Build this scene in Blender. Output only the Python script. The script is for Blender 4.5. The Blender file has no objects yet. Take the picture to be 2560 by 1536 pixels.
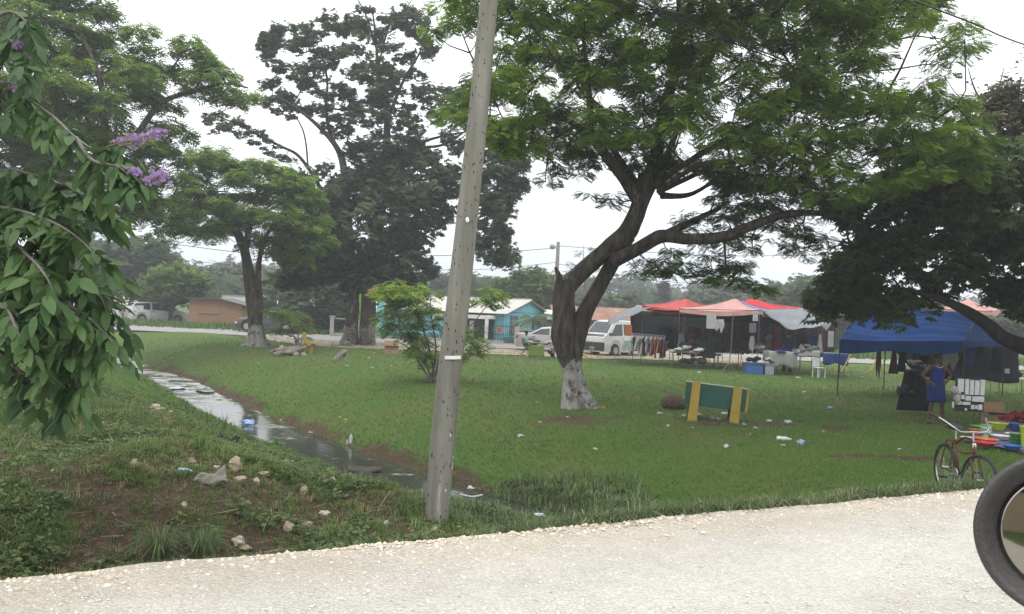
import bpy, math, random
import numpy as np
from mathutils import Vector, Matrix, noise as mnoise
R = math.radians
random.seed(7); rng = np.random.default_rng(11)
scene = bpy.context.scene
col = scene.collection

# ---------------------------------------------------------------- camera, world, sun, exposure
F = 2217.0                      # focal length in photo pixels (photo 2560 x 1536)
ROLL = R(2.6); PITCH = 12.0 / F
CAMZ = 2.2
HAZE = 0.0018
cam_d = bpy.data.cameras.new('camera'); cam = bpy.data.objects.new('camera', cam_d); col.objects.link(cam)
cam_d.sensor_fit = 'HORIZONTAL'; cam_d.sensor_width = 36.0; cam_d.lens = 36.0 * F / 2560
cam_d.clip_start = 0.05; cam_d.clip_end = 4000
_f = Vector((0, math.cos(PITCH), math.sin(PITCH)))
_r0 = Vector((1, 0, 0)); _u0 = _r0.cross(_f)
_r = _r0 * math.cos(ROLL) + _u0 * math.sin(ROLL)
_u = _u0 * math.cos(ROLL) - _r0 * math.sin(ROLL)
cam.matrix_world = Matrix(((_r.x, _u.x, -_f.x, 0), (_r.y, _u.y, -_f.y, 0), (_r.z, _u.z, -_f.z, CAMZ), (0, 0, 0, 1)))
scene.camera = cam
scene.render.resolution_x = 1024; scene.render.resolution_y = 614

world = bpy.data.worlds.new("World"); scene.world = world; world.use_nodes = True
wn = world.node_tree.nodes; wl = world.node_tree.links
for n in list(wn): wn.remove(n)
SUN_EL, SUN_AZ = R(58), R(200)
w_out = wn.new('ShaderNodeOutputWorld'); w_bg = wn.new('ShaderNodeBackground')
w_sky = wn.new('ShaderNodeTexSky'); w_sky.sky_type = 'NISHITA'; w_sky.sun_disc = False
w_sky.sun_elevation = SUN_EL; w_sky.sun_rotation = SUN_AZ
w_tc = wn.new('ShaderNodeTexCoord'); w_sep = wn.new('ShaderNodeSeparateXYZ')
wl.new(w_tc.outputs['Generated'], w_sep.inputs[0])
w_no = wn.new('ShaderNodeTexNoise'); w_no.inputs['Scale'].default_value = 2.2; w_no.inputs['Detail'].default_value = 4
w_map = wn.new('ShaderNodeMapping'); w_map.inputs['Scale'].default_value = (1, 1, 3.5)
wl.new(w_tc.outputs['Generated'], w_map.inputs[0]); wl.new(w_map.outputs[0], w_no.inputs['Vector'])
w_add = wn.new('ShaderNodeMath'); w_add.operation = 'MULTIPLY_ADD'
wl.new(w_no.outputs['Fac'], w_add.inputs[0]); w_add.inputs[1].default_value = 0.16
wl.new(w_sep.outputs['Z'], w_add.inputs[2])
w_r = wn.new('ShaderNodeValToRGB')
e = w_r.color_ramp.elements
e[0].position = 0.08; e[0].color = (0.60, 0.65, 0.74, 1)
e[1].position = 0.95; e[1].color = (1.50, 1.51, 1.52, 1)
m_ = w_r.color_ramp.elements.new(0.26); m_.color = (0.98, 1.0, 1.03, 1)
wl.new(w_add.outputs[0], w_r.inputs[0])
w_mul = wn.new('ShaderNodeVectorMath'); w_mul.operation = 'SCALE'; w_mul.inputs['Scale'].default_value = 1.22
wl.new(w_r.outputs[0], w_mul.inputs[0])
w_sk = wn.new('ShaderNodeVectorMath'); w_sk.operation = 'SCALE'; w_sk.inputs['Scale'].default_value = 0.1
wl.new(w_sky.outputs[0], w_sk.inputs[0])
w_mix = wn.new('ShaderNodeMixRGB'); w_mix.inputs[0].default_value = 0.90
wl.new(w_sk.outputs[0], w_mix.inputs[1]); wl.new(w_mul.outputs[0], w_mix.inputs[2])
wl.new(w_mix.outputs[0], w_bg.inputs[0]); w_bg.inputs[1].default_value = 1.0
wl.new(w_bg.outputs[0], w_out.inputs[0])

sd = bpy.data.lights.new('sun', 'SUN'); sd.energy = 0.9; sd.angle = R(22); sd.color = (1, 0.97, 0.93)
sun = bpy.data.objects.new('sun', sd); col.objects.link(sun)
sv = Vector((math.sin(SUN_AZ) * math.cos(SUN_EL), math.cos(SUN_AZ) * math.cos(SUN_EL), math.sin(SUN_EL)))
sun.rotation_euler = sv.to_track_quat('Z', 'Y').to_euler()
scene.view_settings.view_transform = 'Standard'; scene.view_settings.look = 'None'
scene.view_settings.exposure = 0.46; scene.view_settings.gamma = 1.0
scene.render.engine = 'CYCLES'
try:
    scene.cycles.filter_width = 1.45
    scene.cycles.transparent_max_bounces = 16
    scene.cycles.max_bounces = 6
except Exception: pass

# ---------------------------------------------------------------- pixel -> world helpers (photo pixels)
CL = Vector((0, 0, CAMZ))
def ray(px, py):
    return (_r * ((px - 1280) / F) + _u * ((768 - py) / F) + _f)
def P(px, py, Y):
    d = ray(px, py); return CL + d * (Y / d.y)
def G(px, py, z=0.0):
    d = ray(px, py); t = (z - CAMZ) / d.z; return CL + d * t
def hor(px): return 780 + 0.0454 * (px - 1280)
def Xat(px, Y): return P(px, hor(px), Y).x
def Pn(px, py, Y):          # numpy version
    px = np.asarray(px, float); py = np.asarray(py, float); Y = np.asarray(Y, float)
    a = (px - 1280) / F; b = (768 - py) / F
    d = np.stack([_r.x * a + _u.x * b + _f.x, _r.y * a + _u.y * b + _f.y, _r.z * a + _u.z * b + _f.z], -1)
    return d * (Y / d[..., 1])[..., None] + np.array([0, 0, CAMZ])

# ---------------------------------------------------------------- materials
MATS = {}
def nd(m, t, **kw):
    n = m.node_tree.nodes.new(t)
    for k, v in kw.items():
        if k in n.inputs: n.inputs[k].default_value = v
    return n
def mat(name, c, rough=0.8, c2=None, scale=6.0, var=0.5, metal=0.0, bump=0.0, bscale=30.0, stretch=(1, 1, 1), spec=0.3, detail=4, trans=0.0, c3=None, s3=1.0, t3=0.55, coat=0.0):
    if name in MATS: return MATS[name]
    m = bpy.data.materials.new(name); m.use_nodes = True; MATS[name] = m
    b = m.node_tree.nodes['Principled BSDF']; L = m.node_tree.links
    b.inputs['Roughness'].default_value = rough; b.inputs['Metallic'].default_value = metal
    b.inputs['Specular IOR Level'].default_value = spec
    if coat: b.inputs['Coat Weight'].default_value = coat
    if c2 is None: c2 = tuple(x * (1 - 0.35 * var) for x in c)
    tc = nd(m, 'ShaderNodeTexCoord'); mp = nd(m, 'ShaderNodeMapping'); mp.inputs['Scale'].default_value = stretch
    L.new(tc.outputs['Object'], mp.inputs[0])
    no = nd(m, 'ShaderNodeTexNoise'); no.inputs['Scale'].default_value = scale; no.inputs['Detail'].default_value = detail
    L.new(mp.outputs[0], no.inputs['Vector'])
    rp = nd(m, 'ShaderNodeValToRGB'); rp.color_ramp.elements[0].position = 0.3; rp.color_ramp.elements[1].position = 0.7
    rp.color_ramp.elements[0].color = (*c2, 1); rp.color_ramp.elements[1].color = (*c, 1)
    L.new(no.outputs['Fac'], rp.inputs[0]); out = rp.outputs[0]
    if c3 is not None:
        n3 = nd(m, 'ShaderNodeTexNoise'); n3.inputs['Scale'].default_value = s3; n3.inputs['Detail'].default_value = 6; n3.inputs['Roughness'].default_value = 0.7
        L.new(mp.outputs[0], n3.inputs['Vector'])
        r3 = nd(m, 'ShaderNodeValToRGB'); r3.color_ramp.elements[0].position = t3; r3.color_ramp.elements[1].position = t3 + 0.06
        L.new(n3.outputs['Fac'], r3.inputs[0])
        mx = nd(m, 'ShaderNodeMixRGB'); L.new(r3.outputs[0], mx.inputs[0]); L.new(out, mx.inputs[1]); mx.inputs[2].default_value = (*c3, 1)
        out = mx.outputs[0]
    L.new(out, b.inputs['Base Color'])
    if bump > 0:
        nb = nd(m, 'ShaderNodeTexNoise'); nb.inputs['Scale'].default_value = bscale; nb.inputs['Detail'].default_value = 6
        L.new(mp.outputs[0], nb.inputs['Vector'])
        bp = nd(m, 'ShaderNodeBump'); bp.inputs['Strength'].default_value = bump; bp.inputs['Distance'].default_value = 0.05
        L.new(nb.outputs['Fac'], bp.inputs['Height']); L.new(bp.outputs[0], b.inputs['Normal'])
    if trans > 0:
        tr = nd(m, 'ShaderNodeBsdfTranslucent'); L.new(out, tr.inputs[0])
        ms = nd(m, 'ShaderNodeMixShader'); ms.inputs[0].default_value = trans
        L.new(b.outputs[0], ms.inputs[1]); L.new(tr.outputs[0], ms.inputs[2])
        L.new(ms.outputs[0], m.node_tree.nodes['Material Output'].inputs[0])
    return m
def leafmat(name, dark, light, trans=0.3, rough=0.55, third=None):
    """colour from the per leaf 'tint' attribute"""
    if name in MATS: return MATS[name]
    m = bpy.data.materials.new(name); m.use_nodes = True; MATS[name] = m
    b = m.node_tree.nodes['Principled BSDF']; L = m.node_tree.links
    b.inputs['Roughness'].default_value = rough; b.inputs['Specular IOR Level'].default_value = 0.25
    at = nd(m, 'ShaderNodeAttribute'); at.attribute_name = 'tint'
    rp = nd(m, 'ShaderNodeValToRGB'); rp.color_ramp.elements[0].color = (*dark, 1)
    rp.color_ramp.elements[1].color = (*light, 1); rp.color_ramp.elements[1].position = 0.8 if third else 1.0
    if third:
        q = rp.color_ramp.elements.new(1.0); q.color = (*third, 1)
    L.new(at.outputs['Fac'], rp.inputs[0]); L.new(rp.outputs[0], b.inputs['Base Color'])
    tr = nd(m, 'ShaderNodeBsdfTranslucent'); L.new(rp.outputs[0], tr.inputs[0])
    ms = nd(m, 'ShaderNodeMixShader'); ms.inputs[0].default_value = trans
    L.new(b.outputs[0], ms.inputs[1]); L.new(tr.outputs[0], ms.inputs[2])
    L.new(ms.outputs[0], m.node_tree.nodes['Material Output'].inputs[0])
    return m

# ---------------------------------------------------------------- object helpers
def tag(o, label=None, cat=None, group=None, kind=None):
    if label: o['label'] = label
    if cat: o['category'] = cat
    if group: o['group'] = group
    if kind: o['kind'] = kind
    return o
def thing(name, label, cat, loc=(0, 0, 0), rz=0.0, group=None):
    o = bpy.data.objects.new(name, None); col.objects.link(o); o.empty_display_size = 0.1
    o.location = loc; o.rotation_euler = (0, 0, rz)
    return tag(o, label, cat, group)
def copy_tree(o, parent=None):
    c = o.copy(); col.objects.link(c)
    if parent is not None: c.parent = parent
    for ch in list(o.children): copy_tree(ch, c)
    return c
class MB:
    def __init__(s): s.v = []; s.f = []
    def add(s, vs, fs):
        n = len(s.v); s.v += [tuple(v) for v in vs]; s.f += [tuple(i + n for i in f) for f in fs]; return s
    def box(s, c, d, rz=0.0, ry=0.0, rx=0.0, taper=1.0):
        hx, hy, hz = d[0] / 2, d[1] / 2, d[2] / 2
        M = Matrix.Rotation(rz, 3, 'Z') @ Matrix.Rotation(ry, 3, 'Y') @ Matrix.Rotation(rx, 3, 'X')
        vs = []
        for z, t in ((-hz, 1), (hz, taper)):
            for x, y in ((-hx, -hy), (hx, -hy), (hx, hy), (-hx, hy)):
                vs.append(M @ Vector((x * t, y * t, z)) + Vector(c))
        return s.add(vs, [(0, 3, 2, 1), (4, 5, 6, 7), (0, 1, 5, 4), (1, 2, 6, 5), (2, 3, 7, 6), (3, 0, 4, 7)])
    def tube(s, pts, rad, n=8, cap=True, jit=0.0):
        pts = [Vector(p) for p in pts]; m = len(pts)
        if not hasattr(rad, '__len__'): rad = [rad] * m
        base = len(s.v); up = None
        for i, p in enumerate(pts):
            t = (pts[min(i + 1, m - 1)] - pts[max(i - 1, 0)])
            t = t.normalized() if t.length > 1e-9 else Vector((0, 0, 1))
            if up is None:
                up = Vector((1, 0, 0)) if abs(t.x) < 0.8 else Vector((0, 1, 0))
            a = (up - t * up.dot(t)).normalized(); b = t.cross(a); up = a
            for k in range(n):
                an = 2 * math.pi * k / n; rr = rad[i] * (1 + (random.uniform(-jit, jit) if jit else 0))
                s.v.append(tuple(p + a * math.cos(an) * rr + b * math.sin(an) * rr))
        for i in range(m - 1):
            for k in range(n):
                a0 = base + i * n + k; a1 = base + i * n + (k + 1) % n
                s.f.append((a0, a1, a1 + n, a0 + n))
        if cap:
            s.f.append(tuple(base + k for k in reversed(range(n)))); s.f.append(tuple(base + (m - 1) * n + k for k in range(n)))
        return s
    def prism(s, poly, h0, h1, axis='z', M=None):
        """poly = 2D outline; extruded from h0 to h1 along axis"""
        n = len(poly); vs = []
        for h in (h0, h1):
            for a, b in poly:
                v = {'z': (a, b, h), 'y': (a, h, b), 'x': (h, a, b)}[axis]; vs.append(M @ Vector(v) if M else v)
        fs = [tuple(range(n)), tuple(reversed(range(n, 2 * n)))] + [(i, (i + 1) % n, n + (i + 1) % n, n + i) for i in range(n)]
        return s.add(vs, fs)
    def lathe(s, prof, c=(0, 0, 0), n=12, M=None):
        base = len(s.v)
        for r, z in prof:
            for k in range(n):
                a = 2 * math.pi * k / n; v = Vector((r * math.cos(a), r * math.sin(a), z))
                if M: v = M @ v
                s.v.append(tuple(v + Vector(c)))
        for i in range(len(prof) - 1):
            for k in range(n):
                a0 = base + i * n + k; a1 = base + i * n + (k + 1) % n
                s.f.append((a0, a1, a1 + n, a0 + n))
        s.f.append(tuple(base + k for k in reversed(range(n)))); s.f.append(tuple(base + (len(prof) - 1) * n + k for k in range(n)))
        return s
    def sheet(s, fn, nu, nv, thick=0.0):
        """fn(u,v)->point, grid sheet"""
        base = len(s.v)
        for i in range(nu + 1):
            for j in range(nv + 1): s.v.append(tuple(fn(i / nu, j / nv)))
        for i in range(nu):
            for j in range(nv):
                a = base + i * (nv + 1) + j; s.f.append((a, a + nv + 1, a + nv + 2, a + 1))
        return s
    def blob(s, c, r, n=10, m=7, amp=0.25, seed=0, squash=1.0, fr=1.3):
        r = Vector(r) if hasattr(r, '__len__') else Vector((r, r, r)); base = len(s.v); c = Vector(c)
        for i in range(m + 1):
            th = math.pi * i / m
            for k in range(n):
                a = 2 * math.pi * k / n
                d = Vector((math.sin(th) * math.cos(a), math.sin(th) * math.sin(a), math.cos(th)))
                q = 1 + amp * mnoise.noise(d * fr + Vector((seed * 3.1, seed * 1.7, seed)))
                s.v.append(tuple(c + Vector((d.x * r.x, d.y * r.y, d.z * r.z)) * q))
        for i in range(m):
            for k in range(n):
                a0 = base + i * n + k; a1 = base + i * n + (k + 1) % n
                s.f.append((a0, a0 + n, a1 + n, a1))
        return s
    def build(s, name, m, parent=None, smooth=False, solid=0.0, sub=0, bevel=0.0, disp=0.0, dscale=0.5):
        me = bpy.data.meshes.new(name); me.from_pydata(s.v, [], s.f); me.update()
        if smooth: me.polygons.foreach_set('use_smooth', [True] * len(me.polygons))
        me.materials.append(m); o = bpy.data.objects.new(name, me); col.objects.link(o)
        if parent is not None: o.parent = parent
        if bevel: mo = o.modifiers.new('b', 'BEVEL'); mo.width = bevel; mo.segments = 2; mo.limit_method = 'ANGLE'
        if sub: mo = o.modifiers.new('s', 'SUBSURF'); mo.levels = sub; mo.render_levels = sub
        if disp:
            tx = bpy.data.textures.new('d', 'CLOUDS'); tx.noise_scale = dscale
            mo = o.modifiers.new('d', 'DISPLACE'); mo.texture = tx; mo.strength = disp; mo.mid_level = 0.5
        if solid: mo = o.modifiers.new('t', 'SOLIDIFY'); mo.thickness = solid
        return o
def rel(p, root): return Vector(p) - root.location

def npmesh(name, V, Fq, m, parent=None, tint=None, smooth=False, attrs=None):
    """numpy mesh: V (n,3), Fq (m,k) all faces with k corners"""
    me = bpy.data.meshes.new(name); nf, k = Fq.shape
    me.vertices.add(len(V)); me.vertices.foreach_set('co', V.astype(np.float32).ravel())
    me.loops.add(nf * k); me.loops.foreach_set('vertex_index', Fq.astype(np.int32).ravel())
    me.polygons.add(nf); me.polygons.foreach_set('loop_start', np.arange(0, nf * k, k, dtype=np.int32))
    try: me.polygons.foreach_set('loop_total', np.full(nf, k, dtype=np.int32))
    except Exception: pass
    if smooth: me.polygons.foreach_set('use_smooth', np.ones(nf, dtype=bool))
    me.update(calc_edges=True)
    A = dict(attrs or {})
    if tint is not None: A['tint'] = tint
    for kx, val in A.items():
        a = me.attributes.new(kx, 'FLOAT', 'POINT'); a.data.foreach_set('value', val.astype(np.float32))
    me.materials.append(m); o = bpy.data.objects.new(name, me); col.objects.link(o)
    if parent is not None: o.parent = parent
    return o

# ---------------------------------------------------------------- leaf templates (along +X, normal +Z)
def t_compound(pairs=6, w=0.34, lw=0.085):
    v = []; f = []
    for i in range(pairs):
        x = 0.1 + 0.78 * i / (pairs - 1); L = w * (0.75 + 0.5 * math.sin(math.pi * (i + .6) / pairs))
        z = -0.28 * x * x
        for s in (-1, 1):
            b = len(v)
            v += [(x, 0, z), (x + L * .35 - lw, s * L * .55, z - .02), (x + L * .55, s * L, z - .07), (x + L * .35 + lw, s * L * .5, z - .02)]
            f.append((b, b + 1, b + 2, b + 3) if s < 0 else (b + 3, b + 2, b + 1, b))
    b = len(v); v += [(.86, 0, -.2), (.95, -.05, -.24), (1.12, 0, -.34), (.95, .05, -.24)]; f.append((b, b + 1, b + 2, b + 3))
    return np.array(v), np.array(f)
def t_leaf(w=0.20, curl=0.22):
    v = [(0, 0, 0), (.3, -w, .03), (.3, w, .03), (.35, 0, -.03), (.7, -w * .8, -.08), (.7, w * .8, -.08), (.7, 0, -.13), (1, 0, -curl)]
    f = [(0, 1, 3, 3), (0, 3, 2, 2), (1, 4, 6, 3), (3, 6, 5, 2), (4, 7, 6, 6), (6, 7, 5, 5)]
    # quads only: use split so that every face has 4 distinct corners
    v = [(0, 0, 0), (.18, -w * .7, .02), (.45, -w, -.02), (.45, 0, -.05), (.18, w * .7, .02), (.45, w, -.02), (.8, -w * .6, -.14), (1, 0, -curl), (.8, w * .6, -.14)]
    f = [(0, 1, 2, 3), (0, 3, 5, 4), (3, 2, 6, 7), (3, 7, 8, 5)]
    return np.array(v), np.array(f)
def t_card(w=0.35):
    v = [(0, 0, 0), (.5, -w, -.02), (1, 0, -.18), (.5, w, -.02)]
    return np.array(v), np.array([(0, 1, 2, 3)])
def t_spray(n=5, w=0.19):
    """a handful of simple leaflets fanning out: for far trees"""
    v = []; f = []
    for i in range(n):
        a = (i / (n - 1) - .5) * 2.4; b = len(v); ca, sa = math.cos(a), math.sin(a); L = 1 - .25 * abs(a)
        for x, y, z in ((.1, 0, 0), (.55, -w, -.03), (1, 0, -.2), (.55, w, -.03)):
            x *= L; v.append((x * ca - y * sa, x * sa + y * ca, z - .03 * i))
        f.append((b, b + 1, b + 2, b + 3))
    return np.array(v), np.array(f)
T_COMP = t_compound(); T_COMP4 = t_compound(4, .38, .13); T_LEAF = t_leaf(); T_CARD = t_card(); T_SPRAY = t_spray()

def orient(D, up=None):
    """D (N,3) directions -> X,Y,Z axes"""
    X = D / np.linalg.norm(D, axis=1, keepdims=True)
    if up is None: up = np.array([0, 0, 1.0]) + rng.normal(0, .35, (len(D), 3))
    Y = np.cross(up, X); Y /= np.maximum(np.linalg.norm(Y, axis=1, keepdims=True), 1e-6)
    return X, Y, np.cross(X, Y)
def leaves(name, tmpl, pos, D, size, tint, m, parent=None, up=None, smooth=False):
    tv, tf = tmpl; X, Y, Z = orient(D, up); N = len(pos); k = len(tv)
    V = pos[:, None, :] + size[:, None, None] * (tv[None, :, 0:1] * X[:, None] + tv[None, :, 1:2] * Y[:, None] + tv[None, :, 2:3] * Z[:, None])
    Fq = (tf[None] + (np.arange(N) * k)[:, None, None]).reshape(-1, tf.shape[1])
    return npmesh(name, V.reshape(-1, 3), Fq, m, parent, np.repeat(np.clip(tint, 0, 1), k), smooth)
def clump_leaves(C, rad, n, flat=0.4, droop=(-.5, .15)):
    """C (N,3) clump centres, rad (N,), n leaves per clump -> pos, dir, clump index"""
    N = len(C); idx = np.repeat(np.arange(N), n); M = N * n
    a = rng.uniform(0, 2 * np.pi, M); u = np.sqrt(rng.uniform(0.0, 1, M)) * rad[idx]
    h = rng.normal(0, 1, M) * flat * rad[idx] * .6 - .25 * flat * u
    pos = C[idx] + np.stack([np.cos(a) * u * .8, np.sin(a) * u * .8, h], -1)
    b = a + rng.normal(0, .7, M)
    D = np.stack([np.cos(b), np.sin(b), rng.uniform(droop[0], droop[1], M)], -1)
    return pos, D, idx
def inpoly(px, py, poly):
    poly = np.asarray(poly, float); ins = np.zeros(px.shape, bool); dmin = np.full(px.shape, 1e9); n = len(poly)
    for i in range(n):
        x1, y1 = poly[i]; x2, y2 = poly[(i + 1) % n]
        c = ((y1 > py) != (y2 > py)) & (px < (x2 - x1) * (py - y1) / ((y2 - y1) if y2 != y1 else 1e-9) + x1)
        ins ^= c
        L2 = (x2 - x1) ** 2 + (y2 - y1) ** 2 + 1e-9; t = np.clip(((px - x1) * (x2 - x1) + (py - y1) * (y2 - y1)) / L2, 0, 1)
        dmin = np.minimum(dmin, np.hypot(px - x1 - t * (x2 - x1), py - y1 - t * (y2 - y1)))
    return ins, dmin
def sample_crown(poly, Y, dens, holes=(), D=3.0, margin=0, hsoft=1.0):
    """random clump centres in a crown whose silhouette is poly; depth grows away from the outline"""
    p = np.asarray(poly, float); x0, y0 = p.min(0); x1, y1 = p.max(0); s = Y / F
    area = (x1 - x0) * (y1 - y0) * s * s; n = int(area * dens)
    px = rng.uniform(x0, x1, n); py = rng.uniform(y0, y1, n); ins, d = inpoly(px, py, p)
    ok = ins & (d > margin)
    for hx, hy, hr in holes: ok &= np.hypot(px - hx, (py - hy)) > hr * hsoft
    px, py, d = px[ok], py[ok], d[ok]
    dep = rng.uniform(-1, 1, len(px)) * np.minimum(D, .35 + 1.1 * d * s)
    return Pn(px, py, Y + dep), px, py, dep
def limbs(mb, skel, C, K=8, r0=.06, rt=.016, n=5, sag=.12, skip=1.0, maxd=6.0):
    """grow limbs from the skeleton to every K-th clump, twigs to the rest"""
    S = [np.array(q) for q in skel]; order = rng.permutation(len(C)); S = np.array(S)
    for j, i in enumerate(order):
        c = C[i]; big = j < max(2, len(C) // K)
        if not big and rng.random() > skip: continue
        d = np.linalg.norm(S - c, axis=1) + np.maximum(0, (S[:, 2] - c[2])) * .5; k = int(np.argmin(d)); s0 = S[k]
        L = np.linalg.norm(c - s0)
        if L > maxd or L < .12: continue
        nseg = max(2, int(L / .6)); t = np.linspace(0, 1, nseg + 1)[:, None]
        off = rng.normal(0, .07 * L, 3); pts = s0 + (c - s0) * t + off * np.sin(np.pi * t) - np.array([0, 0, sag * L]) * np.sin(np.pi * t)
        ra = (r0 if big else rt * 1.6) * min(1, .4 + L / 3)
        mb.tube(pts, list(np.linspace(ra, rt * .6, nseg + 1)), n if big else 4, cap=False)
        if big or L > .8: S = np.vstack([S, pts[1:]])
def spline(pts, k=4):
    """Catmull-Rom through tuples"""
    p = [np.array(q, float) for q in pts]; out = []
    for i in range(len(p) - 1):
        a = p[max(i - 1, 0)]; b = p[i]; c = p[i + 1]; d = p[min(i + 2, len(p) - 1)]
        for j in range(k):
            t = j / k; out.append(.5 * ((2 * b) + (-a + c) * t + (2 * a - 5 * b + 4 * c - d) * t * t + (-a + 3 * b - 3 * c + d) * t ** 3))
    out.append(p[-1]); return np.array(out)
# ================================================================ GROUND
WZ = -0.9
_dm = [(180, 868), (310, 905), (420, 950), (545, 1015), (650, 1070), (800, 1130), (940, 1180), (1080, 1232), (1185, 1262)]
DITCH = [tuple(G(a, b, WZ))[:2] for a, b in _dm] + [(0.45, 13.3), (1.0, 12.3), (1.4, 11.2)]
_p0, _p1 = np.array(DITCH[0]), np.array(DITCH[1]); DITCH = [tuple(_p0 + (_p0 - _p1) / np.linalg.norm(_p0 - _p1) * 60)] + DITCH
RE0 = np.array([-.6, 7.33]); RD = np.array([.876, .482]); RD = RD / np.linalg.norm(RD); RN = np.array([-RD[1], RD[0]])   # road edge, normal pointing to the field
def vnoise(x, y, s, seed=0):
    xi = np.floor(x / s).astype(int); yi = np.floor(y / s).astype(int); fx = x / s - xi; fy = y / s - yi
    fx = fx * fx * (3 - 2 * fx); fy = fy * fy * (3 - 2 * fy)
    def h(a, b):
        n = (a * 374761393 + b * 668265263 + seed * 1274126177) & 0x7fffffff
        n = ((n ^ (n >> 13)) * 1274126177) & 0x7fffffff
        return ((n ^ (n >> 16)) & 0xffff) / 65535.0
    return (h(xi, yi) * (1 - fx) + h(xi + 1, yi) * fx) * (1 - fy) + (h(xi, yi + 1) * (1 - fx) + h(xi + 1, yi + 1) * fx) * fy
def ditch_d(x, y):
    best = np.full(np.shape(x), 1e9); side = np.zeros(np.shape(x))
    for i in range(len(DITCH) - 1):
        ax, ay = DITCH[i]; bx, by = DITCH[i + 1]; dx, dy = bx - ax, by - ay
        t = np.clip(((x - ax) * dx + (y - ay) * dy) / (dx * dx + dy * dy), 0, 1)
        d = np.hypot(x - ax - t * dx, y - ay - t * dy); c = dx * (y - ay) - dy * (x - ax)
        m = d < best; side = np.where(m, np.sign(c), side); best = np.minimum(best, d)
    return best, side        # side +1 = far bank (left of direction of travel)
def sstep(a, b, x): t = np.clip((x - a) / (b - a), 0, 1); return t * t * (3 - 2 * t)
BUMPS = [(520, 868, .5, 1.5), (440, 872, .3, 1.0), (470, 836, .22, 1.2)]
BUMPW = [(*tuple(G(a, b))[:2], h, r) for a, b, h, r in BUMPS]
def edge_w(x, y): return .09 * (vnoise(x, y, .5, 3) - .5) + .12 * (vnoise(x, y, 1.7, 5) - .5)
def height(x, y, micro=True):
    x = np.asarray(x, float); y = np.asarray(y, float)
    d, side = ditch_d(x, y); e = (x - RE0[0]) * RN[0] + (y - RE0[1]) * RN[1] + edge_w(x, y)
    wob = .25 * (vnoise(x, y, 1.3, 1) - .5)
    far = -1.06 + .38 * sstep(.5, 1.2, d + wob) + .68 * sstep(.9, 6.2, d + wob) ** .8
    near = -1.06 + .30 * sstep(.5, 1.0, d + wob) + .5 * sstep(1.0, 2.8, d + wob)
    # mound between road and ditch on the near side
    a = x * .2
    near = near + sstep(2.2, 5.0, d) * (.22 + .35 * sstep(-1.2, -3.5, x)) * (1 - .95 * sstep(3.4, 0.6, e)) - .12 * sstep(2.6, .8, e) * (x < -1.5)
    near = near + (.34 * (vnoise(x, y, 1.9, 9) - .4) + .16 * (vnoise(x, y, .7, 19) - .5)) * sstep(1.4, 3, d) * sstep(16, 10, y)
    z = np.where(side > 0, far, near)
    z = np.where((d > 9) & (side < 0), np.maximum(z, -.05), z)
    z = z + (0 - z) * sstep(49, 55, y)
    z = z + (.24 + .10 * (vnoise(x, y, .5, 33) - .5)) * sstep(13.7, 12.4, y) * sstep(1.6, .6, d)
    for bx, by, h, r in BUMPW: z = z + h * np.exp(-((x - bx) ** 2 + (y - by) ** 2) / (r * r))
    z = z + .05 * (vnoise(x, y, 4.0, 2) - .5) * sstep(1, 3, d) * sstep(50, 42, y)
    if micro: z = z + (.035 * (vnoise(x, y, .35, 4) - .5) + .05 * (vnoise(x, y, .9, 6) - .5) * (side < 0)) * sstep(.9, 1.3, d) * sstep(50, 42, y)
    emb = .27 - .62 * np.maximum(e, 0) + .0 * x
    z = np.where(e > 0, np.maximum(z, emb), .24)
    # land rises gently under the far road and the houses
    return z
def hz(x, y): return float(height(np.array([x]), np.array([y]))[0])
def on(px, py, z0=0.0):
    """point on the terrain seen at photo pixel"""
    z = z0
    for _ in range(12): p = G(px, py, z); z = .5 * z + .5 * hz(p.x, p.y)
    return Vector((p.x, p.y, hz(p.x, p.y)))

xs = np.concatenate([-np.geomspace(14, 900, 60)[::-1], np.arange(-13.9, 13.95, .10), np.geomspace(14, 900, 60)])
ys = np.concatenate([-np.geomspace(3, 300, 24)[::-1], np.arange(-2.5, 5, .5), np.arange(5, 24, .10), 24 + np.cumsum(np.geomspace(.11, 40, 130))])
xx, yy = np.meshgrid(xs, ys, indexing='ij'); zz = height(xx, yy)
dd, sd_ = ditch_d(xx, yy); ee = (xx - RE0[0]) * RN[0] + (yy - RE0[1]) * RN[1]
# how bare the soil is: dug mound, ditch toes, trampled soil by bench and stalls (a worn state of the ground itself)
bare = 1.0 * sstep(.0, .5, vnoise(xx, yy, .9, 21) * .5 + vnoise(xx, yy, .3, 22) * .6 - .19) * (sd_ < 0) * sstep(1.8, 3, dd) * sstep(15, 9, yy) * (ee > 0) * (xx < 0)
bare = np.maximum(bare, .9 * (sd_ > 0) * sstep(1.7, .8, dd + .5 * vnoise(xx, yy, .6, 8)) * (yy < 40))
bare = np.maximum(bare, .35 * (sd_ > 0) * sstep(4.5, 2, dd) * vnoise(xx, yy, 1.0, 12))
def patch(px, py, rx, ry, amt):
    global bare
    amt *= .72; c = G(px, py); q = ((xx - c.x) / rx) ** 2 + ((yy - c.y) / ry) ** 2
    bare = np.maximum(bare, amt * np.exp(-q) * (.35 + 1.0 * vnoise(xx, yy, .5, 31)))
patch(1450, 1040, 1.6, 1.0, .8); patch(1800, 1060, 1.8, .9, .95); patch(2050, 1070, 2.2, 1.0, .9); patch(2250, 1145, 1.3, .3, 1.5)
patch(2350, 1060, 2.0, 1.5, .6); patch(1085, 955, .8, .8, .8); patch(1450, 1290, 1.0, .8, 1.0); patch(640, 880, 1.2, .8, .5); patch(2000, 955, 3, 1.0, .35)
nx, ny = xx.shape; ii = np.arange(nx * ny).reshape(nx, ny)
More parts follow.
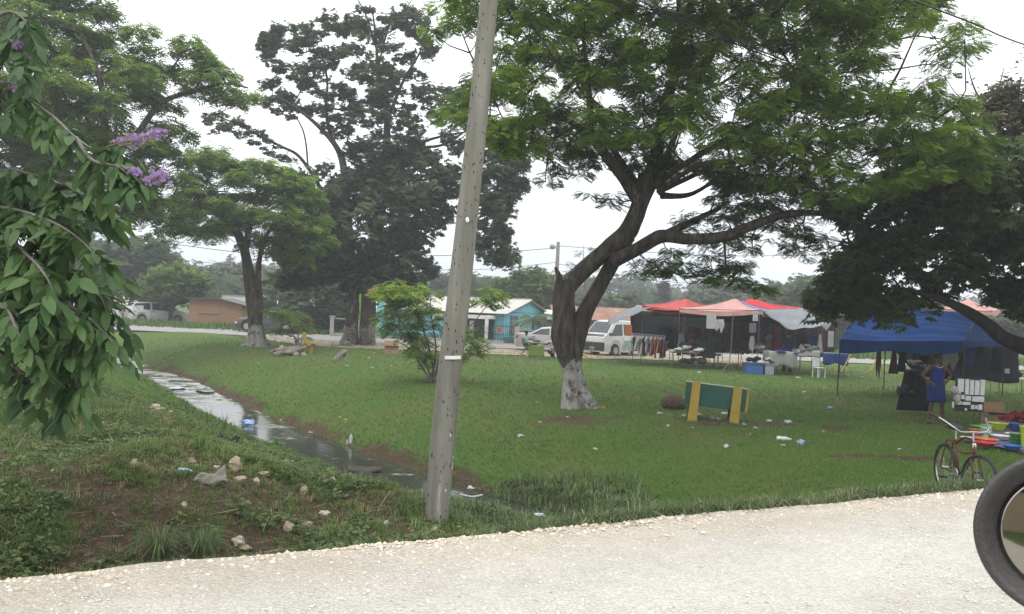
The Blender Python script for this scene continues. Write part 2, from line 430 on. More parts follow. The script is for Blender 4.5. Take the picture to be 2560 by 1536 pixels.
Fq = np.stack([ii[:-1, :-1], ii[1:, :-1], ii[1:, 1:], ii[:-1, 1:]], -1).reshape(-1, 4)

def ground_material():
    m = bpy.data.materials.new('ground'); m.use_nodes = True; L = m.node_tree.links
    b = m.node_tree.nodes['Principled BSDF']; b.inputs['Roughness'].default_value = .95; b.inputs['Specular IOR Level'].default_value = .1
    tc = nd(m, 'ShaderNodeTexCoord')
    def noise(s, det=5, ro=.6, mp=None):
        n = nd(m, 'ShaderNodeTexNoise'); n.inputs['Scale'].default_value = s; n.inputs['Detail'].default_value = det; n.inputs['Roughness'].default_value = ro
        if mp:
            q = nd(m, 'ShaderNodeMapping'); q.inputs['Scale'].default_value = mp; L.new(tc.outputs['Object'], q.inputs[0]); L.new(q.outputs[0], n.inputs['Vector'])
        else: L.new(tc.outputs['Object'], n.inputs['Vector'])
        return n
    def ramp(src, p0, c0, p1, c1):
        r = nd(m, 'ShaderNodeValToRGB'); r.color_ramp.elements[0].position = p0; r.color_ramp.elements[1].position = p1
        r.color_ramp.elements[0].color = (*c0, 1); r.color_ramp.elements[1].color = (*c1, 1); L.new(src, r.inputs[0]); return r
    g1 = ramp(noise(28, 6, .75).outputs['Fac'], .32, (.050, .098, .022), .68, (.110, .190, .044))
    g2 = ramp(noise(2.2, 5, .6).outputs['Fac'], .35, (.095, .115, .036), .62, (.064, .140, .026))
    mx = nd(m, 'ShaderNodeMixRGB'); mx.inputs[0].default_value = .5; L.new(g1.outputs[0], mx.inputs[1]); L.new(g2.outputs[0], mx.inputs[2])
    g3 = ramp(noise(.35, 4, .6, (1, .5, 1)).outputs['Fac'], .42, (0, 0, 0), .66, (.8, .8, .8))
    mx2 = nd(m, 'ShaderNodeMixRGB'); L.new(g3.outputs[0], mx2.inputs[0]); L.new(mx.outputs[0], mx2.inputs[1]); mx2.inputs[2].default_value = (.120, .130, .042, 1)
    soil = ramp(noise(11, 7, .7).outputs['Fac'], .3, (.045, .030, .020), .72, (.145, .100, .068))
    at = nd(m, 'ShaderNodeAttribute'); at.attribute_name = 'bare'
    ns = noise(5, 6, .7); ad = nd(m, 'ShaderNodeMath'); ad.operation = 'MULTIPLY_ADD'; L.new(ns.outputs['Fac'], ad.inputs[0]); ad.inputs[1].default_value = .9
    sb = nd(m, 'ShaderNodeMath'); sb.operation = 'SUBTRACT'; L.new(at.outputs['Fac'], sb.inputs[0]); sb.inputs[1].default_value = .45; L.new(sb.outputs[0], ad.inputs[2])
    rr = ramp(ad.outputs[0], .32, (0, 0, 0), .60, (1, 1, 1))
    mx3 = nd(m, 'ShaderNodeMixRGB'); L.new(rr.outputs[0], mx3.inputs[0]); L.new(mx2.outputs[0], mx3.inputs[1]); L.new(soil.outputs[0], mx3.inputs[2])
    L.new(mx3.outputs[0], b.inputs['Base Color'])
    bp = nd(m, 'ShaderNodeBump'); bp.inputs['Strength'].default_value = .9; bp.inputs['Distance'].default_value = .05
    L.new(noise(35, 6, .8).outputs['Fac'], bp.inputs['Height']); L.new(bp.outputs[0], b.inputs['Normal'])
    return m
gnd = npmesh('ground', np.stack([xx, yy, zz], -1).reshape(-1, 3), Fq, ground_material(), smooth=True, attrs={'bare': bare.ravel()})
tag(gnd, kind='structure')

# gravel road: its own sheet a little above the ground, following the wobbly edge
def gravel_material():
    m = bpy.data.materials.new('gravel'); m.use_nodes = True; L = m.node_tree.links
    b = m.node_tree.nodes['Principled BSDF']; b.inputs['Roughness'].default_value = .95; b.inputs['Specular IOR Level'].default_value = .12
    tc = nd(m, 'ShaderNodeTexCoord')
    def N(s, d=6, r=.7):
        n = nd(m, 'ShaderNodeTexNoise'); n.inputs['Scale'].default_value = s; n.inputs['Detail'].default_value = d; n.inputs['Roughness'].default_value = r
        L.new(tc.outputs['Object'], n.inputs['Vector']); return n
    def Rm(src, p0, c0, p1, c1):
        r = nd(m, 'ShaderNodeValToRGB'); r.color_ramp.elements[0].position = p0; r.color_ramp.elements[1].position = p1
        r.color_ramp.elements[0].color = (*c0, 1); r.color_ramp.elements[1].color = (*c1, 1); L.new(src, r.inputs[0]); return r
    at = nd(m, 'ShaderNodeAttribute'); at.attribute_name = 'edge'
    base = Rm(N(14).outputs['Fac'], .3, (.74, .71, .65), .7, (.88, .86, .81))
    edge = Rm(N(20).outputs['Fac'], .3, (.66, .60, .50), .7, (.86, .81, .72))
    a2 = nd(m, 'ShaderNodeMath'); a2.operation = 'MULTIPLY_ADD'; L.new(N(1.6, 5).outputs['Fac'], a2.inputs[0]); a2.inputs[1].default_value = .9
    s2 = nd(m, 'ShaderNodeMath'); s2.operation = 'SUBTRACT'; L.new(at.outputs['Fac'], s2.inputs[0]); s2.inputs[1].default_value = .45; L.new(s2.outputs[0], a2.inputs[2])
    rr = Rm(a2.outputs[0], .15, (0, 0, 0), .75, (1, 1, 1))
    mx = nd(m, 'ShaderNodeMixRGB'); L.new(rr.outputs[0], mx.inputs[0]); L.new(base.outputs[0], mx.inputs[1]); L.new(edge.outputs[0], mx.inputs[2])
    vo = nd(m, 'ShaderNodeTexVoronoi'); vo.inputs['Scale'].default_value = 34; L.new(tc.outputs['Object'], vo.inputs['Vector'])
    vr = Rm(vo.outputs['Distance'], .15, (1.03, 1.03, 1.02), .62, (.85, .84, .82))
    wt = nd(m, 'ShaderNodeMixRGB'); wt.blend_type = 'MULTIPLY'; wt.inputs[0].default_value = 1; L.new(mx.outputs[0], wt.inputs[1]); L.new(vr.outputs[0], wt.inputs[2])
    big = Rm(N(.7, 3).outputs['Fac'], .35, (.90, .90, .90), .6, (1, 1, 1))
    w3 = nd(m, 'ShaderNodeMixRGB'); w3.blend_type = 'MULTIPLY'; w3.inputs[0].default_value = 1; L.new(wt.outputs[0], w3.inputs[1]); L.new(big.outputs[0], w3.inputs[2])
    tk = nd(m, 'ShaderNodeAttribute'); tk.attribute_name = 'track'; tn = nd(m, 'ShaderNodeMath'); tn.operation = 'MULTIPLY_ADD'; L.new(tk.outputs['Fac'], tn.inputs[0]); tn.inputs[1].default_value = .55; L.new(N(3.0, 5).outputs['Fac'], tn.inputs[2])
    tr = Rm(tn.outputs[0], .35, (.90, .88, .85), .85, (1.0, 1.0, 1.0)); w4 = nd(m, 'ShaderNodeMixRGB'); w4.blend_type = 'MULTIPLY'; w4.inputs[0].default_value = 1; L.new(w3.outputs[0], w4.inputs[1]); L.new(tr.outputs[0], w4.inputs[2])
    L.new(w4.outputs[0], b.inputs['Base Color'])
    bp = nd(m, 'ShaderNodeBump'); bp.inputs['Strength'].default_value = 1.0; bp.inputs['Distance'].default_value = .03
    ad = nd(m, 'ShaderNodeMath'); ad.operation = 'ADD'; L.new(vo.outputs['Distance'], ad.inputs[0]); L.new(N(60).outputs['Fac'], ad.inputs[1])
    L.new(ad.outputs[0], bp.inputs['Height']); L.new(bp.outputs[0], b.inputs['Normal'])
    return m
tt = np.concatenate([-np.geomspace(20, 300, 30)[::-1], np.arange(-19.9, 19.9, .08), np.geomspace(20, 300, 30)])
ww = np.concatenate([[0], np.geomspace(.04, 11, 70)])
T2, W2 = np.meshgrid(tt, ww, indexing='ij')
def edgeoff(t):
    x = RE0[0] + RD[0] * t; y = RE0[1] + RD[1] * t; return -edge_w(x, y)
E2 = edgeoff(T2)
X2 = RE0[0] + RD[0] * T2 + RN[0] * (E2 - W2 + .03); Y2 = RE0[1] + RD[1] * T2 + RN[1] * (E2 - W2 + .03)
Z2 = .252 + .055 * sstep(0, .12, W2) + .014 * (vnoise(X2, Y2, .12, 41) - .5) * sstep(0, .1, W2) + .02 * (vnoise(X2, Y2, .8, 42) - .5) - .05 * sstep(8, 11, W2)
n1, n2 = T2.shape; ii = np.arange(n1 * n2).reshape(n1, n2)
Fr = np.stack([ii[:-1, :-1], ii[:-1, 1:], ii[1:, 1:], ii[1:, :-1]], -1).reshape(-1, 4)
MG = gravel_material()
rd = npmesh('gravel_road', np.stack([X2, Y2, Z2], -1).reshape(-1, 3), Fr, MG, smooth=True, attrs={'edge': (1 - sstep(.1, 1.5, W2)).ravel(), 'track': (np.exp(-((W2 - 2.1 + .25 * vnoise(T2, T2 * 0, 6, 14)) / .45) ** 2) + np.exp(-((W2 - 3.8 + .25 * vnoise(T2, T2 * 0, 6, 14)) / .45) ** 2)).ravel()})
tag(rd, kind='structure')

# water in the ditch
def water_material():
    m = bpy.data.materials.new('ditch_water'); m.use_nodes = True; L = m.node_tree.links
    b = m.node_tree.nodes['Principled BSDF']; b.inputs['Roughness'].default_value = .06
    b.inputs['Specular IOR Level'].default_value = .55; b.inputs['IOR'].default_value = 1.35
    tc = nd(m, 'ShaderNodeTexCoord')
    n = nd(m, 'ShaderNodeTexNoise'); n.inputs['Scale'].default_value = 1.3; n.inputs['Detail'].default_value = 6; n.inputs['Roughness'].default_value = .7
    L.new(tc.outputs['Object'], n.inputs['Vector'])
    sp = nd(m, 'ShaderNodeSeparateXYZ'); L.new(tc.outputs['Object'], sp.inputs[0])
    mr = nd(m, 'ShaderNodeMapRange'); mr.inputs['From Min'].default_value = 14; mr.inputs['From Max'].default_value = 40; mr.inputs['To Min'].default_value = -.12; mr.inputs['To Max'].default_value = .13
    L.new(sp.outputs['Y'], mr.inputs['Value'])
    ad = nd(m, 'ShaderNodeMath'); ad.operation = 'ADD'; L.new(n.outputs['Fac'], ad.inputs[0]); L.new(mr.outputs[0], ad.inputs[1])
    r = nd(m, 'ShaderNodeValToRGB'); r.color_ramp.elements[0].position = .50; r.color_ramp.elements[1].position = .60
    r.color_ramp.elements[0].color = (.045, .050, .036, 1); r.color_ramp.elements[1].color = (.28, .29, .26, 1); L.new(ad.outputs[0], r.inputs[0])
    L.new(r.outputs[0], b.inputs['Base Color'])
    r2 = nd(m, 'ShaderNodeValToRGB'); r2.color_ramp.elements[0].position = .50; r2.color_ramp.elements[1].position = .60
    r2.color_ramp.elements[0].color = (.10,) * 3 + (1,); r2.color_ramp.elements[1].color = (.32,) * 3 + (1,); L.new(ad.outputs[0], r2.inputs[0]); L.new(r2.outputs[0], b.inputs['Roughness'])
    nb = nd(m, 'ShaderNodeTexNoise'); nb.inputs['Scale'].default_value = 7; L.new(tc.outputs['Object'], nb.inputs['Vector'])
    bp = nd(m, 'ShaderNodeBump'); bp.inputs['Strength'].default_value = .12; bp.inputs['Distance'].default_value = .02; L.new(nb.outputs['Fac'], bp.inputs['Height']); L.new(bp.outputs[0], b.inputs['Normal'])
    return m
wv = []; wf = []
for i, (a, b) in enumerate(DITCH):
    p = np.array(DITCH[max(i - 1, 0)]); q = np.array(DITCH[min(i + 1, len(DITCH) - 1)]); t = (q - p) / np.linalg.norm(q - p); nn = np.array([-t[1], t[0]])
    wv += [(a + nn[0] * 1.6, b + nn[1] * 1.6, WZ), (a - nn[0] * 1.6, b - nn[1] * 1.6, WZ)]
    if i: k = 2 * i; wf.append((k - 2, k - 1, k + 1, k))
wmb = MB(); wmb.v = wv; wmb.f = wf
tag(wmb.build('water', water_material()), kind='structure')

# far road and its dirt verge (slightly bent with the view), laid above the ground
MA = mat('old_asphalt', (.30, .29, .275), .9, c2=(.22, .215, .20), scale=.8, bump=.3, bscale=20)
MV = mat('dirt_verge', (.38, .30, .23), .95, c2=(.20, .17, .10), scale=1.5, bump=.5, bscale=9, c3=(.10, .12, .035), s3=.9, t3=.56)
def ribbon(name, pts0, pts1, z, m, n=60):
    a = spline([(p[0], p[1], z) for p in pts0], 10); b = spline([(p[0], p[1], z) for p in pts1], 10); mb = MB()
    mb.v = [tuple(q) for pr in zip(a, b) for q in pr]; mb.f = [(2 * i, 2 * i + 1, 2 * i + 3, 2 * i + 2) for i in range(len(a) - 1)]
    return tag(mb.build(name, m), kind='structure')
def gx(l, z=0.0): return [tuple(G(a, b, z))[:2] for a, b in l]
nearedge = gx([(-300, 802), (290, 824), (600, 838), (760, 848), (1100, 864), (1300, 872), (1500, 879), (1900, 897), (2560, 925)], .06)
faredge = gx([(-300, 787), (290, 809), (600, 823), (760, 833), (1100, 850), (1300, 859), (1500, 868), (1900, 885), (2560, 912)], .06)
ribbon('far_road', nearedge, faredge, .05, MA)
vn = gx([(590, 842), (640, 847), (760, 862), (900, 872), (1100, 879), (1270, 888), (1420, 895), (1600, 900), (2000, 915)], .05)
vf = gx([(590, 836), (640, 838), (760, 845), (900, 853), (1100, 861), (1270, 869), (1420, 876), (1600, 882), (2000, 898)], .05)
_vn = spline([(p[0], p[1], 0) for p in vn], 30); _vn[:, 1] += rng.normal(0, .25, len(_vn)) + 1.4 * (vnoise(_vn[:, 0], _vn[:, 0] * 0, 2.2, 91) - .2)
_vf = spline([(p[0], p[1], 0) for p in vf], 30); _vf[:, 1] += 1.5; _vn[:, 1] = np.minimum(_vn[:, 1], _vf[:, 1] - .05); mbv = MB(); mbv.v = [(*q[:2], .03) for pr in zip(_vn, _vf) for q in pr]; mbv.f = [(2 * i, 2 * i + 1, 2 * i + 3, 2 * i + 2) for i in range(len(_vn) - 1)]
tag(mbv.build('dirt_verge', MV), kind='structure')
# ================================================================ TREES
MBARK = mat('bark', (.105, .085, .066), .95, c2=(.018, .015, .012), scale=9, stretch=(1, 1, .22), bump=1.0, bscale=22, c3=(.17, .165, .14), s3=3.2, t3=.60)
MBARK2 = mat('pale_bark', (.20, .185, .16), .95, c2=(.10, .09, .075), scale=6, stretch=(1, 1, .3), bump=.7, bscale=14)
MBARKD = mat('dark_bark', (.06, .052, .044), .95, c2=(.03, .027, .023), scale=6, stretch=(1, 1, .3), bump=.6, bscale=14)
def bark_painted():
    """trunk bark with old flaking whitewash: attribute 'wash' says where it was brushed on"""
    m = MBARK.copy(); m.name = 'whitewashed_bark'; L = m.node_tree.links; b = m.node_tree.nodes['Principled BSDF']
    src = b.inputs['Base Color'].links[0].from_socket
    tc = nd(m, 'ShaderNodeTexCoord'); n = nd(m, 'ShaderNodeTexNoise'); n.inputs['Scale'].default_value = 6; n.inputs['Detail'].default_value = 7; n.inputs['Roughness'].default_value = .75
    L.new(tc.outputs['Object'], n.inputs['Vector'])
    at = nd(m, 'ShaderNodeAttribute'); at.attribute_name = 'wash'
    ml = nd(m, 'ShaderNodeMath'); ml.operation = 'MULTIPLY_ADD'; L.new(n.outputs['Fac'], ml.inputs[0]); ml.inputs[1].default_value = -2.0
    L.new(at.outputs['Fac'], ml.inputs[2])
    r = nd(m, 'ShaderNodeValToRGB'); r.color_ramp.elements[0].position = .02; r.color_ramp.elements[1].position = .30; L.new(ml.outputs[0], r.inputs[0])
    mx = nd(m, 'ShaderNodeMixRGB'); L.new(r.outputs[0], mx.inputs[0]); L.new(src, mx.inputs[1]); mx.inputs[2].default_value = (.30, .29, .27, 1)
    L.new(mx.outputs[0], b.inputs['Base Color']); return m
MWASH = bark_painted()
def trunk_mesh(name, paths, parent, m, n=14, lump=.10, wash=None, k=6, flare=0.0, seed=0):
    """paths: list of (points, radii); one mesh; bark lumps; optional whitewash up to height wash"""
    V = []; Fc = []; W = []
    for pi, (pts, rad) in enumerate(paths):
        c = spline(pts, k); rr = np.interp(np.linspace(0, len(rad) - 1, len(c)), range(len(rad)), rad)
        up = np.array([1.0, 0, 0]); base = len(V); last = len(c) - 1
        for i, p in enumerate(c):
            t = c[min(i + 1, last)] - c[max(i - 1, 0)]; t = t / (np.linalg.norm(t) + 1e-9)
            a = up - t * up.dot(t); a /= np.linalg.norm(a); b = np.cross(t, a); up = a
            for j in range(n):
                an = 2 * math.pi * j / n; d = a * math.cos(an) + b * math.sin(an); r0 = rr[i]
                q = 1 + lump * mnoise.noise(Vector(d * 1.6 + p * .9) + Vector((seed, 0, 0))) * 2 + lump * .5 * mnoise.noise(Vector(d * 3 + p * 3))
                if flare and pi == 0:
                    hgt = max(0, p[2] - c[0][2]); q *= 1 + flare * math.exp(-hgt * 4.0) * (1 + .55 * math.sin(an * 4 + seed))
                v = p + d * r0 * q; V.append(v)
                W.append(0 if wash is None else float(np.clip(1.25 - max(0, (v[2] - wash + .12 * math.sin(an * 2))) * 9, 0, 1.25)))
        for i in range(last):
            for j in range(n):
                a0 = base + i * n + j; a1 = base + i * n + (j + 1) % n; Fc.append((a0, a1, a1 + n, a0 + n))
    o = npmesh(name, np.array(V), np.array(Fc), m, parent, smooth=True, attrs={'wash': np.array(W)})
    return o
def PP(l, Y):
    """[(px,py,dY)] -> world points"""
    return [tuple(P(a, b, Y + (c[0] if c else 0))) for a, b, *c in l]
def skel_of(paths, skip=0):
    S = []
    for i, (pts, rad) in enumerate(paths):
        if i < skip: continue
        c = spline(pts, 4); S += list(c[len(c) // 3:] if i == 0 else c)
    return S
def base_tree(name, label, cat, Y, px, py, group=None):
    b = on(px, py) if True else None
    t = thing(name, label, cat, tuple(b), 0, group); return t
def L0(pts, t): return [tuple(np.array(p) - np.array(t.location)) for p in pts]

LM_A = leafmat('rain_tree_leaf', (.055, .105, .030), (.31, .46, .065), .45, third=(.34, .28, .08))
LM_B = leafmat('dark_leaf', (.046, .076, .036), (.135, .18, .075), .40)
LM_C = leafmat('olive_leaf', (.048, .082, .030), (.150, .21, .070), .44)
LM_D = leafmat('bright_leaf', (.045, .100, .014), (.26, .36, .045), .38)
LM_E = leafmat('vine_leaf', (.014, .030, .011), (.050, .095, .028), .25)
LM_F = leafmat('far_leaf', (.030, .050, .022), (.120, .150, .060), .3)

def foliage(t, m, tmpl, specs, Y, skel, mtw, bright=(), holes=(), name='crown', limb_r=.05, twig=True, jit=.12, K=8):
    """specs: list of dict(poly,dens,r,n,len,flat,D,tint)"""
    P_, D_, S_, T_ = [], [], [], []; allC = []
    for s in specs:
        C, px, py, dep = sample_crown(s['poly'], Y + s.get('dY', 0), s['dens'], list(holes) + list(s.get('holes', ())), s.get('D', 3), s.get('margin', 0))
        if not len(C): continue
        rad = s['r'] * rng.uniform(.65, 1.3, len(C)); pos, D, idx = clump_leaves(C, rad, s['n'], s.get('flat', .4), s.get('droop', (-.5, .15)))
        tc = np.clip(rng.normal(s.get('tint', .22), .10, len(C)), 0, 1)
        # clumps near the listed spots get a lighter tint, only nearer the viewer's side
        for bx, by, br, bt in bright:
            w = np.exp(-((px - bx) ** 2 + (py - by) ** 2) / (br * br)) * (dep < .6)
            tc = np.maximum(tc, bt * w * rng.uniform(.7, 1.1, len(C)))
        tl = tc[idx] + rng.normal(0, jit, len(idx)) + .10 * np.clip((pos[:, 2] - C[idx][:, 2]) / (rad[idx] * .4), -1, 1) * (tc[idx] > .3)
        P_.append(pos); D_.append(D); S_.append(s['len'] * rng.uniform(.7, 1.25, len(idx))); T_.append(tl); allC.append(C)
    pos = np.concatenate(P_); off = np.array(t.location)
    o = leaves(name, tmpl, pos - off, np.concatenate(D_), np.concatenate(S_), np.concatenate(T_), m, t)
    if twig:
        mb = MB(); C = np.concatenate(allC)
        limbs(mb, [q for q in skel], C, K, limb_r)
        mb.v = [tuple(np.array(v) - off) for v in mb.v]; mb.build('branches', mtw, t, smooth=True)
    return o

# ---- big leaning rain tree, centre right, Y about 21 m
def big_tree():
    Y = 20.9; t = base_tree('rain_tree', 'large leaning tree with fused twin trunks and flaking whitewash, right of the near pole', 'tree', Y, 1450, 1018)
    paths = [
        (PP([(1426, 1034), (1425, 980), (1424, 930), (1415, 885), (1410, 840), (1414, 780), (1420, 720), (1450, 685, .1), (1510, 630, .1), (1560, 590), (1590, 540), (1608, 490), (1622, 440)], Y), [.22, .20, .19, .25, .28, .24, .20, .19, .21, .22, .21, .22, .25]),
        (PP([(1478, 1034, .12), (1455, 985, .1), (1440, 925, .08), (1437, 880, .1), (1448, 830, .2), (1464, 780, .25), (1502, 710, .3), (1540, 640, .25), (1570, 590, .1)], Y), [.27, .18, .15, .20, .20, .18, .17, .16, .17]),
        (PP([(1402, 790), (1396, 730, -.05), (1398, 695, -.05), (1388, 668, -.05)], Y), [.18, .12, .08, .025]),                       # broken stub
        (PP([(1530, 655), (1590, 625, -.2), (1650, 592, -.5), (1720, 598, -.8), (1810, 592, -1.1), (1890, 560, -1.2), (1970, 535, -1), (2060, 535, -.6), (2150, 560, 0)], Y), [.17, .15, .145, .12, .115, .10, .085, .065, .04]),
        (PP([(1645, 594, -.5), (1690, 575, -.4), (1740, 550, 0), (1800, 520, .5)], Y), [.10, .09, .07, .04]),
        (PP([(1600, 510), (1560, 450, -.3), (1530, 410, -.6), (1500, 370, -.9), (1478, 345, -1.1), (1440, 315, -1.5), (1390, 285, -2)], Y), [.17, .13, .12, .11, .10, .07, .04]),
        (PP([(1478, 345, -1.1), (1475, 280, -1.2), (1470, 200, -1), (1460, 110, -1)], Y), [.09, .08, .06, .04]),
        (PP([(1602, 480, .2), (1585, 450, .3), (1545, 395, .7), (1520, 340, 1.1), (1480, 250, 1.6), (1430, 160, 2)], Y), [.13, .09, .08, .07, .05, .03]),
        (PP([(1625, 450), (1640, 400), (1648, 340, -.1), (1665, 260, -.3), (1690, 170, -.4), (1700, 60, -.5), (1690, -60, -.5)], Y), [.24, .16, .15, .13, .10, .07, .04]),
        (PP([(1640, 450, .2), (1662, 420, .5), (1675, 370, .9), (1720, 260, 1.6), (1790, 120, 2.2), (1850, -20, 2.5)], Y), [.13, .09, .08, .07, .05, .03]),
        (PP([(1640, 465, -.2), (1690, 425, -.6), (1760, 380, -1), (1850, 330, -1.6), (1960, 260, -2), (2080, 170, -2.2), (2180, 90, -2)], Y), [.12, .07, .065, .06, .05, .04, .02]),
        (PP([(1650, 475), (1700, 455, .5), (1790, 415, 1), (1900, 390, 1.6), (2040, 340, 2), (2200, 290, 2.2)], Y), [.10, .06, .055, .05, .04, .02]),
        (PP([(1655, 490, .2), (1730, 485, .8), (1820, 430, 1.6), (1900, 400, 2.3)], Y), [.08, .05, .04, .03]),
        (PP([(1650, 480, -.3), (1700, 440, -1.2), (1760, 410, -2), (1850, 400, -2.6), (1990, 380, -3)], Y), [.09, .06, .05, .04, .03]),
    ]
    trunk_mesh('trunk', [(L0(p, t), r) for p, r in paths], t, MWASH, n=28, lump=.13, wash=1.02, flare=.20, seed=3, k=8)
    poly1 = [(1065, 20), (1110, -60), (1180, -200), (1350, -330), (2150, -330), (2280, -120), (2330, -30), (2400, 30), (2440, 100), (2420, 170), (2330, 200), (2430, 250), (2480, 320), (2485, 440), (2430, 490), (2300, 500), (2180, 520), (2060, 520),
             (1990, 490), (1870, 470), (1800, 430), (1700, 410), (1640, 380), (1560, 370), (1450, 400), (1380, 400), (1300, 400), (1230, 370), (1190, 330), (1090, 300), (1065, 275), (1110, 245), (1170, 230), (1200, 160), (1150, 110), (1080, 120)]
    holes = [(1150, 170, 45), (1390, 215, 42), (1180, 130, 30), (2250, 170, 55), (2310, 130, 40), (1970, 160, 22), (1180, 60, 14), (1420, 75, 25), (1850, 250, 20), (2350, 60, 35), (1240, 140, 22), (1790, 170, 18), (2060, 290, 18), (2220, 420, 22), (1530, 90, 16), (2100, 120, 20), (1330, 60, 15), (1880, 60, 16)]
    low1 = [(1330, 430), (1400, 400), (1500, 420), (1560, 470), (1540, 520), (1490, 530), (1440, 500), (1380, 490)]
    low2 = [(1620, 640), (1700, 610), (1800, 600), (1900, 570), (1990, 550), (2090, 580), (2080, 640), (2000, 640), (1960, 600), (1900, 640), (1850, 670), (1760, 700), (1690, 680), (1600, 710), (1560, 700)]
    low3 = [(1700, 560), (1760, 500), (1830, 430), (1950, 440), (2080, 470), (2100, 540), (2000, 560), (1850, 580), (1760, 590), (1700, 590)]
    low4 = [(1720, 660), (1800, 640), (1880, 690), (1930, 730), (1900, 740), (1850, 700), (1760, 700)]
    mid = [(1300, 380), (1640, 380), (2000, 400), (2100, 470), (1900, 470), (1830, 430), (1640, 400), (1500, 440), (1350, 430)]
    bright = [(1330, 90, 45, .75), (1370, 70, 40, .8), (1500, 110, 50, .7), (1590, 100, 60, .75), (1660, 130, 50, .7), (1560, 240, 55, .95), (1510, 240, 40, .9), (1670, 255, 45, .95), (1250, 210, 50, .75), (1230, 320, 60, .85), (1290, 300, 50, .75),
              (1340, 360, 50, .7), (1830, 310, 55, .85), (1930, 230, 50, .7), (2080, 350, 60, .8), (2140, 340, 50, .9), (1990, 360, 60, .75), (2040, 100, 60, .75), (2160, 70, 60, .7), (2380, 300, 60, .75), (2350, 380, 50, .7), (2410, 430, 30, .8), (1950, 330, 50, .8), (1700, 40, 60, .55),
              (1120, 30, 50, .6), (2250, 240, 60, .65), (1870, 200, 60, .6), (1400, 200, 60, .6), (1760, 400, 60, .5), (2230, 30, 60, .65)]
    specs = [dict(poly=poly1, dens=10, r=.38, n=32, len=.23, flat=.32, D=3.4, tint=.36, dY=.3), dict(poly=poly1, dens=6, r=.40, n=36, len=.23, flat=.32, D=1.1, tint=.48, dY=-2.4, margin=22),
             dict(poly=[(1450, -110), (2230, -110), (3000, -900), (1400, -900)], dens=3.2, r=.6, n=26, len=.36, flat=.3, D=3.0, tint=.25, dY=-4.5), dict(poly=[(1400, 370), (1700, 400), (2000, 440), (2000, 480), (1850, 470), (1700, 430), (1500, 410)], dens=16, r=.3, n=24, len=.22, flat=.3, D=2.4, tint=.16),
             dict(poly=low1, dens=7, r=.3, n=18, len=.21, flat=.3, D=.8, tint=.14),
             dict(poly=low2, dens=14, r=.32, n=22, len=.22, flat=.3, D=1.0, tint=.16, dY=-.6),
             dict(poly=low3, dens=13, r=.34, n=22, len=.22, flat=.3, D=1.5, tint=.16),
             dict(poly=low4, dens=14, r=.3, n=20, len=.22, flat=.4, D=.7, tint=.14, dY=-.8),
             dict(poly=mid, dens=8, r=.3, n=20, len=.21, flat=.3, D=2.6, tint=.15)]
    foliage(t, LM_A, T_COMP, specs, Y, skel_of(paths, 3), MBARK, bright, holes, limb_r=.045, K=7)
    return t
big_tree()

# ---- left umbrella tree
def tree_left():
    Y = 34.5; b = on(172, 873); t = thing('rain_tree', 'big spreading tree at the far left whose dark limbs show behind the purple flowers', 'tree', tuple(b))
    bx = list(b)
    paths = [([tuple(bx), tuple(P(158, 800, Y)), tuple(P(160, 700, Y)), tuple(P(165, 610, Y)), tuple(P(150, 520, Y)), tuple(P(100, 440, Y)), tuple(P(40, 360, Y)), tuple(P(-30, 290, Y)), tuple(P(-90, 220, Y))], [.50, .38, .35, .33, .33, .30, .27, .22, .15]),
             (PP([(165, 610), (200, 520, -.5), (230, 430, -1), (260, 330, -1.3), (250, 200, -1.6), (200, 80, -2)], Y), [.26, .22, .18, .15, .1, .05]),
             (PP([(230, 430, -1), (330, 350, -1), (400, 260, -.5), (480, 230, 0), (560, 210, .4), (620, 220, .6)], Y), [.15, .12, .10, .08, .05, .03]),
             (PP([(165, 620), (250, 560, .8), (330, 530, 1.4), (400, 500, 2), (460, 520, 2.5)], Y), [.18, .12, .10, .06, .03]),
             (PP([(40, 360), (60, 200, .8), (120, 80, 1.5)], Y), [.2, .12, .05])]
    trunk_mesh('trunk', [(L0(p, t), r) for p, r in paths], t, MWASH, n=12, lump=.08, wash=1.1, flare=.3, seed=8)
    poly = [(-260, -150), (150, -150), (265, -60), (270, 30), (330, 60), (370, 50), (420, 130), (455, 140), (465, 100), (510, 110), (515, 150), (560, 140), (600, 180), (640, 220), (600, 255), (570, 260), (520, 235), (430, 240), (420, 262), (480, 275), (425, 290), (480, 325), (450, 340),
            (460, 400), (440, 480), (420, 520), (330, 560), (250, 590), (180, 560), (60, 500), (-40, 520), (-260, 560)]
    holes = [(165, 92, 14), (60, 45, 10), (230, 112, 12), (35, 300, 22), (45, 420, 20), (90, 470, 14), (20, 520, 22), (205, 250, 10), (320, 310, 12), (120, 450, 12), (350, 440, 10), (240, 500, 12), (180, 40, 10)]
    bright = [(170, 175, 40, .7), (310, 185, 40, .6), (500, 190, 40, .4), (400, 370, 60, .6), (420, 430, 50, .65), (350, 60, 50, .4), (230, 30, 60, .5), (430, 180, 40, .4), (120, 20, 80, .45), (60, 180, 80, .45)]
    specs = [dict(poly=poly, dens=6.2, r=.55, n=42, len=.34, flat=.32, D=3.8, tint=.34),
             dict(poly=[(200, 560), (330, 540), (470, 530), (500, 580), (440, 620), (380, 600), (250, 620)], dens=3.2, r=.5, n=22, len=.28, flat=.35, D=1.5, tint=.1, dY=1.5),
             dict(poly=[(400, 560), (480, 520), (560, 560), (560, 610), (470, 600)], dens=2.2, r=.4, n=18, len=.28, flat=.3, D=1.0, tint=.12, dY=2)]
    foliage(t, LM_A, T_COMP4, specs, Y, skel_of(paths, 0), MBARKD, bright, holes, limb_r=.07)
tree_left()

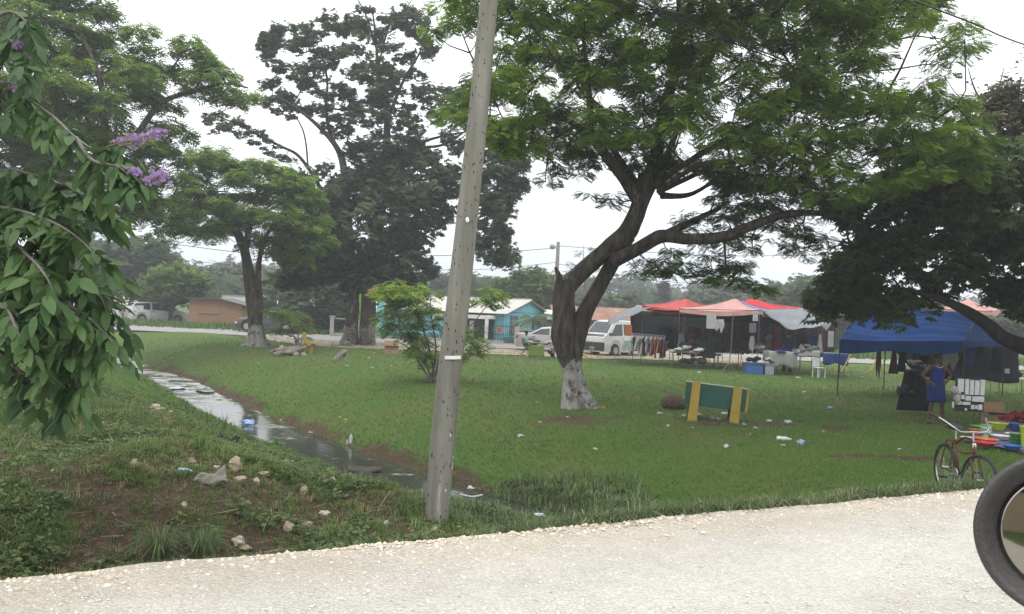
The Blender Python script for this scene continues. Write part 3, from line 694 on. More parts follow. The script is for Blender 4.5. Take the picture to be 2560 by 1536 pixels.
# ---- second umbrella tree
def tree_two():
    Y = 41.7; t = base_tree('rain_tree', 'umbrella shaped tree with whitewashed foot in front of the dark sedan', 'tree', Y, 640, 868)
    z = t.location
    paths = [([tuple(z), *PP([(640, 830), (634, 780), (626, 720), (618, 660), (605, 610), (580, 560), (545, 535), (500, 520)], Y)], [.48, .36, .30, .27, .25, .22, .19, .13, .07]),
             (PP([(645, 800), (648, 750), (645, 690), (650, 640, .5), (665, 590, 1), (700, 540, 1.4)], Y), [.22, .18, .15, .12, .1, .05]),
             (PP([(612, 640), (625, 560, -.5), (640, 500, -.9), (650, 440, -1)], Y), [.16, .14, .1, .06]),
             (PP([(605, 610), (560, 520, 1), (520, 450, 1.4)], Y), [.14, .1, .05])]
    trunk_mesh('trunk', [(L0(p, t), r) for p, r in paths], t, MWASH, n=12, lump=.08, wash=1.05, flare=.5, seed=5)
    poly = [(405, 560), (415, 510), (455, 475), (460, 430), (485, 395), (500, 360), (540, 360), (560, 395), (620, 390), (690, 400), (745, 440), (800, 520), (810, 600), (770, 650), (720, 680), (670, 640), (600, 600), (560, 590), (500, 590), (455, 575)]
    bright = [(640, 490, 45, .8), (600, 450, 50, .55), (520, 400, 50, .5), (690, 480, 50, .5), (730, 520, 50, .5), (660, 410, 50, .55)]
    specs = [dict(poly=poly, dens=7.5, r=.58, n=44, len=.36, flat=.33, D=3.6, tint=.40, holes=[(585, 585, 14), (520, 560, 10), (690, 600, 12)]),
             dict(poly=[(560, 610), (600, 600), (690, 620), (700, 700), (660, 720), (650, 640)], dens=2, r=.4, n=16, len=.28, flat=.4, D=1.5, tint=.1)]
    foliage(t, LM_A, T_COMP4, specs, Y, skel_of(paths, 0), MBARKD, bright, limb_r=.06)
tree_two()

# ---- tall tree in the middle with vines, double trunk
def tree_mid():
    Y = 47.5; t = base_tree('vine_covered_tree', 'tallest open crowned tree with two whitewashed trunks draped in dark vines', 'tree', Y, 895, 862)
    z = Vector(t.location); s = Y / F
    paths = [([tuple(z + Vector((-.45, 0, 0))), *PP([(880, 800), (884, 740), (880, 680), (872, 600), (865, 520), (862, 450), (855, 400), (835, 360, -.5), (790, 310, -1), (740, 270, -1.2), (690, 240, -1.2)], Y)], [.5, .34, .30, .28, .26, .24, .22, .2, .14, .1, .07, .04]),
             ([tuple(z + Vector((.5, .1, 0))), *PP([(920, 800), (922, 730), (930, 650), (945, 560), (960, 460), (965, 380), (968, 300), (960, 240), (945, 170), (940, 100), (930, 20)], Y)], [.5, .40, .36, .34, .32, .28, .22, .17, .13, .1, .07, .03]),
             (PP([(878, 690), (850, 660), (830, 620), (800, 560, -.5), (760, 520, -.8)], Y), [.25, .22, .2, .15, .08]),
             (PP([(880, 660), (840, 560, .8), (800, 470, 1), (770, 420, 1.2), (740, 385, 1.3), (700, 365, 1.4), (640, 335, 1.5), (590, 310, 1.5), (530, 285, 1.5)], Y), [.16, .14, .12, .10, .08, .07, .06, .05, .03]),
             (PP([(770, 420, 1.2), (765, 360, 1.2), (755, 320, 1.2), (735, 285, 1)], Y), [.05, .045, .04, .02]),
             (PP([(855, 400), (825, 330), (815, 270, .3), (818, 200, .5), (800, 120, .8)], Y), [.14, .1, .08, .06, .03]),
             (PP([(960, 460), (1000, 400, .5), (1050, 360, 1), (1110, 340, 1.2), (1170, 330, 1.4)], Y), [.15, .12, .09, .06, .03]),
             (PP([(1050, 370, 1), (1110, 362, .5), (1160, 330, 0)], Y), [.08, .07, .04]),
             (PP([(955, 600), (1010, 540, 0), (1070, 490, 0), (1150, 440, 0), (1230, 400, 0), (1290, 420, 0)], Y), [.18, .15, .12, .1, .07, .04]),
             (PP([(968, 300), (1010, 200, -.6), (1050, 130, -1), (1070, 60, -1)], Y), [.1, .08, .05, .03]),
             (PP([(945, 170), (975, 60, 0), (1010, 30, 0), (1040, -20, 0)], Y), [.06, .05, .03, .02]),
             (PP([(940, 120), (915, 40, 0), (890, -10, 0)], Y), [.05, .04, .02]),
             (PP([(1240, 405), (1245, 480), (1240, 560), (1245, 620)], Y), [.06, .05, .04, .02])]
    trunk_mesh('trunk', [(L0(p, t), r) for p, r in paths], t, MWASH, n=12, lump=.09, wash=1.15, flare=.22, seed=12)
    topc = [(650, 95), (700, 60), (760, 65), (800, 35), (880, 40), (905, 10), (980, 25), (1060, 5), (1095, 40), (1060, 90), (1100, 110), (1060, 150), (1050, 200), (1090, 215), (1040, 270), (1050, 340), (1090, 380), (1040, 420), (900, 430), (860, 380), (830, 340),
            (800, 330), (760, 280), (700, 250), (660, 215), (690, 170), (655, 130)]
    holes = [(800, 100, 14), (870, 110, 14), (760, 140, 16), (930, 120, 20), (1000, 90, 18), (840, 190, 20), (900, 230, 16), (780, 230, 16), (960, 330, 16), (1010, 160, 16), (720, 180, 12), (890, 320, 20), (850, 270, 14), (1040, 100, 14), (1000, 250, 18), (930, 180, 14), (760, 90, 8), (700, 120, 8)]
    left = [(505, 290), (540, 265), (600, 300), (660, 330), (690, 360), (750, 390), (740, 420), (690, 400), (640, 360), (580, 330), (520, 330)]
    left2 = [(630, 230), (690, 225), (740, 260), (770, 300), (730, 310), (690, 290), (640, 265)]
    dense = [(740, 440), (800, 420), (880, 420), (960, 380), (1050, 370), (1120, 400), (1180, 410), (1150, 470), (1130, 520), (1100, 590), (1070, 570), (1060, 620), (1095, 660), (1060, 700), (1000, 730), (940, 740), (880, 720), (820, 690), (760, 720), (700, 700), (690, 620), (700, 540), (720, 490)]
    right = [(1180, 330), (1240, 320), (1300, 390), (1330, 430), (1300, 470), (1290, 500), (1270, 560), (1300, 610), (1290, 640), (1240, 660), (1190, 630), (1180, 560), (1200, 490), (1180, 440)]
    r2 = [(1060, 240), (1110, 210), (1180, 220), (1200, 260), (1180, 330), (1140, 380), (1100, 330), (1060, 290)]
    r3 = [(1050, 500), (1120, 480), (1150, 530), (1120, 590), (1080, 600)]
    specs = [dict(poly=topc, dens=5.4, r=.40, n=36, len=.26, flat=.5, D=2.6, tint=.62, holes=holes),
             dict(poly=left, dens=6.5, r=.32, n=24, len=.24, flat=.4, D=.5, tint=.6, dY=1.4), dict(poly=left2, dens=3.8, r=.36, n=22, len=.25, flat=.4, D=.7, tint=.6),
             dict(poly=[(690, 430), (800, 400), (880, 430), (800, 500), (720, 500)], dens=4.2, r=.4, n=24, len=.26, flat=.4, D=1.5, tint=.25),
             dict(poly=dense, dens=6.4, r=.48, n=44, len=.30, flat=.7, D=2.8, tint=.28, droop=(-.9, 0), holes=[(1115, 500, 14), (1090, 540, 12), (1020, 470, 8)]),
             dict(poly=right, dens=6.4, r=.40, n=40, len=.28, flat=.8, D=1.6, tint=.34, droop=(-1, 0)),
             dict(poly=r2, dens=4.6, r=.40, n=30, len=.26, flat=.5, D=1.4, tint=.5), dict(poly=r3, dens=2.8, r=.4, n=24, len=.25, flat=.6, D=.8, tint=.2)]
    foliage(t, LM_B, T_SPRAY, specs, Y, skel_of(paths, 0), MBARKD, [(930, 510, 50, .8), (1000, 520, 50, .7), (960, 170, 40, .7)], limb_r=.05, K=6)
tree_mid()

# ---- right hand dark trees
def tree_right():
    Y = 22.5; t = thing('shade_tree', 'massive dark shade tree at the right with boughs hanging over the blue tarp tent', 'tree', (Xat(2760, Y), Y, 0))
    z = Vector(t.location)
    paths = [([tuple(z), *PP([(2745, 900), (2720, 820), (2700, 740), (2650, 600), (2600, 450), (2580, 300)], Y)], [.6, .5, .45, .4, .35, .25, .12]),
             (PP([(2730, 880), (2620, 880, -.2), (2520, 850, -.3), (2460, 805, -.4), (2400, 770, -.4), (2340, 745, -.3), (2250, 720, 0)], Y), [.32, .24, .19, .15, .12, .08, .03]),
             (PP([(2660, 620), (2560, 560, 1), (2450, 540, 1.5), (2300, 560, 1.5), (2180, 600, 1.2), (2090, 640, 1)], Y), [.25, .2, .16, .12, .07, .03]),
             (PP([(2640, 580), (2540, 460, .5), (2440, 380, 1), (2340, 340, 1.5)], Y), [.2, .15, .1, .05])]
    trunk_mesh('trunk', [(L0(p, t), r) for p, r in paths], t, MBARKD, n=12, lump=.08, flare=.3, seed=15)
    poly = [(2040, 800), (2010, 740), (2030, 690), (2080, 650), (2130, 620), (2100, 560), (2120, 480), (2230, 420), (2300, 350), (2400, 360), (2440, 380), (2520, 330), (2700, 280), (3080, 200), (3350, 700), (2900, 820), (2700, 800), (2560, 790), (2480, 775), (2400, 760), (2340, 745), (2290, 770), (2265, 810), (2200, 765), (2150, 790), (2120, 770), (2080, 770), (2055, 815)]
    holes = [(2250, 540, 18), (2330, 560, 12), (2380, 460, 12), (2220, 620, 14), (2200, 540, 10), (2300, 640, 8), (2530, 330, 10), (2370, 590, 8)]
    specs = [dict(poly=poly, dens=10.5, r=.44, n=34, len=.24, flat=.5, D=4.6, tint=.55, holes=holes, droop=(-.8, .05)),
             dict(poly=[(2740, -250), (4300, -250), (4300, 700), (2740, 760)], dens=4.5, r=.7, n=26, len=.42, flat=.5, D=4, tint=.4, dY=-5.5),
             dict(poly=[(2030, 690), (2110, 610), (2160, 560), (2190, 620), (2120, 700), (2060, 720)], dens=5, r=.34, n=20, len=.22, flat=.4, D=1, tint=.2, dY=-1.5)]
    foliage(t, LM_C, T_SPRAY, specs, Y, skel_of(paths, 1), MBARKD, [(2260, 560, 50, .4), (2370, 700, 80, .5), (2300, 740, 60, .5), (2480, 600, 100, .5), (2530, 700, 60, .6)], limb_r=.05)
    # the off-frame right crown spec is unseen, added to deepen shade by the tent
tree_right()
def tree_twiggy():
    Y = 27; t = thing('twiggy_tree', 'sparse reddish brown tree thin against the sky at the right edge', 'tree', (Xat(2640, Y), Y, 0))
    z = Vector(t.location)
    paths = [([tuple(z), *PP([(2630, 800), (2600, 600), (2560, 420), (2540, 300), (2550, 200)], Y)], [.3, .25, .2, .15, .08, .03]),
             (PP([(2570, 440), (2510, 360, .2), (2480, 290, .3), (2440, 230, .3), (2420, 170, .2)], Y), [.1, .06, .04, .025, .01]),
             (PP([(2500, 330, .2), (2495, 240, .2), (2510, 170, .2)], Y), [.04, .02, .01]),
             (PP([(2545, 330), (2590, 230), (2570, 90)], Y), [.06, .04, .015])]
    trunk_mesh('trunk', [(L0(p, t), r) for p, r in paths], t, MBARKD, n=8, lump=.05, seed=19)
    specs = [dict(poly=[(2400, 190), (2440, 140), (2480, 200), (2540, 150), (2560, 60), (2620, 60), (2700, 200), (2560, 260), (2440, 240)], dens=3.2, r=.28, n=9, len=.09, flat=.8, D=1.2, tint=.6),
             dict(poly=[(2420, 250), (2520, 220), (2700, 200), (2800, 620), (2600, 640), (2400, 560), (2400, 330)], dens=14, r=.4, n=34, len=.17, flat=.7, D=1.8, tint=.55)]
    lm = leafmat('reddish_leaf', (.055, .060, .032), (.165, .150, .08), .36)
    foliage(t, lm, T_SPRAY, specs, Y, skel_of(paths, 0), MBARKD, limb_r=.02, K=4)
tree_twiggy()

# ---- generic round trees in the background
def round_tree(name, label, px, py_top, py_base, w_px, Y, lm, tint=.3, cat='tree', group=None, dens=1.0, leaf=.34, lobes=5, trunk_r=.2, tmpl=None, seed=0, base_px=None, crown_low=.25):
    """crown fills w_px wide between py_top and a bit above the ground"""
    r = np.random.default_rng(seed + 100); s = Y / F; base_px = base_px or px
    z0 = 0.0; t = thing(name, label, cat, (Xat(base_px, Y), Y, z0), 0, group)
    top = P(px, py_top, Y).z; W = w_px * s / 2; lowz = top * crown_low; cx = Xat(px, Y) - t.location.x
    H = (top - lowz) / 2; cz = (top + lowz) / 2
    C = [];
    n = int(max(30, dens * 26 * W * H))
    u = r.normal(0, 1, (n, 3)); u /= np.linalg.norm(u, axis=1, keepdims=True); rad = r.uniform(.45, .97, n) ** .6
    lob = np.array([1 + .22 * mnoise.noise(Vector(q * 1.9) + Vector((seed, 0, 0))) * 2 for q in u])
    C = np.stack([u[:, 0] * W, u[:, 1] * W * .85, u[:, 2] * H], -1) * (rad * lob)[:, None] + np.array([cx, 0, cz])
    C = C[C[:, 2] > .25]
    cr = .26 * math.sqrt(max(W * H, .3)) * r.uniform(.6, 1.2, len(C)); cr = np.minimum(cr, 1.1)
    pos, D, idx = clump_leaves(C, cr, 26, .55, (-.7, .2))
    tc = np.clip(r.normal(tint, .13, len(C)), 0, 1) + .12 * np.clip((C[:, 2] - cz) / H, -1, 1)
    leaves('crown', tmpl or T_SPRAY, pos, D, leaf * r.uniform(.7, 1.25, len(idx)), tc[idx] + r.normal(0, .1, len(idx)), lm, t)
    mb = MB(); tp = (cx * .6, 0, cz)
    mb.tube([(0, 0, -.1), (cx * .1, 0, lowz * .6), (cx * .4, .05, lowz + .3 * H), tp], [trunk_r * 1.4, trunk_r, trunk_r * .8, trunk_r * .3], 8)
    for i in range(lobes):
        a = i * 2.4; e_ = (cx + math.cos(a) * W * .6, math.sin(a) * W * .5, cz + H * (.1 + .4 * math.sin(i * 1.7)))
        mb.tube([(cx * .3, 0, lowz * .8 + .2), tuple((np.array((cx * .3, 0, lowz)) + np.array(e_)) / 2 + np.array((0, 0, -.1 * H))), e_], [trunk_r * .6, trunk_r * .4, trunk_r * .12], 6)
    mb.build('trunk', MBARKD, t, smooth=True)
    return t
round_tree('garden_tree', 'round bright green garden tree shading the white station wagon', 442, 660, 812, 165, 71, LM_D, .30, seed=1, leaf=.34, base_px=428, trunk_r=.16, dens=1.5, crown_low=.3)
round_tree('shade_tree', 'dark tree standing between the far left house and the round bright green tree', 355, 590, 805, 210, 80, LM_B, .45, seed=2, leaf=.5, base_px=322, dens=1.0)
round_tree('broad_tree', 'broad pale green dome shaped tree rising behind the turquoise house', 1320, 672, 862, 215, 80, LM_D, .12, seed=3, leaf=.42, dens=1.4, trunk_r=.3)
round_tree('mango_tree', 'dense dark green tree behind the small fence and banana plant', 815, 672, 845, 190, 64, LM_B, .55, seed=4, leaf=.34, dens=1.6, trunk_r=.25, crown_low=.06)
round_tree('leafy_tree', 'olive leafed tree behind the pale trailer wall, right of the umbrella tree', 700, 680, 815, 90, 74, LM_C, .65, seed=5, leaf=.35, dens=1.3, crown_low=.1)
bgs = [(565, 668, 170, 100, 'low tree mass behind the shack roof'), (1110, 690, 120, 110, 'grey green tree left of the coconut palm behind the utility pole'), (1215, 690, 110, 105, 'feathery grey green tree just right of the coconut palm'), (1560, 738, 130, 95, 'low round tree behind the rusty roof, left of the red canopy'),
       (1480, 735, 120, 110, 'hazy tree seen between the two trunks of the big leaning tree'), (1650, 722, 90, 125, 'hazy pointed tree left of the red canopy peak'), (1790, 706, 170, 105, 'pale hazy tree rising behind the pink canopy'), (1880, 712, 120, 120, 'hazy tree behind the right end of the pink canopy'),
       (1990, 690, 160, 90, 'olive tree rising behind the grey tarp of the stalls'), (2110, 700, 180, 85, 'dark tree behind the blue tent, at the left of its peak'), (250, 600, 200, 95, 'tall dark tree far left above the white house roof'), (60, 640, 300, 90, 'wide dark tree at the far left behind the flowering branch'),
       (2300, 740, 260, 80, 'dark tree mass behind the blue tent'), (2480, 760, 240, 75, 'dark bushy tree behind the right end of the blue tent'), (1030, 715, 140, 90, 'dark tree behind the left part of the turquoise house')]
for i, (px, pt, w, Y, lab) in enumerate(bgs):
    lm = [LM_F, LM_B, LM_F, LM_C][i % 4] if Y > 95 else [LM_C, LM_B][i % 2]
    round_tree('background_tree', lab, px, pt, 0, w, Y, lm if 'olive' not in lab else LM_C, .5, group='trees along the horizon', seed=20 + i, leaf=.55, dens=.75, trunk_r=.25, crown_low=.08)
# a far wood closing the view where single trees cannot be told apart
WX = rng.uniform(-190, 200, 1500); WY = 165 + rng.uniform(0, 30, 1500); WZh = rng.uniform(.5, 1, 1500) ** .5 * (5.5 + 3.5 * vnoise(WX, WX * 0, 17, 77) + 2.0 * vnoise(WX, WX * 0, 5, 78))
pos, D, idx = clump_leaves(np.stack([WX, WY, WZh], -1), np.full(1500, 1.6), 16, .8, (-.7, .3))
wd = leaves('distant_wood', T_SPRAY, pos, D, 1.1 * rng.uniform(.7, 1.3, len(idx)), np.clip(rng.normal(.35, .2, 1500), 0, 1)[idx], LM_F)
tag(wd, 'distant line of woodland along the horizon', 'wood', kind='stuff')

# cone shaped far conifer
def conifer():
    Y = 112; t = thing('conifer', 'pointed conical tree standing above the gap left of the red canopy', 'tree', (Xat(1656, Y), Y, 0)); top = P(1656, 708, Y).z
    n = 110; h = rng.uniform(.1, 1, n); a = rng.uniform(0, 6.28, n); rr = (1 - h) * 2.8 * rng.uniform(.3, 1, n)
    C = np.stack([np.cos(a) * rr, np.sin(a) * rr, h * top], -1); pos, D, idx = clump_leaves(C, np.full(n, .55), 18, .6, (-.3, .8))
    leaves('crown', T_SPRAY, pos, D, np.full(len(idx), .45), rng.uniform(.1, .5, len(idx)), LM_F, t)
    mb = MB(); mb.tube([(0, 0, 0), (0, 0, top * .95)], [.25, .05], 6); mb.build('trunk', MBARKD, t)
conifer()
# palms
LM_P = leafmat('palm_frond', (.03, .055, .02), (.13, .18, .07), .3)
def palm(name, label, px, py_c, Y, flen, nf, seed=0, trunk_r=.13, up=.6, cat='palm', base_px=None):
    r = random.Random(seed); c = P(px, py_c, Y); t = thing(name, label, cat, (Xat(base_px or px, Y), Y, 0)); o = Vector(t.location); cc = c - o
    mb = MB(); mb.tube([(0, 0, -.1), (cc.x * .3, 0, cc.z * .5), tuple(cc)], [trunk_r * 1.3, trunk_r, trunk_r * .8], 8); mb.build('trunk', MBARK2, t, smooth=True)
    for k in range(nf):
        a = k * 2.399 + r.uniform(-.2, .2); el = up - (k / nf) * (up + .35) + r.uniform(-.1, .1); L = flen * r.uniform(.8, 1.1); q = MB(); pts = []
        for i in range(9):
            u = i / 8; pts.append(cc + Vector((math.cos(a) * L * u * math.cos(el), math.sin(a) * L * u * math.cos(el), L * (u * math.sin(el) - .62 * u * u))))
        q.tube(pts, list(np.linspace(.03, .008, 9)), 4)
        for i in range(1, 26):
            u = i / 25 * 8; j = min(int(u), 7); p = pts[j].lerp(pts[j + 1], u - j); d = (pts[j + 1] - pts[j]).normalized(); sd = d.cross(Vector((0, 0, 1))).normalized()
            ll = L * .24 * math.sin(math.pi * (.12 + .8 * i / 26)) + .1
            for s in (-1, 1):
                e_ = p + sd * s * ll * .8 + d * ll * .5 - Vector((0, 0, ll * .55)); w = d * .022
                q.add([p - w, p + w, e_ + w * .3, e_ - w * .3], [(0, 1, 2, 3)])
        ob = q.build('frond', LM_P, t); at = ob.data.attributes.new('tint', 'FLOAT', 'POINT'); at.data.foreach_set('value', [r.uniform(.1, .8)] * len(ob.data.vertices))
palm('coconut_palm', 'coconut palm with fronds fanning up right behind the near utility pole', 1172, 715, 78, 3.1, 18, 3, up=1.5)
palm('small_palm', 'small palm in front of the gable wall of the turquoise house, behind the silver sedan', 1333, 800, 60, 1.9, 14, 5, up=.8, trunk_r=.1)
palm('coconut_palm', 'hazy palm between the big leaning tree and the red canopy', 1600, 745, 105, 2.8, 12, 6, up=1.4)
palm('coconut_palm', 'hazy palm top seen through the fork of the big leaning tree', 1485, 712, 100, 3.0, 14, 7, up=1.3)
palm('coconut_palm', 'palm with broad pale fronds left of the whitewashed umbrella tree', 545, 700, 82, 3.4, 16, 9, up=.8)
def banana():
    Y = 57.5; t = thing('banana_plant', 'bright green upright banana leaf between the two trunks of the vine tree', 'plant', (Xat(906, Y), Y, 0)); o = Vector(t.location)
    mb = MB(); mb.tube([(0, 0, 0), tuple(P(903, 775, Y) - o)], [.1, .05], 8); mb.build('stem', mat('banana_stem', (.2, .25, .08), .6), t)
    mb = MB(); a = P(903, 780, Y) - o; b = P(907, 714, Y) - o
    def f(u, v):
        w = .30 * math.sin(math.pi * min(1, .06 + u * .94)) ** .6; return a.lerp(b, u) + Vector(((v - .5) * w * 1.5, -.10 * math.sin(math.pi * v), 0))
    mb.sheet(f, 10, 6); mb.build('leaf', mat('banana_leaf', (.20, .36, .06), .5, c2=(.15, .28, .05), scale=8, trans=.4), t, smooth=True)
    for k, (dx, dz) in enumerate(((-.7, 1.9), (.5, 1.3), (-.3, 1.2))):
        mb = MB(); mb.sheet(lambda u, v: Vector((dx * u + (v - .5) * .28 * math.sin(math.pi * min(1, .1 + .9 * u)), -.2 * u, 1.0 + dz * u - 1.0 * u * u)), 8, 3); mb.build('leaf', MATS['banana_leaf'], t, smooth=True)
banana()

# ---- shrubs on the lawn
def shrub(name, label, px, py, Y, stems, polys, lm, bright, leaf, n, r, dens, stem_r=.035, holes=()):
    b = on(px, py); t = thing(name, label, 'shrub', tuple(b)); Y = b.y; paths = []
    for st in stems: paths.append(([tuple(b + Vector((random.uniform(-.12, .12), random.uniform(-.12, .12), 0)))] + PP(st, Y), list(np.linspace(stem_r, .008, len(st) + 1))))
    mb = MB()
    for p, rr in paths: mb.tube(spline([tuple(np.array(q) - np.array(b)) for q in p], 4), list(np.interp(np.linspace(0, len(rr) - 1, len(p) * 4 - 3), range(len(rr)), rr)), 6)
    mb.build('stems', MBARK2, t, smooth=True)
    specs = [dict(poly=p, dens=dens, r=r, n=n, len=leaf, flat=.45, D=.9, tint=.35) for p in polys]
    foliage(t, lm, T_COMP4, specs, Y, skel_of(paths, 0), MBARK2, bright, holes, name='foliage', limb_r=.012, K=6)
shrub('shrub', 'many stemmed light green shrub growing from a stump just behind the near utility pole', 1085, 955, 27,
      [[(1060, 900), (1030, 850), (990, 780), (965, 740)], [(1075, 880, .3), (1050, 800, .3), (1030, 740, .4)], [(1050, 890, -.3), (1000, 830, -.4), (960, 800, -.4)], [(1090, 880), (1080, 800), (1075, 740)], [(1110, 900), (1140, 850), (1190, 800), (1230, 745)],
       [(1110, 910, .2), (1150, 880, .3), (1200, 870, .4), (1235, 850, .4)], [(1100, 890, -.3), (1130, 830, -.3), (1160, 780, -.3)], [(1050, 910, .2), (1020, 870, .3), (985, 850, .5)], [(1120, 920, -.2), (1180, 890, -.4), (1240, 868, -.5)]],
      [[(930, 740), (950, 712), (1010, 705), (1060, 720), (1100, 745), (1120, 810), (1090, 850), (1040, 860), (985, 850), (950, 810)], [(1175, 745), (1200, 720), (1250, 722), (1270, 745), (1240, 760), (1200, 765)], [(1120, 830), (1170, 800), (1210, 830), (1180, 860)], [(1000, 860), (1080, 850), (1090, 900), (1050, 925)], [(1110, 890), (1160, 870), (1150, 920)], [(1150, 870), (1230, 850), (1240, 865), (1170, 890)]],
      LM_A, [(945, 730, 30, .95), (1020, 715, 40, .9), (1060, 760, 40, .6), (1220, 735, 40, .7), (990, 780, 50, .5)], .25, 18, .26, 15)
shrub('shrub', 'low bright green shrub beside the dark sedan on the lawn', 742, 872, 41, [[(735, 840), (720, 800), (700, 785)], [(745, 830), (750, 790)], [(755, 850), (765, 810)], [(740, 845), (700, 835), (680, 830)]],
      [[(660, 785), (700, 762), (750, 770), (775, 800), (770, 860), (735, 870), (720, 830), (670, 835), (655, 825), (700, 805)]], LM_A, [(720, 775, 40, .9), (765, 800, 30, .8), (680, 830, 25, .8), (750, 850, 40, .6)], .32, 16, .34, 8)
shrub('sapling', 'thin young tree with drooping leaves growing behind the big leaning trunk', 1466, 870, 48, [[(1470, 800), (1462, 700), (1458, 640), (1460, 610)], [(1465, 700), (1430, 660), (1415, 655)], [(1462, 690), (1500, 640), (1515, 632)]],
      [[(1440, 620), (1460, 600), (1490, 608), (1480, 650), (1450, 660)], [(1405, 650), (1440, 640), (1450, 680), (1410, 690)], [(1460, 660), (1510, 630), (1500, 670), (1470, 690)]], LM_B, [(1450, 640, 60, .4)], .3, 12, .35, 3.0, .06)
shrub('shrub', 'little green shrub in front of the gate of the turquoise house', 1245, 855, 58, [[(1240, 845), (1230, 840)], [(1260, 840), (1262, 835)]], [[(1215, 845), (1240, 830), (1270, 830), (1270, 850), (1240, 855)]], LM_D, [], .22, 14, .25, 6)

# ---- foreground flowering tree, large leaves
def flowering():
    b = Vector((Xat(-190, 6.9), 7.6, 0)); b.z = hz(b.x, b.y)
    t = thing('flowering_tree', 'large leaved tree with purple flower spikes leaning in from the left edge', 'tree', tuple(b))
    br = [ # (pts(px,py,Y), r)
        [(-150, 900, 7.0), (-120, 600, 7.0), (-80, 350, 6.8), (-40, 150, 6.6), (0, -40, 6.5)],
        [(-80, 250, 6.8), (0, 222, 6.5), (60, 245, 6.4), (130, 290, 6.3), (190, 345, 6.2), (245, 375, 6.2), (325, 360, 6.3)],
        [(190, 345, 6.2), (230, 400, 6.1), (300, 420, 6.0), (330, 455, 6.0)],
        [(-110, 560, 7.0), (-20, 520, 6.7), (60, 530, 6.5), (140, 560, 6.3), (200, 600, 6.2), (240, 640, 6.1)],
        [(-120, 640, 7.0), (0, 600, 6.4), (70, 640, 6.2), (120, 700, 6.0), (140, 760, 6.0)],
        [(-120, 700, 7.0), (0, 690, 6.6), (100, 740, 6.4), (170, 800, 6.3), (230, 860, 6.2), (275, 905, 6.2)],
        [(-120, 780, 7.0), (20, 790, 6.5), (90, 850, 6.3), (140, 900, 6.2), (150, 960, 6.2)],
        [(-110, 500, 7.0), (0, 430, 6.8), (90, 440, 6.7), (170, 470, 6.6), (230, 500, 6.5)],
        [(-60, 150, 6.7), (10, 100, 6.5), (60, 130, 6.4), (90, 180, 6.3)],
        [(-40, 60, 6.6), (20, 30, 6.5), (60, 50, 6.4), (70, 90, 6.4)],
        [(-110, 740, 6.9), (0, 760, 6.2), (40, 820, 6.0), (60, 880, 5.9)],
        [(100, 740, 6.4), (190, 720, 6.4), (250, 740, 6.3), (270, 790, 6.3)],
        [(-100, 850, 7.0), (-10, 880, 6.6), (50, 930, 6.5), (90, 960, 6.5)],
        [(60, 530, 6.5), (110, 620, 6.6), (130, 680, 6.6), (190, 730, 6.5)],
        [(60, 820, 6.3), (130, 870, 6.25), (180, 930, 6.2), (200, 985, 6.2)],
        [(0, 600, 6.4), (60, 560, 6.6), (140, 540, 6.7), (210, 560, 6.7)],
        [(100, 740, 6.4), (200, 780, 6.3), (262, 835, 6.2), (300, 880, 6.2)],
        [(-80, 460, 7.1), (60, 480, 7.1), (150, 520, 7.0), (260, 530, 6.9)],
        [(-80, 680, 7.2), (60, 660, 7.2), (160, 670, 7.1), (250, 690, 7.0)],
        [(-80, 800, 7.2), (40, 780, 7.3), (130, 800, 7.2), (220, 820, 7.1)],
        [(-100, 620, 7.3), (20, 640, 7.3), (80, 720, 7.3), (90, 800, 7.2)]]
    skins = [spline([tuple(P(a, c, y)) for a, c, y in p], 8) for p in br]
    mb = MB()
    mb.tube([tuple(Vector(q) - b) for q in spline([tuple(b), tuple(P(-170, 1000, 7.2)), tuple(P(-150, 900, 7.0))], 5)], [.11] * 11, 8)
    for i, s in enumerate(skins):
        r0 = .075 if i == 0 else .016; mb.tube([tuple(Vector(q) - b) for q in s], list(np.linspace(r0, r0 * .35 if i else .03, len(s))), 6)
    mb.build('branches', MBARK2, t, smooth=True)
    pos = []; D = []; S = []; T = []; UP = []
    for bi, s in enumerate(skins):
        seg = np.linalg.norm(np.diff(s, axis=0), axis=1); L = np.concatenate([[0], np.cumsum(seg)])
        if bi == 0: continue
        q = .25; k = 0; step = .085 if bi in (1, 2, 8, 9, 14) else .078
        while q < L[-1]:
            j = min(np.searchsorted(L, q) - 1, len(s) - 2); j = max(j, 0); p = s[j] + (s[j + 1] - s[j]) * ((q - L[j]) / max(seg[j], 1e-6)); d = (s[j + 1] - s[j]); d /= np.linalg.norm(d)
            # leafy side shoot: a drooping shoot with paired leaves, every few cm
            nsh = 1 if rng.random() < .8 else 2
            for _ in range(nsh):
                a = rng.uniform(0, 6.28); sh = d * .4 + np.array([math.cos(a), math.sin(a) * .7, -.55 + rng.normal(0, .3)]); sh /= np.linalg.norm(sh); sl = rng.uniform(.10, .34); m_ = int(sl / .055) + 1
                tn = rng.choice([.15, .25, .3, .38, .5, .9], p=[.20, .25, .25, .20, .10, 0])
                for i in range(m_):
                    pp = p + sh * (sl * i / m_) - np.array([0, 0, .1 * (i / m_) ** 2]); side = np.cross(sh, [0, 0, 1]); side /= np.linalg.norm(side) + 1e-6
                    for sg in (-1, 1):
                        dd_ = side * sg * .75 + sh * .65 + np.array([0, 0, -.28 + rng.normal(0, .25)]) + rng.normal(0, .18, 3)
                        pos.append(pp); D.append(dd_); S.append(rng.uniform(.10, .22)); T.append(np.clip(tn + rng.normal(0, .07), 0, 1))
                pos.append(p + sh * sl); D.append(sh + np.array([0, 0, -.4])); S.append(.15); T.append(tn)
            q += step * rng.uniform(.6, 1.4); k += 1
    lm = leafmat('big_leaf', (.032, .080, .031), (.145, .235, .07), .32, .5, third=(.32, .26, .06))
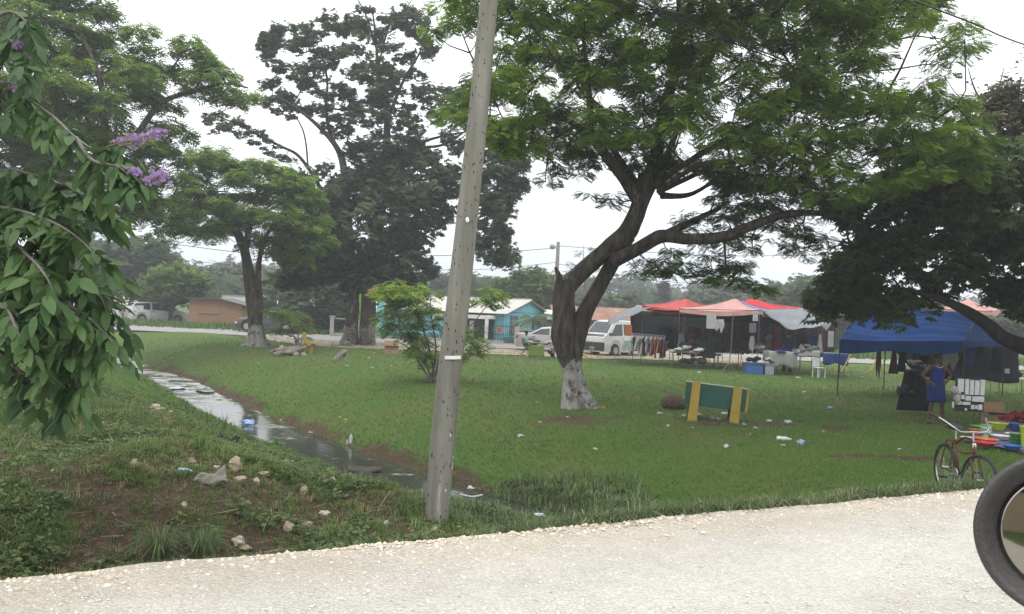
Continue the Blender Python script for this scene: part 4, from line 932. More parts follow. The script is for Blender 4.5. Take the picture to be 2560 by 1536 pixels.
    leaves('foliage', T_LEAF, np.array(pos) - np.array(b), np.array(D), np.array(S), np.array(T), lm, t, smooth=False)
    # yellowing top-left leaves and panicles
    mpet = mat('petal', (.42, .31, .50), .85, c2=(.32, .22, .42), scale=40, trans=.35); mbud = mat('bud', (.22, .17, .10), .8)
    for fx, fy, Y, r, n in [(332, 347, 6.3, .09, 26), (300, 352, 6.3, .05, 12), (387, 337, 6.3, .085, 34), (405, 328, 6.3, .05, 14), (335, 425, 6.0, .06, 20), (345, 434, 6.0, .04, 12), (385, 446, 6.0, .10, 42), (405, 438, 6.0, .06, 22), (323, 461, 6.0, .06, 20), (50, 115, 6.4, .08, 26), (38, 138, 6.4, .04, 8), (20, 213, 6.5, .07, 22), (52, 222, 6.4, .06, 24)]:
        c = P(fx, fy, Y) - b; mb = MB(); r *= .52; n = int(n * .8)
        for i in range(n):
            q = Vector(c) + Vector((random.gauss(0, r * .7), random.gauss(0, r * .4), random.gauss(0, r * .35))); a = random.uniform(0, 6.28)
            for k in range(3):
                a += 2.1; e1 = Vector((math.cos(a), .6 * math.sin(a), random.uniform(-.9, .9))).normalized() * .024; e2 = e1.cross(Vector((.1, 1, .2))).normalized() * .013
                mb.add([q, q + e1 * .6 + e2, q + e1 * 1.1 + Vector((0, 0, -.004)), q + e1 * .6 - e2], [(0, 1, 2, 3)])
        mb.build('flower_cluster', mpet, t)
    mb = MB()
    for x0, y0, x1, y1, Y in [(325, 360, 400, 333, 6.3), (245, 375, 345, 348, 6.25), (330, 455, 400, 447, 6.0), (318, 440, 340, 425, 6.0), (300, 420, 345, 466, 6.0), (10, 222, 60, 225, 6.4), (70, 90, 40, 140, 6.4)]:
        a = P(x0, y0, Y) - b; e_ = P(x1, y1, Y) - b; mb.tube([a, a.lerp(e_, .5) + Vector((0, 0, .01)), e_], [.007, .005, .003], 5)
        for i in range(8):
            q = a.lerp(e_, .3 + .7 * i / 8) + Vector((random.gauss(0, .025), random.gauss(0, .02), random.gauss(0, .02))); mb.blob(q, .010, 5, 4, 0)
    mb.build('flower_stalks', mbud, t)
flowering()
# ================================================================ VEHICLES
MGL = mat('car_glass', (.035, .04, .045), .12, spec=.6, c2=(.02, .025, .03)); MTY = mat('tyre', (.028, .027, .026), .85); MRIM = mat('rim', (.42, .42, .43), .35, metal=.7); MBLK = mat('black_plastic', (.03, .03, .032), .6)
MLAMP = mat('lamp_glass', (.55, .56, .57), .15, spec=.7); MTAIL = mat('tail_glass', (.32, .03, .025), .2); MDARKIN = mat('dark_interior', (.015, .014, .013), .9)
def vehicle(name, label, body, px, py, heading, Lc, Wc, top, belt, wheels, wr, paint, windows, sill=.22, arch=.07, inset=.34, z=None, plate=False, extras=True, Y=None, flat_front=False):
    """body axis +X = front; top/belt are (x, z) outlines; windows = list of (x,z) polygons on the side glass"""
    loc = on(px, py) if Y is None else Vector((Xat(px, Y), Y, 0.0))
    if z is not None: loc.z = z
    t = thing(name, label, 'car' if 'van' not in name else 'van', tuple(loc), heading)
    xs_ = np.unique(np.concatenate([np.linspace(-Lc / 2, Lc / 2, 61), [a for a, _ in top], [w + s for w in wheels for s in (-wr - arch, wr + arch)]]))
    xs_ = np.clip(xs_, -Lc / 2, Lc / 2); tz = np.interp(xs_, [a for a, _ in top], [c for _, c in top]); bz = np.interp(xs_, [a for a, _ in belt], [c for _, c in belt]); bz = np.minimum(bz, tz)
    mb = MB(); rows = []
    def hw(x): u = abs(x) / (Lc / 2); return Wc / 2 * (1 - .16 * max(0, (u - .78) / .22) ** 2)
    for x, T_, B_ in zip(xs_, tz, bz):
        lo = sill
        for w in wheels:
            d = abs(x - w)
            if d < wr + arch: lo = max(lo, wr + math.sqrt(max((wr + arch) ** 2 - d * d, 0)))
        lo = min(lo, B_ - .06); w = hw(x); tw = max(w - inset * (T_ - B_), .2); mid = lo + (B_ - lo) * .55
        rows.append([(x, -w * .93, lo), (x, -w, mid), (x, -w * .975, B_), (x, -tw, max(T_ - .03, B_)), (x, -tw * .8, T_), (x, 0, T_ + .012), (x, tw * .8, T_), (x, tw, max(T_ - .03, B_)), (x, w * .975, B_), (x, w, mid), (x, w * .93, lo)])
    k = 11
    mb.v = [p for r_ in rows for p in r_]
    for i in range(len(rows) - 1):
        for j in range(k - 1): a = i * k + j; mb.f.append((a, a + k, a + k + 1, a + 1))
        a = i * k; mb.f.append((a, a + k - 1, a + 2 * k - 1, a + k))
    mb.f.append(tuple(range(k))); mb.f.append(tuple(reversed(range((len(rows) - 1) * k, len(rows) * k))))
    mb.build('body', paint, t, smooth=False)
    def side(x, zz, s, off):
        T_ = float(np.interp(x, [a for a, _ in top], [c for _, c in top])); B_ = min(float(np.interp(x, [a for a, _ in belt], [c for _, c in belt])), T_); w = hw(x); tw = max(w - inset * (T_ - B_), .2); q = max(0, min(1, (zz - B_) / max(T_ - .03 - B_, .05)))
        return Vector((x, s * (w * .975 + (tw - w * .975) * q + off), zz))
    for s in (-1, 1):
        for poly in windows:
            m1 = MB(); n = len(poly); cx = sum(p[0] for p in poly) / n; cz = sum(p[1] for p in poly) / n
            ring = [side(a, c, s, .014) for a, c in poly]; rin = [side(a, c, s, -.03) for a, c in poly]
            m1.add(ring + rin, [tuple(range(n)), tuple(reversed(range(n, 2 * n)))] + [(i, (i + 1) % n, n + (i + 1) % n, n + i) for i in range(n)]); m1.build('window', MGL, t)
    # windscreen / rear screen: quads lying on the sloping parts of the top outline
    for i in range(len(top) - 1):
        (x0, z0), (x1, z1) = top[i], top[i + 1]; b0 = np.interp((x0 + x1) / 2, [a for a, _ in belt], [c for _, c in belt])
        if abs(z1 - z0) / max(abs(x1 - x0), .01) > .42 and max(z0, z1) > b0 + .25 and min(z0, z1) > b0 - .25:
            sl = Vector((x1 - x0, 0, z1 - z0)).normalized(); nrm = Vector((-sl.z, 0, sl.x)); nrm = nrm if nrm.z > 0 else -nrm
            pa = Vector((x0, 0, z0)) + sl * .07 + nrm * .016; pb = Vector((x1, 0, z1)) - sl * .07 + nrm * .016
            lo_, hi_ = (pa, pb) if z0 < z1 else (pb, pa); wl_ = hw(lo_.x) * .86; wh_ = (hw(hi_.x) - inset * (hi_.z - b0)) * .86
            m1 = MB(); q = [lo_ + Vector((0, -wl_, 0)), lo_ + Vector((0, wl_, 0)), hi_ + Vector((0, wh_, 0)), hi_ + Vector((0, -wh_, 0))]; q2 = [v - nrm * .05 for v in q]
            m1.add(q + q2, [(0, 1, 2, 3), (7, 6, 5, 4), (0, 4, 5, 1), (1, 5, 6, 2), (2, 6, 7, 3), (3, 7, 4, 0)]); m1.build('windscreen', MGL, t)
    for w in wheels:
        for s in (-1, 1):
            M = Matrix.Rotation(math.pi / 2, 3, 'X'); y = s * (Wc / 2 - .10)
            m1 = MB(); m1.lathe([(wr * .62, -.10), (wr * .96, -.10), (wr, -.06), (wr, .06), (wr * .96, .10), (wr * .62, .10)], (w, y, wr), 20, M); ty = m1.build('wheel', MTY, t, smooth=False)
            m2 = MB(); m2.lathe([(wr * .62, -.104), (wr * .55, -.085)], (w, y, wr), 16, M) if s > 0 else m2.lathe([(wr * .55, .085), (wr * .62, .104)], (w, y, wr), 16, M)
            for i in range(5):
                a = i * 1.2566; m2.box((w + math.cos(a) * wr * .32, y + s * .10, wr + math.sin(a) * wr * .32), (wr * .55, .02, wr * .17), ry=-a)
            m2.build('rim', MRIM, ty)
            m3 = MB(); m3.lathe([(wr * 1.12, -.06), (wr * 1.12, .02)], (w, s * (Wc / 2 - .20), wr + .02), 16, M); m3.build('wheel_well', MDARKIN, t)
    fz = np.interp(Lc / 2 - .05, [a for a, _ in top], [c for _, c in top]); rz_ = np.interp(-Lc / 2 + .05, [a for a, _ in top], [c for _, c in top])
    for s in (-1, 1):
        hz_ = min(fz - .14, .78); MB().box((Lc / 2 - .08, s * Wc * .36, hz_), (.20, .30, .15)).build('headlight', MLAMP, t, bevel=.02)
        MB().box((-Lc / 2 + .07, s * Wc * .37, min(rz_ - .18, .85)), (.18, .26, .17)).build('tail_light', MTAIL, t, bevel=.02)
        m1 = MB(); xm = top[[i for i, p in enumerate(top) if p[1] == max(q[1] for q in top)][-1]][0]; m1.box((xm + .55 if not flat_front else Lc / 2 - .45, s * (Wc / 2 + .06), float(np.interp(0, [a for a, _ in belt], [c for _, c in belt])) + .09), (.10, .16, .13)); m1.build('mirror', MBLK, t, bevel=.02)
    m1 = MB(); m1.box((Lc / 2 - .02, 0, .52 if flat_front else .40), (.16, Wc * (.94 if flat_front else .86), .46 if flat_front else .22)); m1.build('bumper', MBLK if flat_front else paint, t, bevel=.04)
    m1 = MB(); m1.box((-Lc / 2 + .02, 0, .42), (.12, Wc * .84, .2)); m1.build('bumper', paint, t, bevel=.04)
    if not flat_front: MB().box((Lc / 2 - .01, 0, .62), (.08, Wc * .42, .10)).build('grille', MBLK, t)
    if plate:
        MB().box((Lc / 2 + .05, 0, .42), (.02, .34, .15)).build('number_plate', mat('plate_white', (.75, .75, .72), .5), t)
        MB().box((Lc / 2 + .062, -.0, .42), (.01, .22, .05)).build('plate_number', mat('plate_ink', (.1, .1, .12), .6), t)
    # door seams and handles
    for s in (-1, 1):
        seam = MB(); xs2 = sorted(set(round(p[0], 2) for poly in windows for p in poly)); B0 = float(np.interp(0, [a for a, _ in belt], [c for _, c in belt]))
        for poly in windows:
            xr = min(p[0] for p in poly) - .03
            if min(wheels) + wr * .4 < xr < max(wheels): seam.box((xr, s * (Wc / 2 * .995), (sill + B0) / 2 + .03), (.012, .012, B0 - sill - .12))
        if seam.v: seam.build('door_seam', MBLK, t)
        for poly in windows[:2]:
            MB().box((min(p[0] for p in poly) + .12, s * (Wc / 2 + .006), B0 - .10), (.16, .02, .03)).build('door_handle', MBLK, t)
    return t
MSILV = mat('silver_paint', (.46, .45, .44), .28, metal=.35, c2=(.42, .41, .40), scale=2, coat=.5); MWHT = mat('white_paint', (.68, .68, .66), .32, c2=(.60, .60, .58), scale=1.5, coat=.4)
MDRK = mat('dark_grey_paint', (.045, .048, .055), .25, c2=(.035, .037, .042), coat=.5, spec=.5); MVAN = mat('van_paint', (.56, .56, .54), .35, c2=(.48, .48, .46), scale=1.5, coat=.3)
# silver sedan, tail to the left
vehicle('parked_sedan', 'silver sedan parked with its tail beside the man on the folding chair', None, 1386, 880, R(-8), 4.35, 1.7,
        [(-2.17, .88), (-2.1, 1.0), (-1.45, 1.04), (-.75, 1.38), (-.3, 1.43), (.35, 1.41), (1.05, 1.02), (1.9, .86), (2.17, .70)], [(-2.17, .93), (-1, .97), (1.1, .93), (2.17, .7)], (-1.32, 1.33), .31, MSILV,
        [[(-1.28, .99), (-.76, 1.29), (-.25, 1.35), (-.25, .97)], [(-.18, .97), (-.18, 1.35), (.33, 1.33), (.92, 1.01), (.85, .95)]], inset=.42)
vehicle('parked_sedan', 'dark grey sedan with silver wheels parked on the far road behind the umbrella tree', None, 676, 834, R(180 - 3), 4.35, 1.7,
        [(-2.17, .95), (-2.05, 1.08), (-1.55, 1.12), (-1.0, 1.36), (-.4, 1.43), (.3, 1.41), (1.05, 1.02), (1.9, .84), (2.17, .66)], [(-2.17, .95), (-1, .98), (1.1, .93), (2.17, .66)], (-1.3, 1.36), .33, MDRK,
        [[(-1.45, 1.02), (-.95, 1.29), (-.45, 1.35), (-.45, .98)], [(-.38, .98), (-.38, 1.35), (.28, 1.33), (.92, 1.01), (.85, .95)]], inset=.42, z=.1)
vehicle('parked_van', 'silver and white van with black bumper between the leaning tree and clothes rack', None, 1548, 889, R(180 + 42), 4.5, 1.69,
        [(-2.25, 1.2), (-2.2, 1.80), (-2.0, 1.96), (1.0, 1.98), (1.35, 1.92), (1.95, 1.22), (2.22, 1.02), (2.25, .8)], [(-2.25, 1.12), (0, 1.12), (1.6, 1.10), (2.25, .9)], (-1.25, 1.28), .31, MVAN,
        [[(-2.0, 1.17), (-2.0, 1.74), (-1.2, 1.76), (-1.2, 1.17)], [(-1.12, 1.17), (-1.12, 1.76), (-.30, 1.77), (-.30, 1.17)], [(-.20, 1.17), (-.20, 1.77), (.60, 1.77), (.60, 1.17)], [(.72, 1.16), (.72, 1.77), (1.22, 1.75), (1.62, 1.24), (1.55, 1.12)]], inset=.17, plate=True, flat_front=True)
vehicle('station_wagon', 'white station wagon parked in tall grass under the round bright green tree', None, 395, 806, R(36), 4.6, 1.8,
        [(-2.3, 1.0), (-2.22, 1.25), (-1.9, 1.62), (.3, 1.68), (.7, 1.62), (1.4, 1.12), (2.1, .95), (2.3, .75)], [(-2.3, 1.0), (0, 1.02), (1.3, .98), (2.3, .7)], (-1.35, 1.4), .32, MWHT,
        [[(-2.05, 1.08), (-1.8, 1.54), (-.75, 1.58), (-.75, 1.06)], [(-.6, 1.06), (-.6, 1.58), (.55, 1.58), (1.2, 1.1), (1.1, 1.03)]], inset=.32, Y=71.5)
vehicle('parked_car', 'white car seen in the gap between the hanging leaves left of the far house', None, 228, 806, R(200), 4.4, 1.75,
        [(-2.2, 1.0), (-2.1, 1.4), (-1.8, 1.66), (.3, 1.7), (.7, 1.62), (1.4, 1.12), (2.0, .98), (2.2, .75)], [(-2.2, 1.0), (0, 1.02), (1.3, .98), (2.2, .7)], (-1.3, 1.35), .33, MWHT,
        [[(-1.95, 1.08), (-1.75, 1.54), (-.75, 1.58), (-.75, 1.06)], [(-.6, 1.06), (-.6, 1.58), (.55, 1.58), (1.2, 1.1), (1.1, 1.03)]], inset=.32, Y=69)

# ================================================================ HOUSES AND FAR STRUCTURES
MTEAL = mat('turquoise_render', (.20, .50, .56), .85, c2=(.16, .43, .49), scale=1.2); MROOFW = mat('pale_metal_roof', (.50, .48, .43), .6, c2=(.42, .40, .36), scale=1.0, c3=(.33, .29, .24), s3=.8, t3=.62)
MTEALD = mat('dark_teal_base', (.05, .24, .32), .85); MCONC = mat('concrete', (.40, .38, .34), .9, c2=(.28, .27, .24), scale=2.5, bump=.3); MWPAINT = mat('white_boards', (.72, .72, .70), .7, c2=(.6, .6, .58), scale=2)
MIRON = mat('dark_iron', (.03, .03, .035), .6); MRUST = mat('rusty_roof', (.30, .17, .11), .8, c2=(.17, .085, .055), scale=.9, c3=(.34, .31, .28), s3=.6, t3=.60)
MPLANK = mat('weathered_planks', (.34, .20, .11), .9, c2=(.24, .14, .08), scale=1.5, stretch=(1, 1, 9), c3=(.38, .30, .22), s3=1.2, t3=.66)
def corrug(mb, a, b, c, d, n=40, amp=.02):
    """corrugated quad sheet a-b (eave) to d-c (ridge) with ribs running up the slope"""
    a, b, c, d = map(Vector, (a, b, c, d)); nr = (b - a).cross(d - a).normalized(); base = len(mb.v)
    for i in range(n + 1):
        u = i / n; o = nr * (amp if i % 2 else -amp); mb.v += [tuple(a.lerp(b, u) + o), tuple(d.lerp(c, u) + o)]
    for i in range(n): k = base + 2 * i; mb.f.append((k, k + 2, k + 3, k + 1))
    return mb
def turquoise_house():
    Y = 61.5; c0 = Vector((Xat(1262, Y), Y, 0)); rz = R(-30)
    t = thing('turquoise_house', 'turquoise house with a pale metal gable roof and white porch fascia across the road', 'house', tuple(c0), rz)
    # local: x along ridge to the right(front gable at x=0), house extends to -x ; y into depth
    Lh, Wd, eh, rh = 8.5, 6.4, 2.15, 3.12
    z0 = 0
    w = MB(); w.prism([(0, 0), (Wd, 0), (Wd, eh), (Wd / 2, rh - .05), (0, eh)], -.12, 0, 'x'); w.box((-Lh + .06, Wd / 2, eh / 2), (.12, Wd - .02, eh)); w.box((-Lh / 2, Wd - .06, eh / 2), (Lh - .3, .12, eh)); w.box((-7.2, .06, eh / 2), (2.4, .12, eh)); w.box((-.50, .06, eh / 2), (.70, .12, eh)); w.box((-3.5, 1.6, eh / 2), (5.4, .12, eh))
    w.build('wall', MTEAL, t)
    MB().box((.004, Wd / 2, .22), (.02, Wd, .44)).build('plinth', MTEALD, t)
    rf = MB(); ov = .35; sl = (rh - eh) / (Wd / 2)
    corrug(rf, (-Lh - .2, -ov, eh - sl * ov), (ov, -ov, eh - sl * ov), (ov, Wd / 2, rh), (-Lh - .2, Wd / 2, rh), 90, .014)
    corrug(rf, (ov, Wd + ov, eh - sl * ov), (-Lh - .2, Wd + ov, eh - sl * ov), (-Lh - .2, Wd / 2, rh), (ov, Wd / 2, rh), 90, .014)
    r_ = rf.build('roof', MROOFW, t, solid=.03)
    MB().tube([(-Lh - .2, Wd / 2, rh + .02), (ov, Wd / 2, rh + .02)], .05, 6).build('ridge_cap', MROOFW, r_)
    b = MB()
    for s in (0, 1):
        y0, y1 = (-ov, Wd / 2) if s == 0 else (Wd + ov, Wd / 2); b.tube([(ov - .02, y0, eh - sl * ov - .07), (ov - .02, y1, rh - .07)], .05, 4)
    b.build('barge_board', mat('grey_fascia', (.16, .17, .18), .8), t)
    p = MB(); p.box((-3.0, -1.15, eh - .40), (4.6, .08, .26)); p.box((-3.0, -.6, eh - .30), (4.6, 1.1, .05)); p.box((-.68, -.6, eh - .42), (.06, 1.1, .2)); p.build('porch_fascia', MWPAINT, t)
    g = MB()
    for i in range(22): g.tube([(-5.1 + i * .21, -1.1, .1), (-5.1 + i * .21, -1.1, eh - .52)], .012, 4)
    for zz in (.3, 1.0, eh - .55): g.box((-2.9, -1.1, zz), (4.5, .03, .03))
    g.build('porch_grille', MIRON, t)
    MB().box((-2.95, -.98, .92), (4.4, .05, 1.62)).build('porch_shade_panel', MDARKIN, t); MB().box((-3.6, -1.04, .25), (3.2, .06, .5)).build('porch_wall', MTEALD, t)  # near-black panel behind the grille stands in for the shaded porch interior
    for xx_ in (-5.2, -.75): MB().box((xx_, -1.1, .85), (.18, .18, 1.7)).build('porch_post', MWPAINT, t)
    # gable window
    wn_ = MB(); wn_.box((.0, 1.35, 1.25), (.06, 1.0, 1.25)); wo = wn_.build('window', mat('window_dark', (.045, .055, .06), .25, spec=.5), t)
    fr = MB()
    for y in (.83, 1.87): fr.box((.03, y, 1.25), (.06, .07, 1.36))
    for zz in (.6, 1.9): fr.box((.033, 1.35, zz), (.06, 1.1, .07))
    fr.build('frame', MTEALD, wo)
    br = MB()
    for i in range(6): br.tube([(.075, .95 + i * .16, .65), (.075, .95 + i * .16, 1.85)], .012, 4)
    br.tube([(.07, .9, 1.62), (.1, 1.35, 1.5), (.07, 1.8, 1.62)], .016, 4); br.build('window_bars', MWPAINT, wo)
    MB().box((.01, Wd / 2, eh + .0), (.03, Wd * .96, .05)).build('trim', MTEALD, t)
turquoise_house()
def gate():
    Y = 58.6; a = P(1238, 860, Y); t = thing('iron_gate', 'dark iron bar gate with an orange notice before the turquoise house', 'gate', (Xat(1262, Y), Y, 0)); g = MB()
    for i in range(14): g.tube([(-.8 + i * .13, 0, .05), (-.8 + i * .13, 0, 1.35 + (.12 if i % 2 else 0))], .014, 4)
    for zz in (.15, .65, 1.2): g.box((.04, 0, zz), (1.75, .03, .035))
    g.build('bars', MIRON, t)
    s = MB().box((-.28, -.04, .98), (.36, .02, .26)).build('notice', mat('orange_notice', (.62, .16, .05), .6), t)
    l = MB(); l.box((-.28, -.052, 1.03), (.26, .004, .04)); l.box((-.28, -.052, .96), (.20, .004, .025)); l.box((-.28, -.052, .91), (.24, .004, .025)); l.build('notice_text', MDARKIN, s)
gate()
def wallobj(name, label, pxs, Y, h0, h1, th, m, cat='wall', z0=0.0, group=None):
    x0, x1 = Xat(pxs[0], Y), Xat(pxs[1], Y); t = thing(name, label, cat, ((x0 + x1) / 2, Y, z0), 0, group)
    return t, x1 - x0
def fences():
    t, w = wallobj('boundary_wall', 'turquoise boundary wall with a tall pier half hidden by the shrub', (940, 1175), 62, 0, 1.5, .15, MTEAL)
    MB().box((0, 0, .65), (w, .15, 1.3)).build('wall_panel', MTEAL, t); MB().box((0, -.01, 1.33), (w, .22, .06)).build('coping', MCONC, t); MB().box((0, -.02, .22), (w - .01, .16, .44)).build('plinth', MTEALD, t)
    MB().box((-w / 2 + .32, -.02, 1.25), (.42, .36, 2.5)).build('pier', MTEAL, t, bevel=.01)
    MB().box((w * .25, -.02, .95), (.25, .3, 1.9)).build('pier', MTEAL, t, bevel=.01)
    t, w = wallobj('concrete_fence', 'weathered concrete post and rail fence beyond the road, left of the vine tree', (828, 880), 59.3, 0, 1.3, .1, MCONC, 'fence')
    MB().box((-w / 2 + .12, 0, .65), (.24, .24, 1.35)).build('post', MCONC, t); MB().box((-w / 2 + .12, 0, 1.36), (.36, .34, .07)).build('cap', MCONC, t); MB().box((w / 2 + .4, 0, .6), (.22, .22, 1.2)).build('post', MCONC, t)
    MB().box((.3, 0, 1.22), (w + .5, .1, .07)).build('rail', MCONC, t); MB().box((.3, 0, .14), (w + .5, .14, .26)).build('base_wall', MCONC, t)
    t, w = wallobj('concrete_fence', 'low concrete kerb wall with a post, right of the vine tree before the turquoise wall', (925, 1160), 58.8, 0, 1, .1, MCONC, 'fence')
    MB().box((0, 0, .12), (w, .16, .24)).build('base_wall', MCONC, t)
    for u in (.06, .93): MB().box((-w / 2 + w * u, 0, .6), (.22, .22, 1.2)).build('post', MCONC, t)
    for i in range(9): MB().tube([(-w / 2 + w * (.12 + i * .09), 0, .24), (-w / 2 + w * (.12 + i * .09), 0, .85)], .02, 5).build('post', MCONC, t)
    t, w = wallobj('low_wall', 'low grey wall with a pale post running right from the turquoise house gate', (1291, 1560), 58.2, 0, 1, .1, MCONC)
    MB().box((0, 0, .5), (w, .14, 1.0)).build('wall_panel', mat('mossy_wall', (.22, .24, .20), .9, c2=(.13, .15, .11), scale=2), t); MB().box((0, -.01, 1.03), (w, .2, .06)).build('coping', MCONC, t); MB().box((-w / 2 + .1, -.03, .6), (.32, .26, 1.3)).build('post', mat('pinkish_render', (.42, .37, .33), .9), t)
    t, w = wallobj('low_wall', 'low pale wall edge at the foot of the turquoise house beside the road', (1175, 1262), 58.5, 0, 1, .1, MCONC)
    MB().box((0, 0, .14), (w, .16, .28)).build('wall_panel', MCONC, t)
    MB().box((-w / 2 + .15, .0, .75), (.26, .2, 1.5)).build('post', MCONC, t)
fences()
def shack():
    Y = 68; t = thing('plank_shack', 'brown plank shack with a sloping dark sheet roof beyond the road', 'shed', (Xat(545, Y), Y, 0)); o = Vector(t.location)
    xl, xr = Xat(474, Y) - o.x, Xat(607, Y) - o.x; hl = P(480, 746, Y).z; hr = P(606, 764, Y).z; xm = Xat(552, Y) - o.x; hm = P(552, 748, Y).z
    w = MB(); w.prism([(xl, 0), (xr, 0), (xr, hr), (xm, hm), (xl, hl)], 0, 2.6, 'y'); w.build('wall', MPLANK, t)
    pl = MB()
    n = 13
    for i in range(n):
        z = .08 + i * .155; hh = hl if z < min(hl, hr) else 0
        x1 = xr if z + .14 < hr else xm + (xr - xm) * max(0, (hm - z - .14) / (hm - hr)); pl.box(((xl + x1) / 2, -.012, z + .07), (x1 - xl, .022 + (i % 2) * .008, .135))
    pl.build('boarding', MPLANK, t)
    MB().box((xm - .1, -.03, .95), (.08, .05, 1.75)).build('door_post', MPLANK, t); MB().box((xl + 1.55, -.035, .98), (1.7, .04, .06)).build('shelf_batten', mat('dark_timber', (.12, .07, .04), .9), t)
    MB().box((Xat(575, Y) - o.x, -.03, .22), (.20, .04, .16)).build('vent_hole', MDARKIN, t)
    rf = MB(); q = [(xl - .3, -.4, hl + .02), (xm, -.4, hm + .06), (xr + .5, -.4, hr - .02), (xr + .5, 3.0, hr + .02), (xm, 3, hm + .10), (xl - .3, 3, hl + .06)]; rf.add(q, [(0, 1, 4, 5), (1, 2, 3, 4)]); rf.build('roof', mat('dark_sheet_roof', (.10, .10, .10), .7), t, solid=.06)
shack()
def trailer():
    Y = 80; t = thing('white_trailer', 'plain white box trailer standing behind the plank shack', 'trailer', (Xat(640, Y), Y, 0)); o = Vector(t.location); x0, x1 = Xat(555, Y) - o.x, Xat(671, Y) - o.x; h = P(640, 741, Y).z; zb = .35
    MB().box(((x0 + x1) / 2, 1.2, (h + zb) / 2), (x1 - x0, 2.4, h - zb)).build('box_body', mat('trailer_white', (.60, .62, .62), .6, c2=(.52, .54, .54), scale=.8), t, bevel=.03)
    b = MB(); b.box(((x0 + x1) / 2, -.01, h - .04), (x1 - x0 + .04, .06, .1)); b.box((x1 + .0, -.0, (h + zb) / 2), (.07, .07, h - zb - .02)); b.box((x0, 0, (h + zb) / 2), (.07, .07, h - zb - .02)); b.build('edge_rail', mat('alloy', (.45, .46, .47), .4, metal=.6), t)
    for dx in (.9, 1.8):
        m1 = MB(); m1.lathe([(.2, -.12), (.42, -.12), (.42, .12), (.2, .12)], (x1 - dx, .3, .42), 16, Matrix.Rotation(math.pi / 2, 3, 'X')); m1.build('wheel', MTY, t)
trailer()
def far_house(name, label, px0, px1, Y, eh_px, rh_px, wallm, roofm, group=None, porch=False):
    t = thing(name, label, 'house', (Xat((px0 + px1) / 2, Y), Y, 0), R(6)); s = Y / F; L = (px1 - px0) * s; eh = P((px0 + px1) / 2, eh_px, Y).z; rh = P((px0 + px1) / 2, rh_px, Y).z; D = 6
    MB().box((0, D / 2, eh / 2), (L, D, eh)).build('wall', wallm, t)
    rf = MB(); corrug(rf, (-L / 2 - .3, -.5, eh - .05), (L / 2 + .3, -.5, eh - .05), (L / 2 + .3, D / 2, rh), (-L / 2 - .3, D / 2, rh), 50, .02); corrug(rf, (L / 2 + .3, D + .5, eh - .05), (-L / 2 - .3, D + .5, eh - .05), (-L / 2 - .3, D / 2, rh), (L / 2 + .3, D / 2, rh), 50, .02); rf.build('roof', roofm, t, solid=.03)
    ga = MB()
    for x in (-L / 2 + .05, L / 2 - .05): ga.prism([(0.01, eh), (D - .01, eh), (D / 2, rh - .05)], x - .05, x + .05, 'x')
    ga.build('gable', wallm, t)
    for u in (-.28, .22):
        w = MB().box((u * L, -.02, eh * .55), (.9, .08, .9)).build('window', MDARKIN, t); f = MB()
        for dx in (-.47, .47): f.box((u * L + dx, -.04, eh * .55), (.07, .1, 1.0))
        for dz in (-.47, .47): f.box((u * L, -.043, eh * .55 + dz), (1.0, .1, .07))
        f.build('frame', MWPAINT, w)
    MB().box((-.02 * L, -.02, eh * .42), (.85, .07, eh * .8)).build('door', mat('door_brown', (.14, .08, .05), .7), t)
    if porch:
        MB().box((L * .3, -1.0, eh * .82), (L * .5, 1.6, .08), rx=R(8)).build('porch_roof', MROOFW, t)
        for u in (.07, .3, .53): MB().box((L * u, -1.7, eh * .38), (.12, .12, eh * .78)).build('porch_post', MWPAINT, t)
    return t
far_house('white_house', 'pale house with red edged roof and porch at the far left beyond the road', 262, 345, 88, 752, 724, mat('cream_wall', (.42, .40, .36), .9), mat('red_white_roof', (.42, .20, .15), .7, c2=(.55, .53, .5), scale=.5), porch=True)
far_house('rusty_roof_house', 'low house with a rusty corrugated roof behind the silver sedan and van', 1395, 1640, 69, 800, 768, mat('dull_wall', (.20, .19, .17), .9), MRUST)
def whiteroof():
    Y = 66; t = thing('lean_to', 'open lean-to with two white sheet eaves beside the rusty roofed house', 'shed', (Xat(1385, Y), Y, 0))
    for k, (px0, px1, py, dy) in enumerate(((1360, 1400, 782, 0), (1366, 1420, 793, -.8))):
        MB().box(((Xat((px0 + px1) / 2, Y) - t.location.x), dy, P(1385, py, Y).z), ((px1 - px0) * Y / F, 2.0, .10), rx=R(9)).build('sheet_roof', MROOFW, t)
    for dx in (-.7, .9): MB().box((dx, -1.3, 1.0), (.1, .1, 2.0)).build('post', mat('dark_timber', (.12, .07, .04), .9), t)
    MB().box((0, 1, .9), (2.2, .1, 1.8)).build('back_wall', MDARKIN, t)
whiteroof()
def back_house():   # what the round mirror reflects: a pale building behind the viewer
    t = thing('roadside_house', 'pale rendered house with dark windows, seen only in the round mirror', 'house', (-17, -20, .2), R(28.8)); m = mat('sandy_render', (.46, .38, .28), .9, c2=(.38, .31, .23), scale=1.3)
    MB().box((0, 0, 1.9), (14, 7, 3.8)).build('wall', m, t); rf = MB(); corrug(rf, (-7.4, 4.1, 3.75), (7.4, 4.1, 3.75), (7.4, 0, 5.2), (-7.4, 0, 5.2), 60, .02); corrug(rf, (7.4, -4.1, 3.75), (-7.4, -4.1, 3.75), (-7.4, 0, 5.2), (7.4, 0, 5.2), 60, .02); rf.build('roof', MRUST, t, solid=.03)
    for x in (-5, -2, 1.2, 4.4): w = MB().box((x, 3.52, 1.9), (1.1, .08, 1.5)).build('window', MDARKIN, t)
back_house()

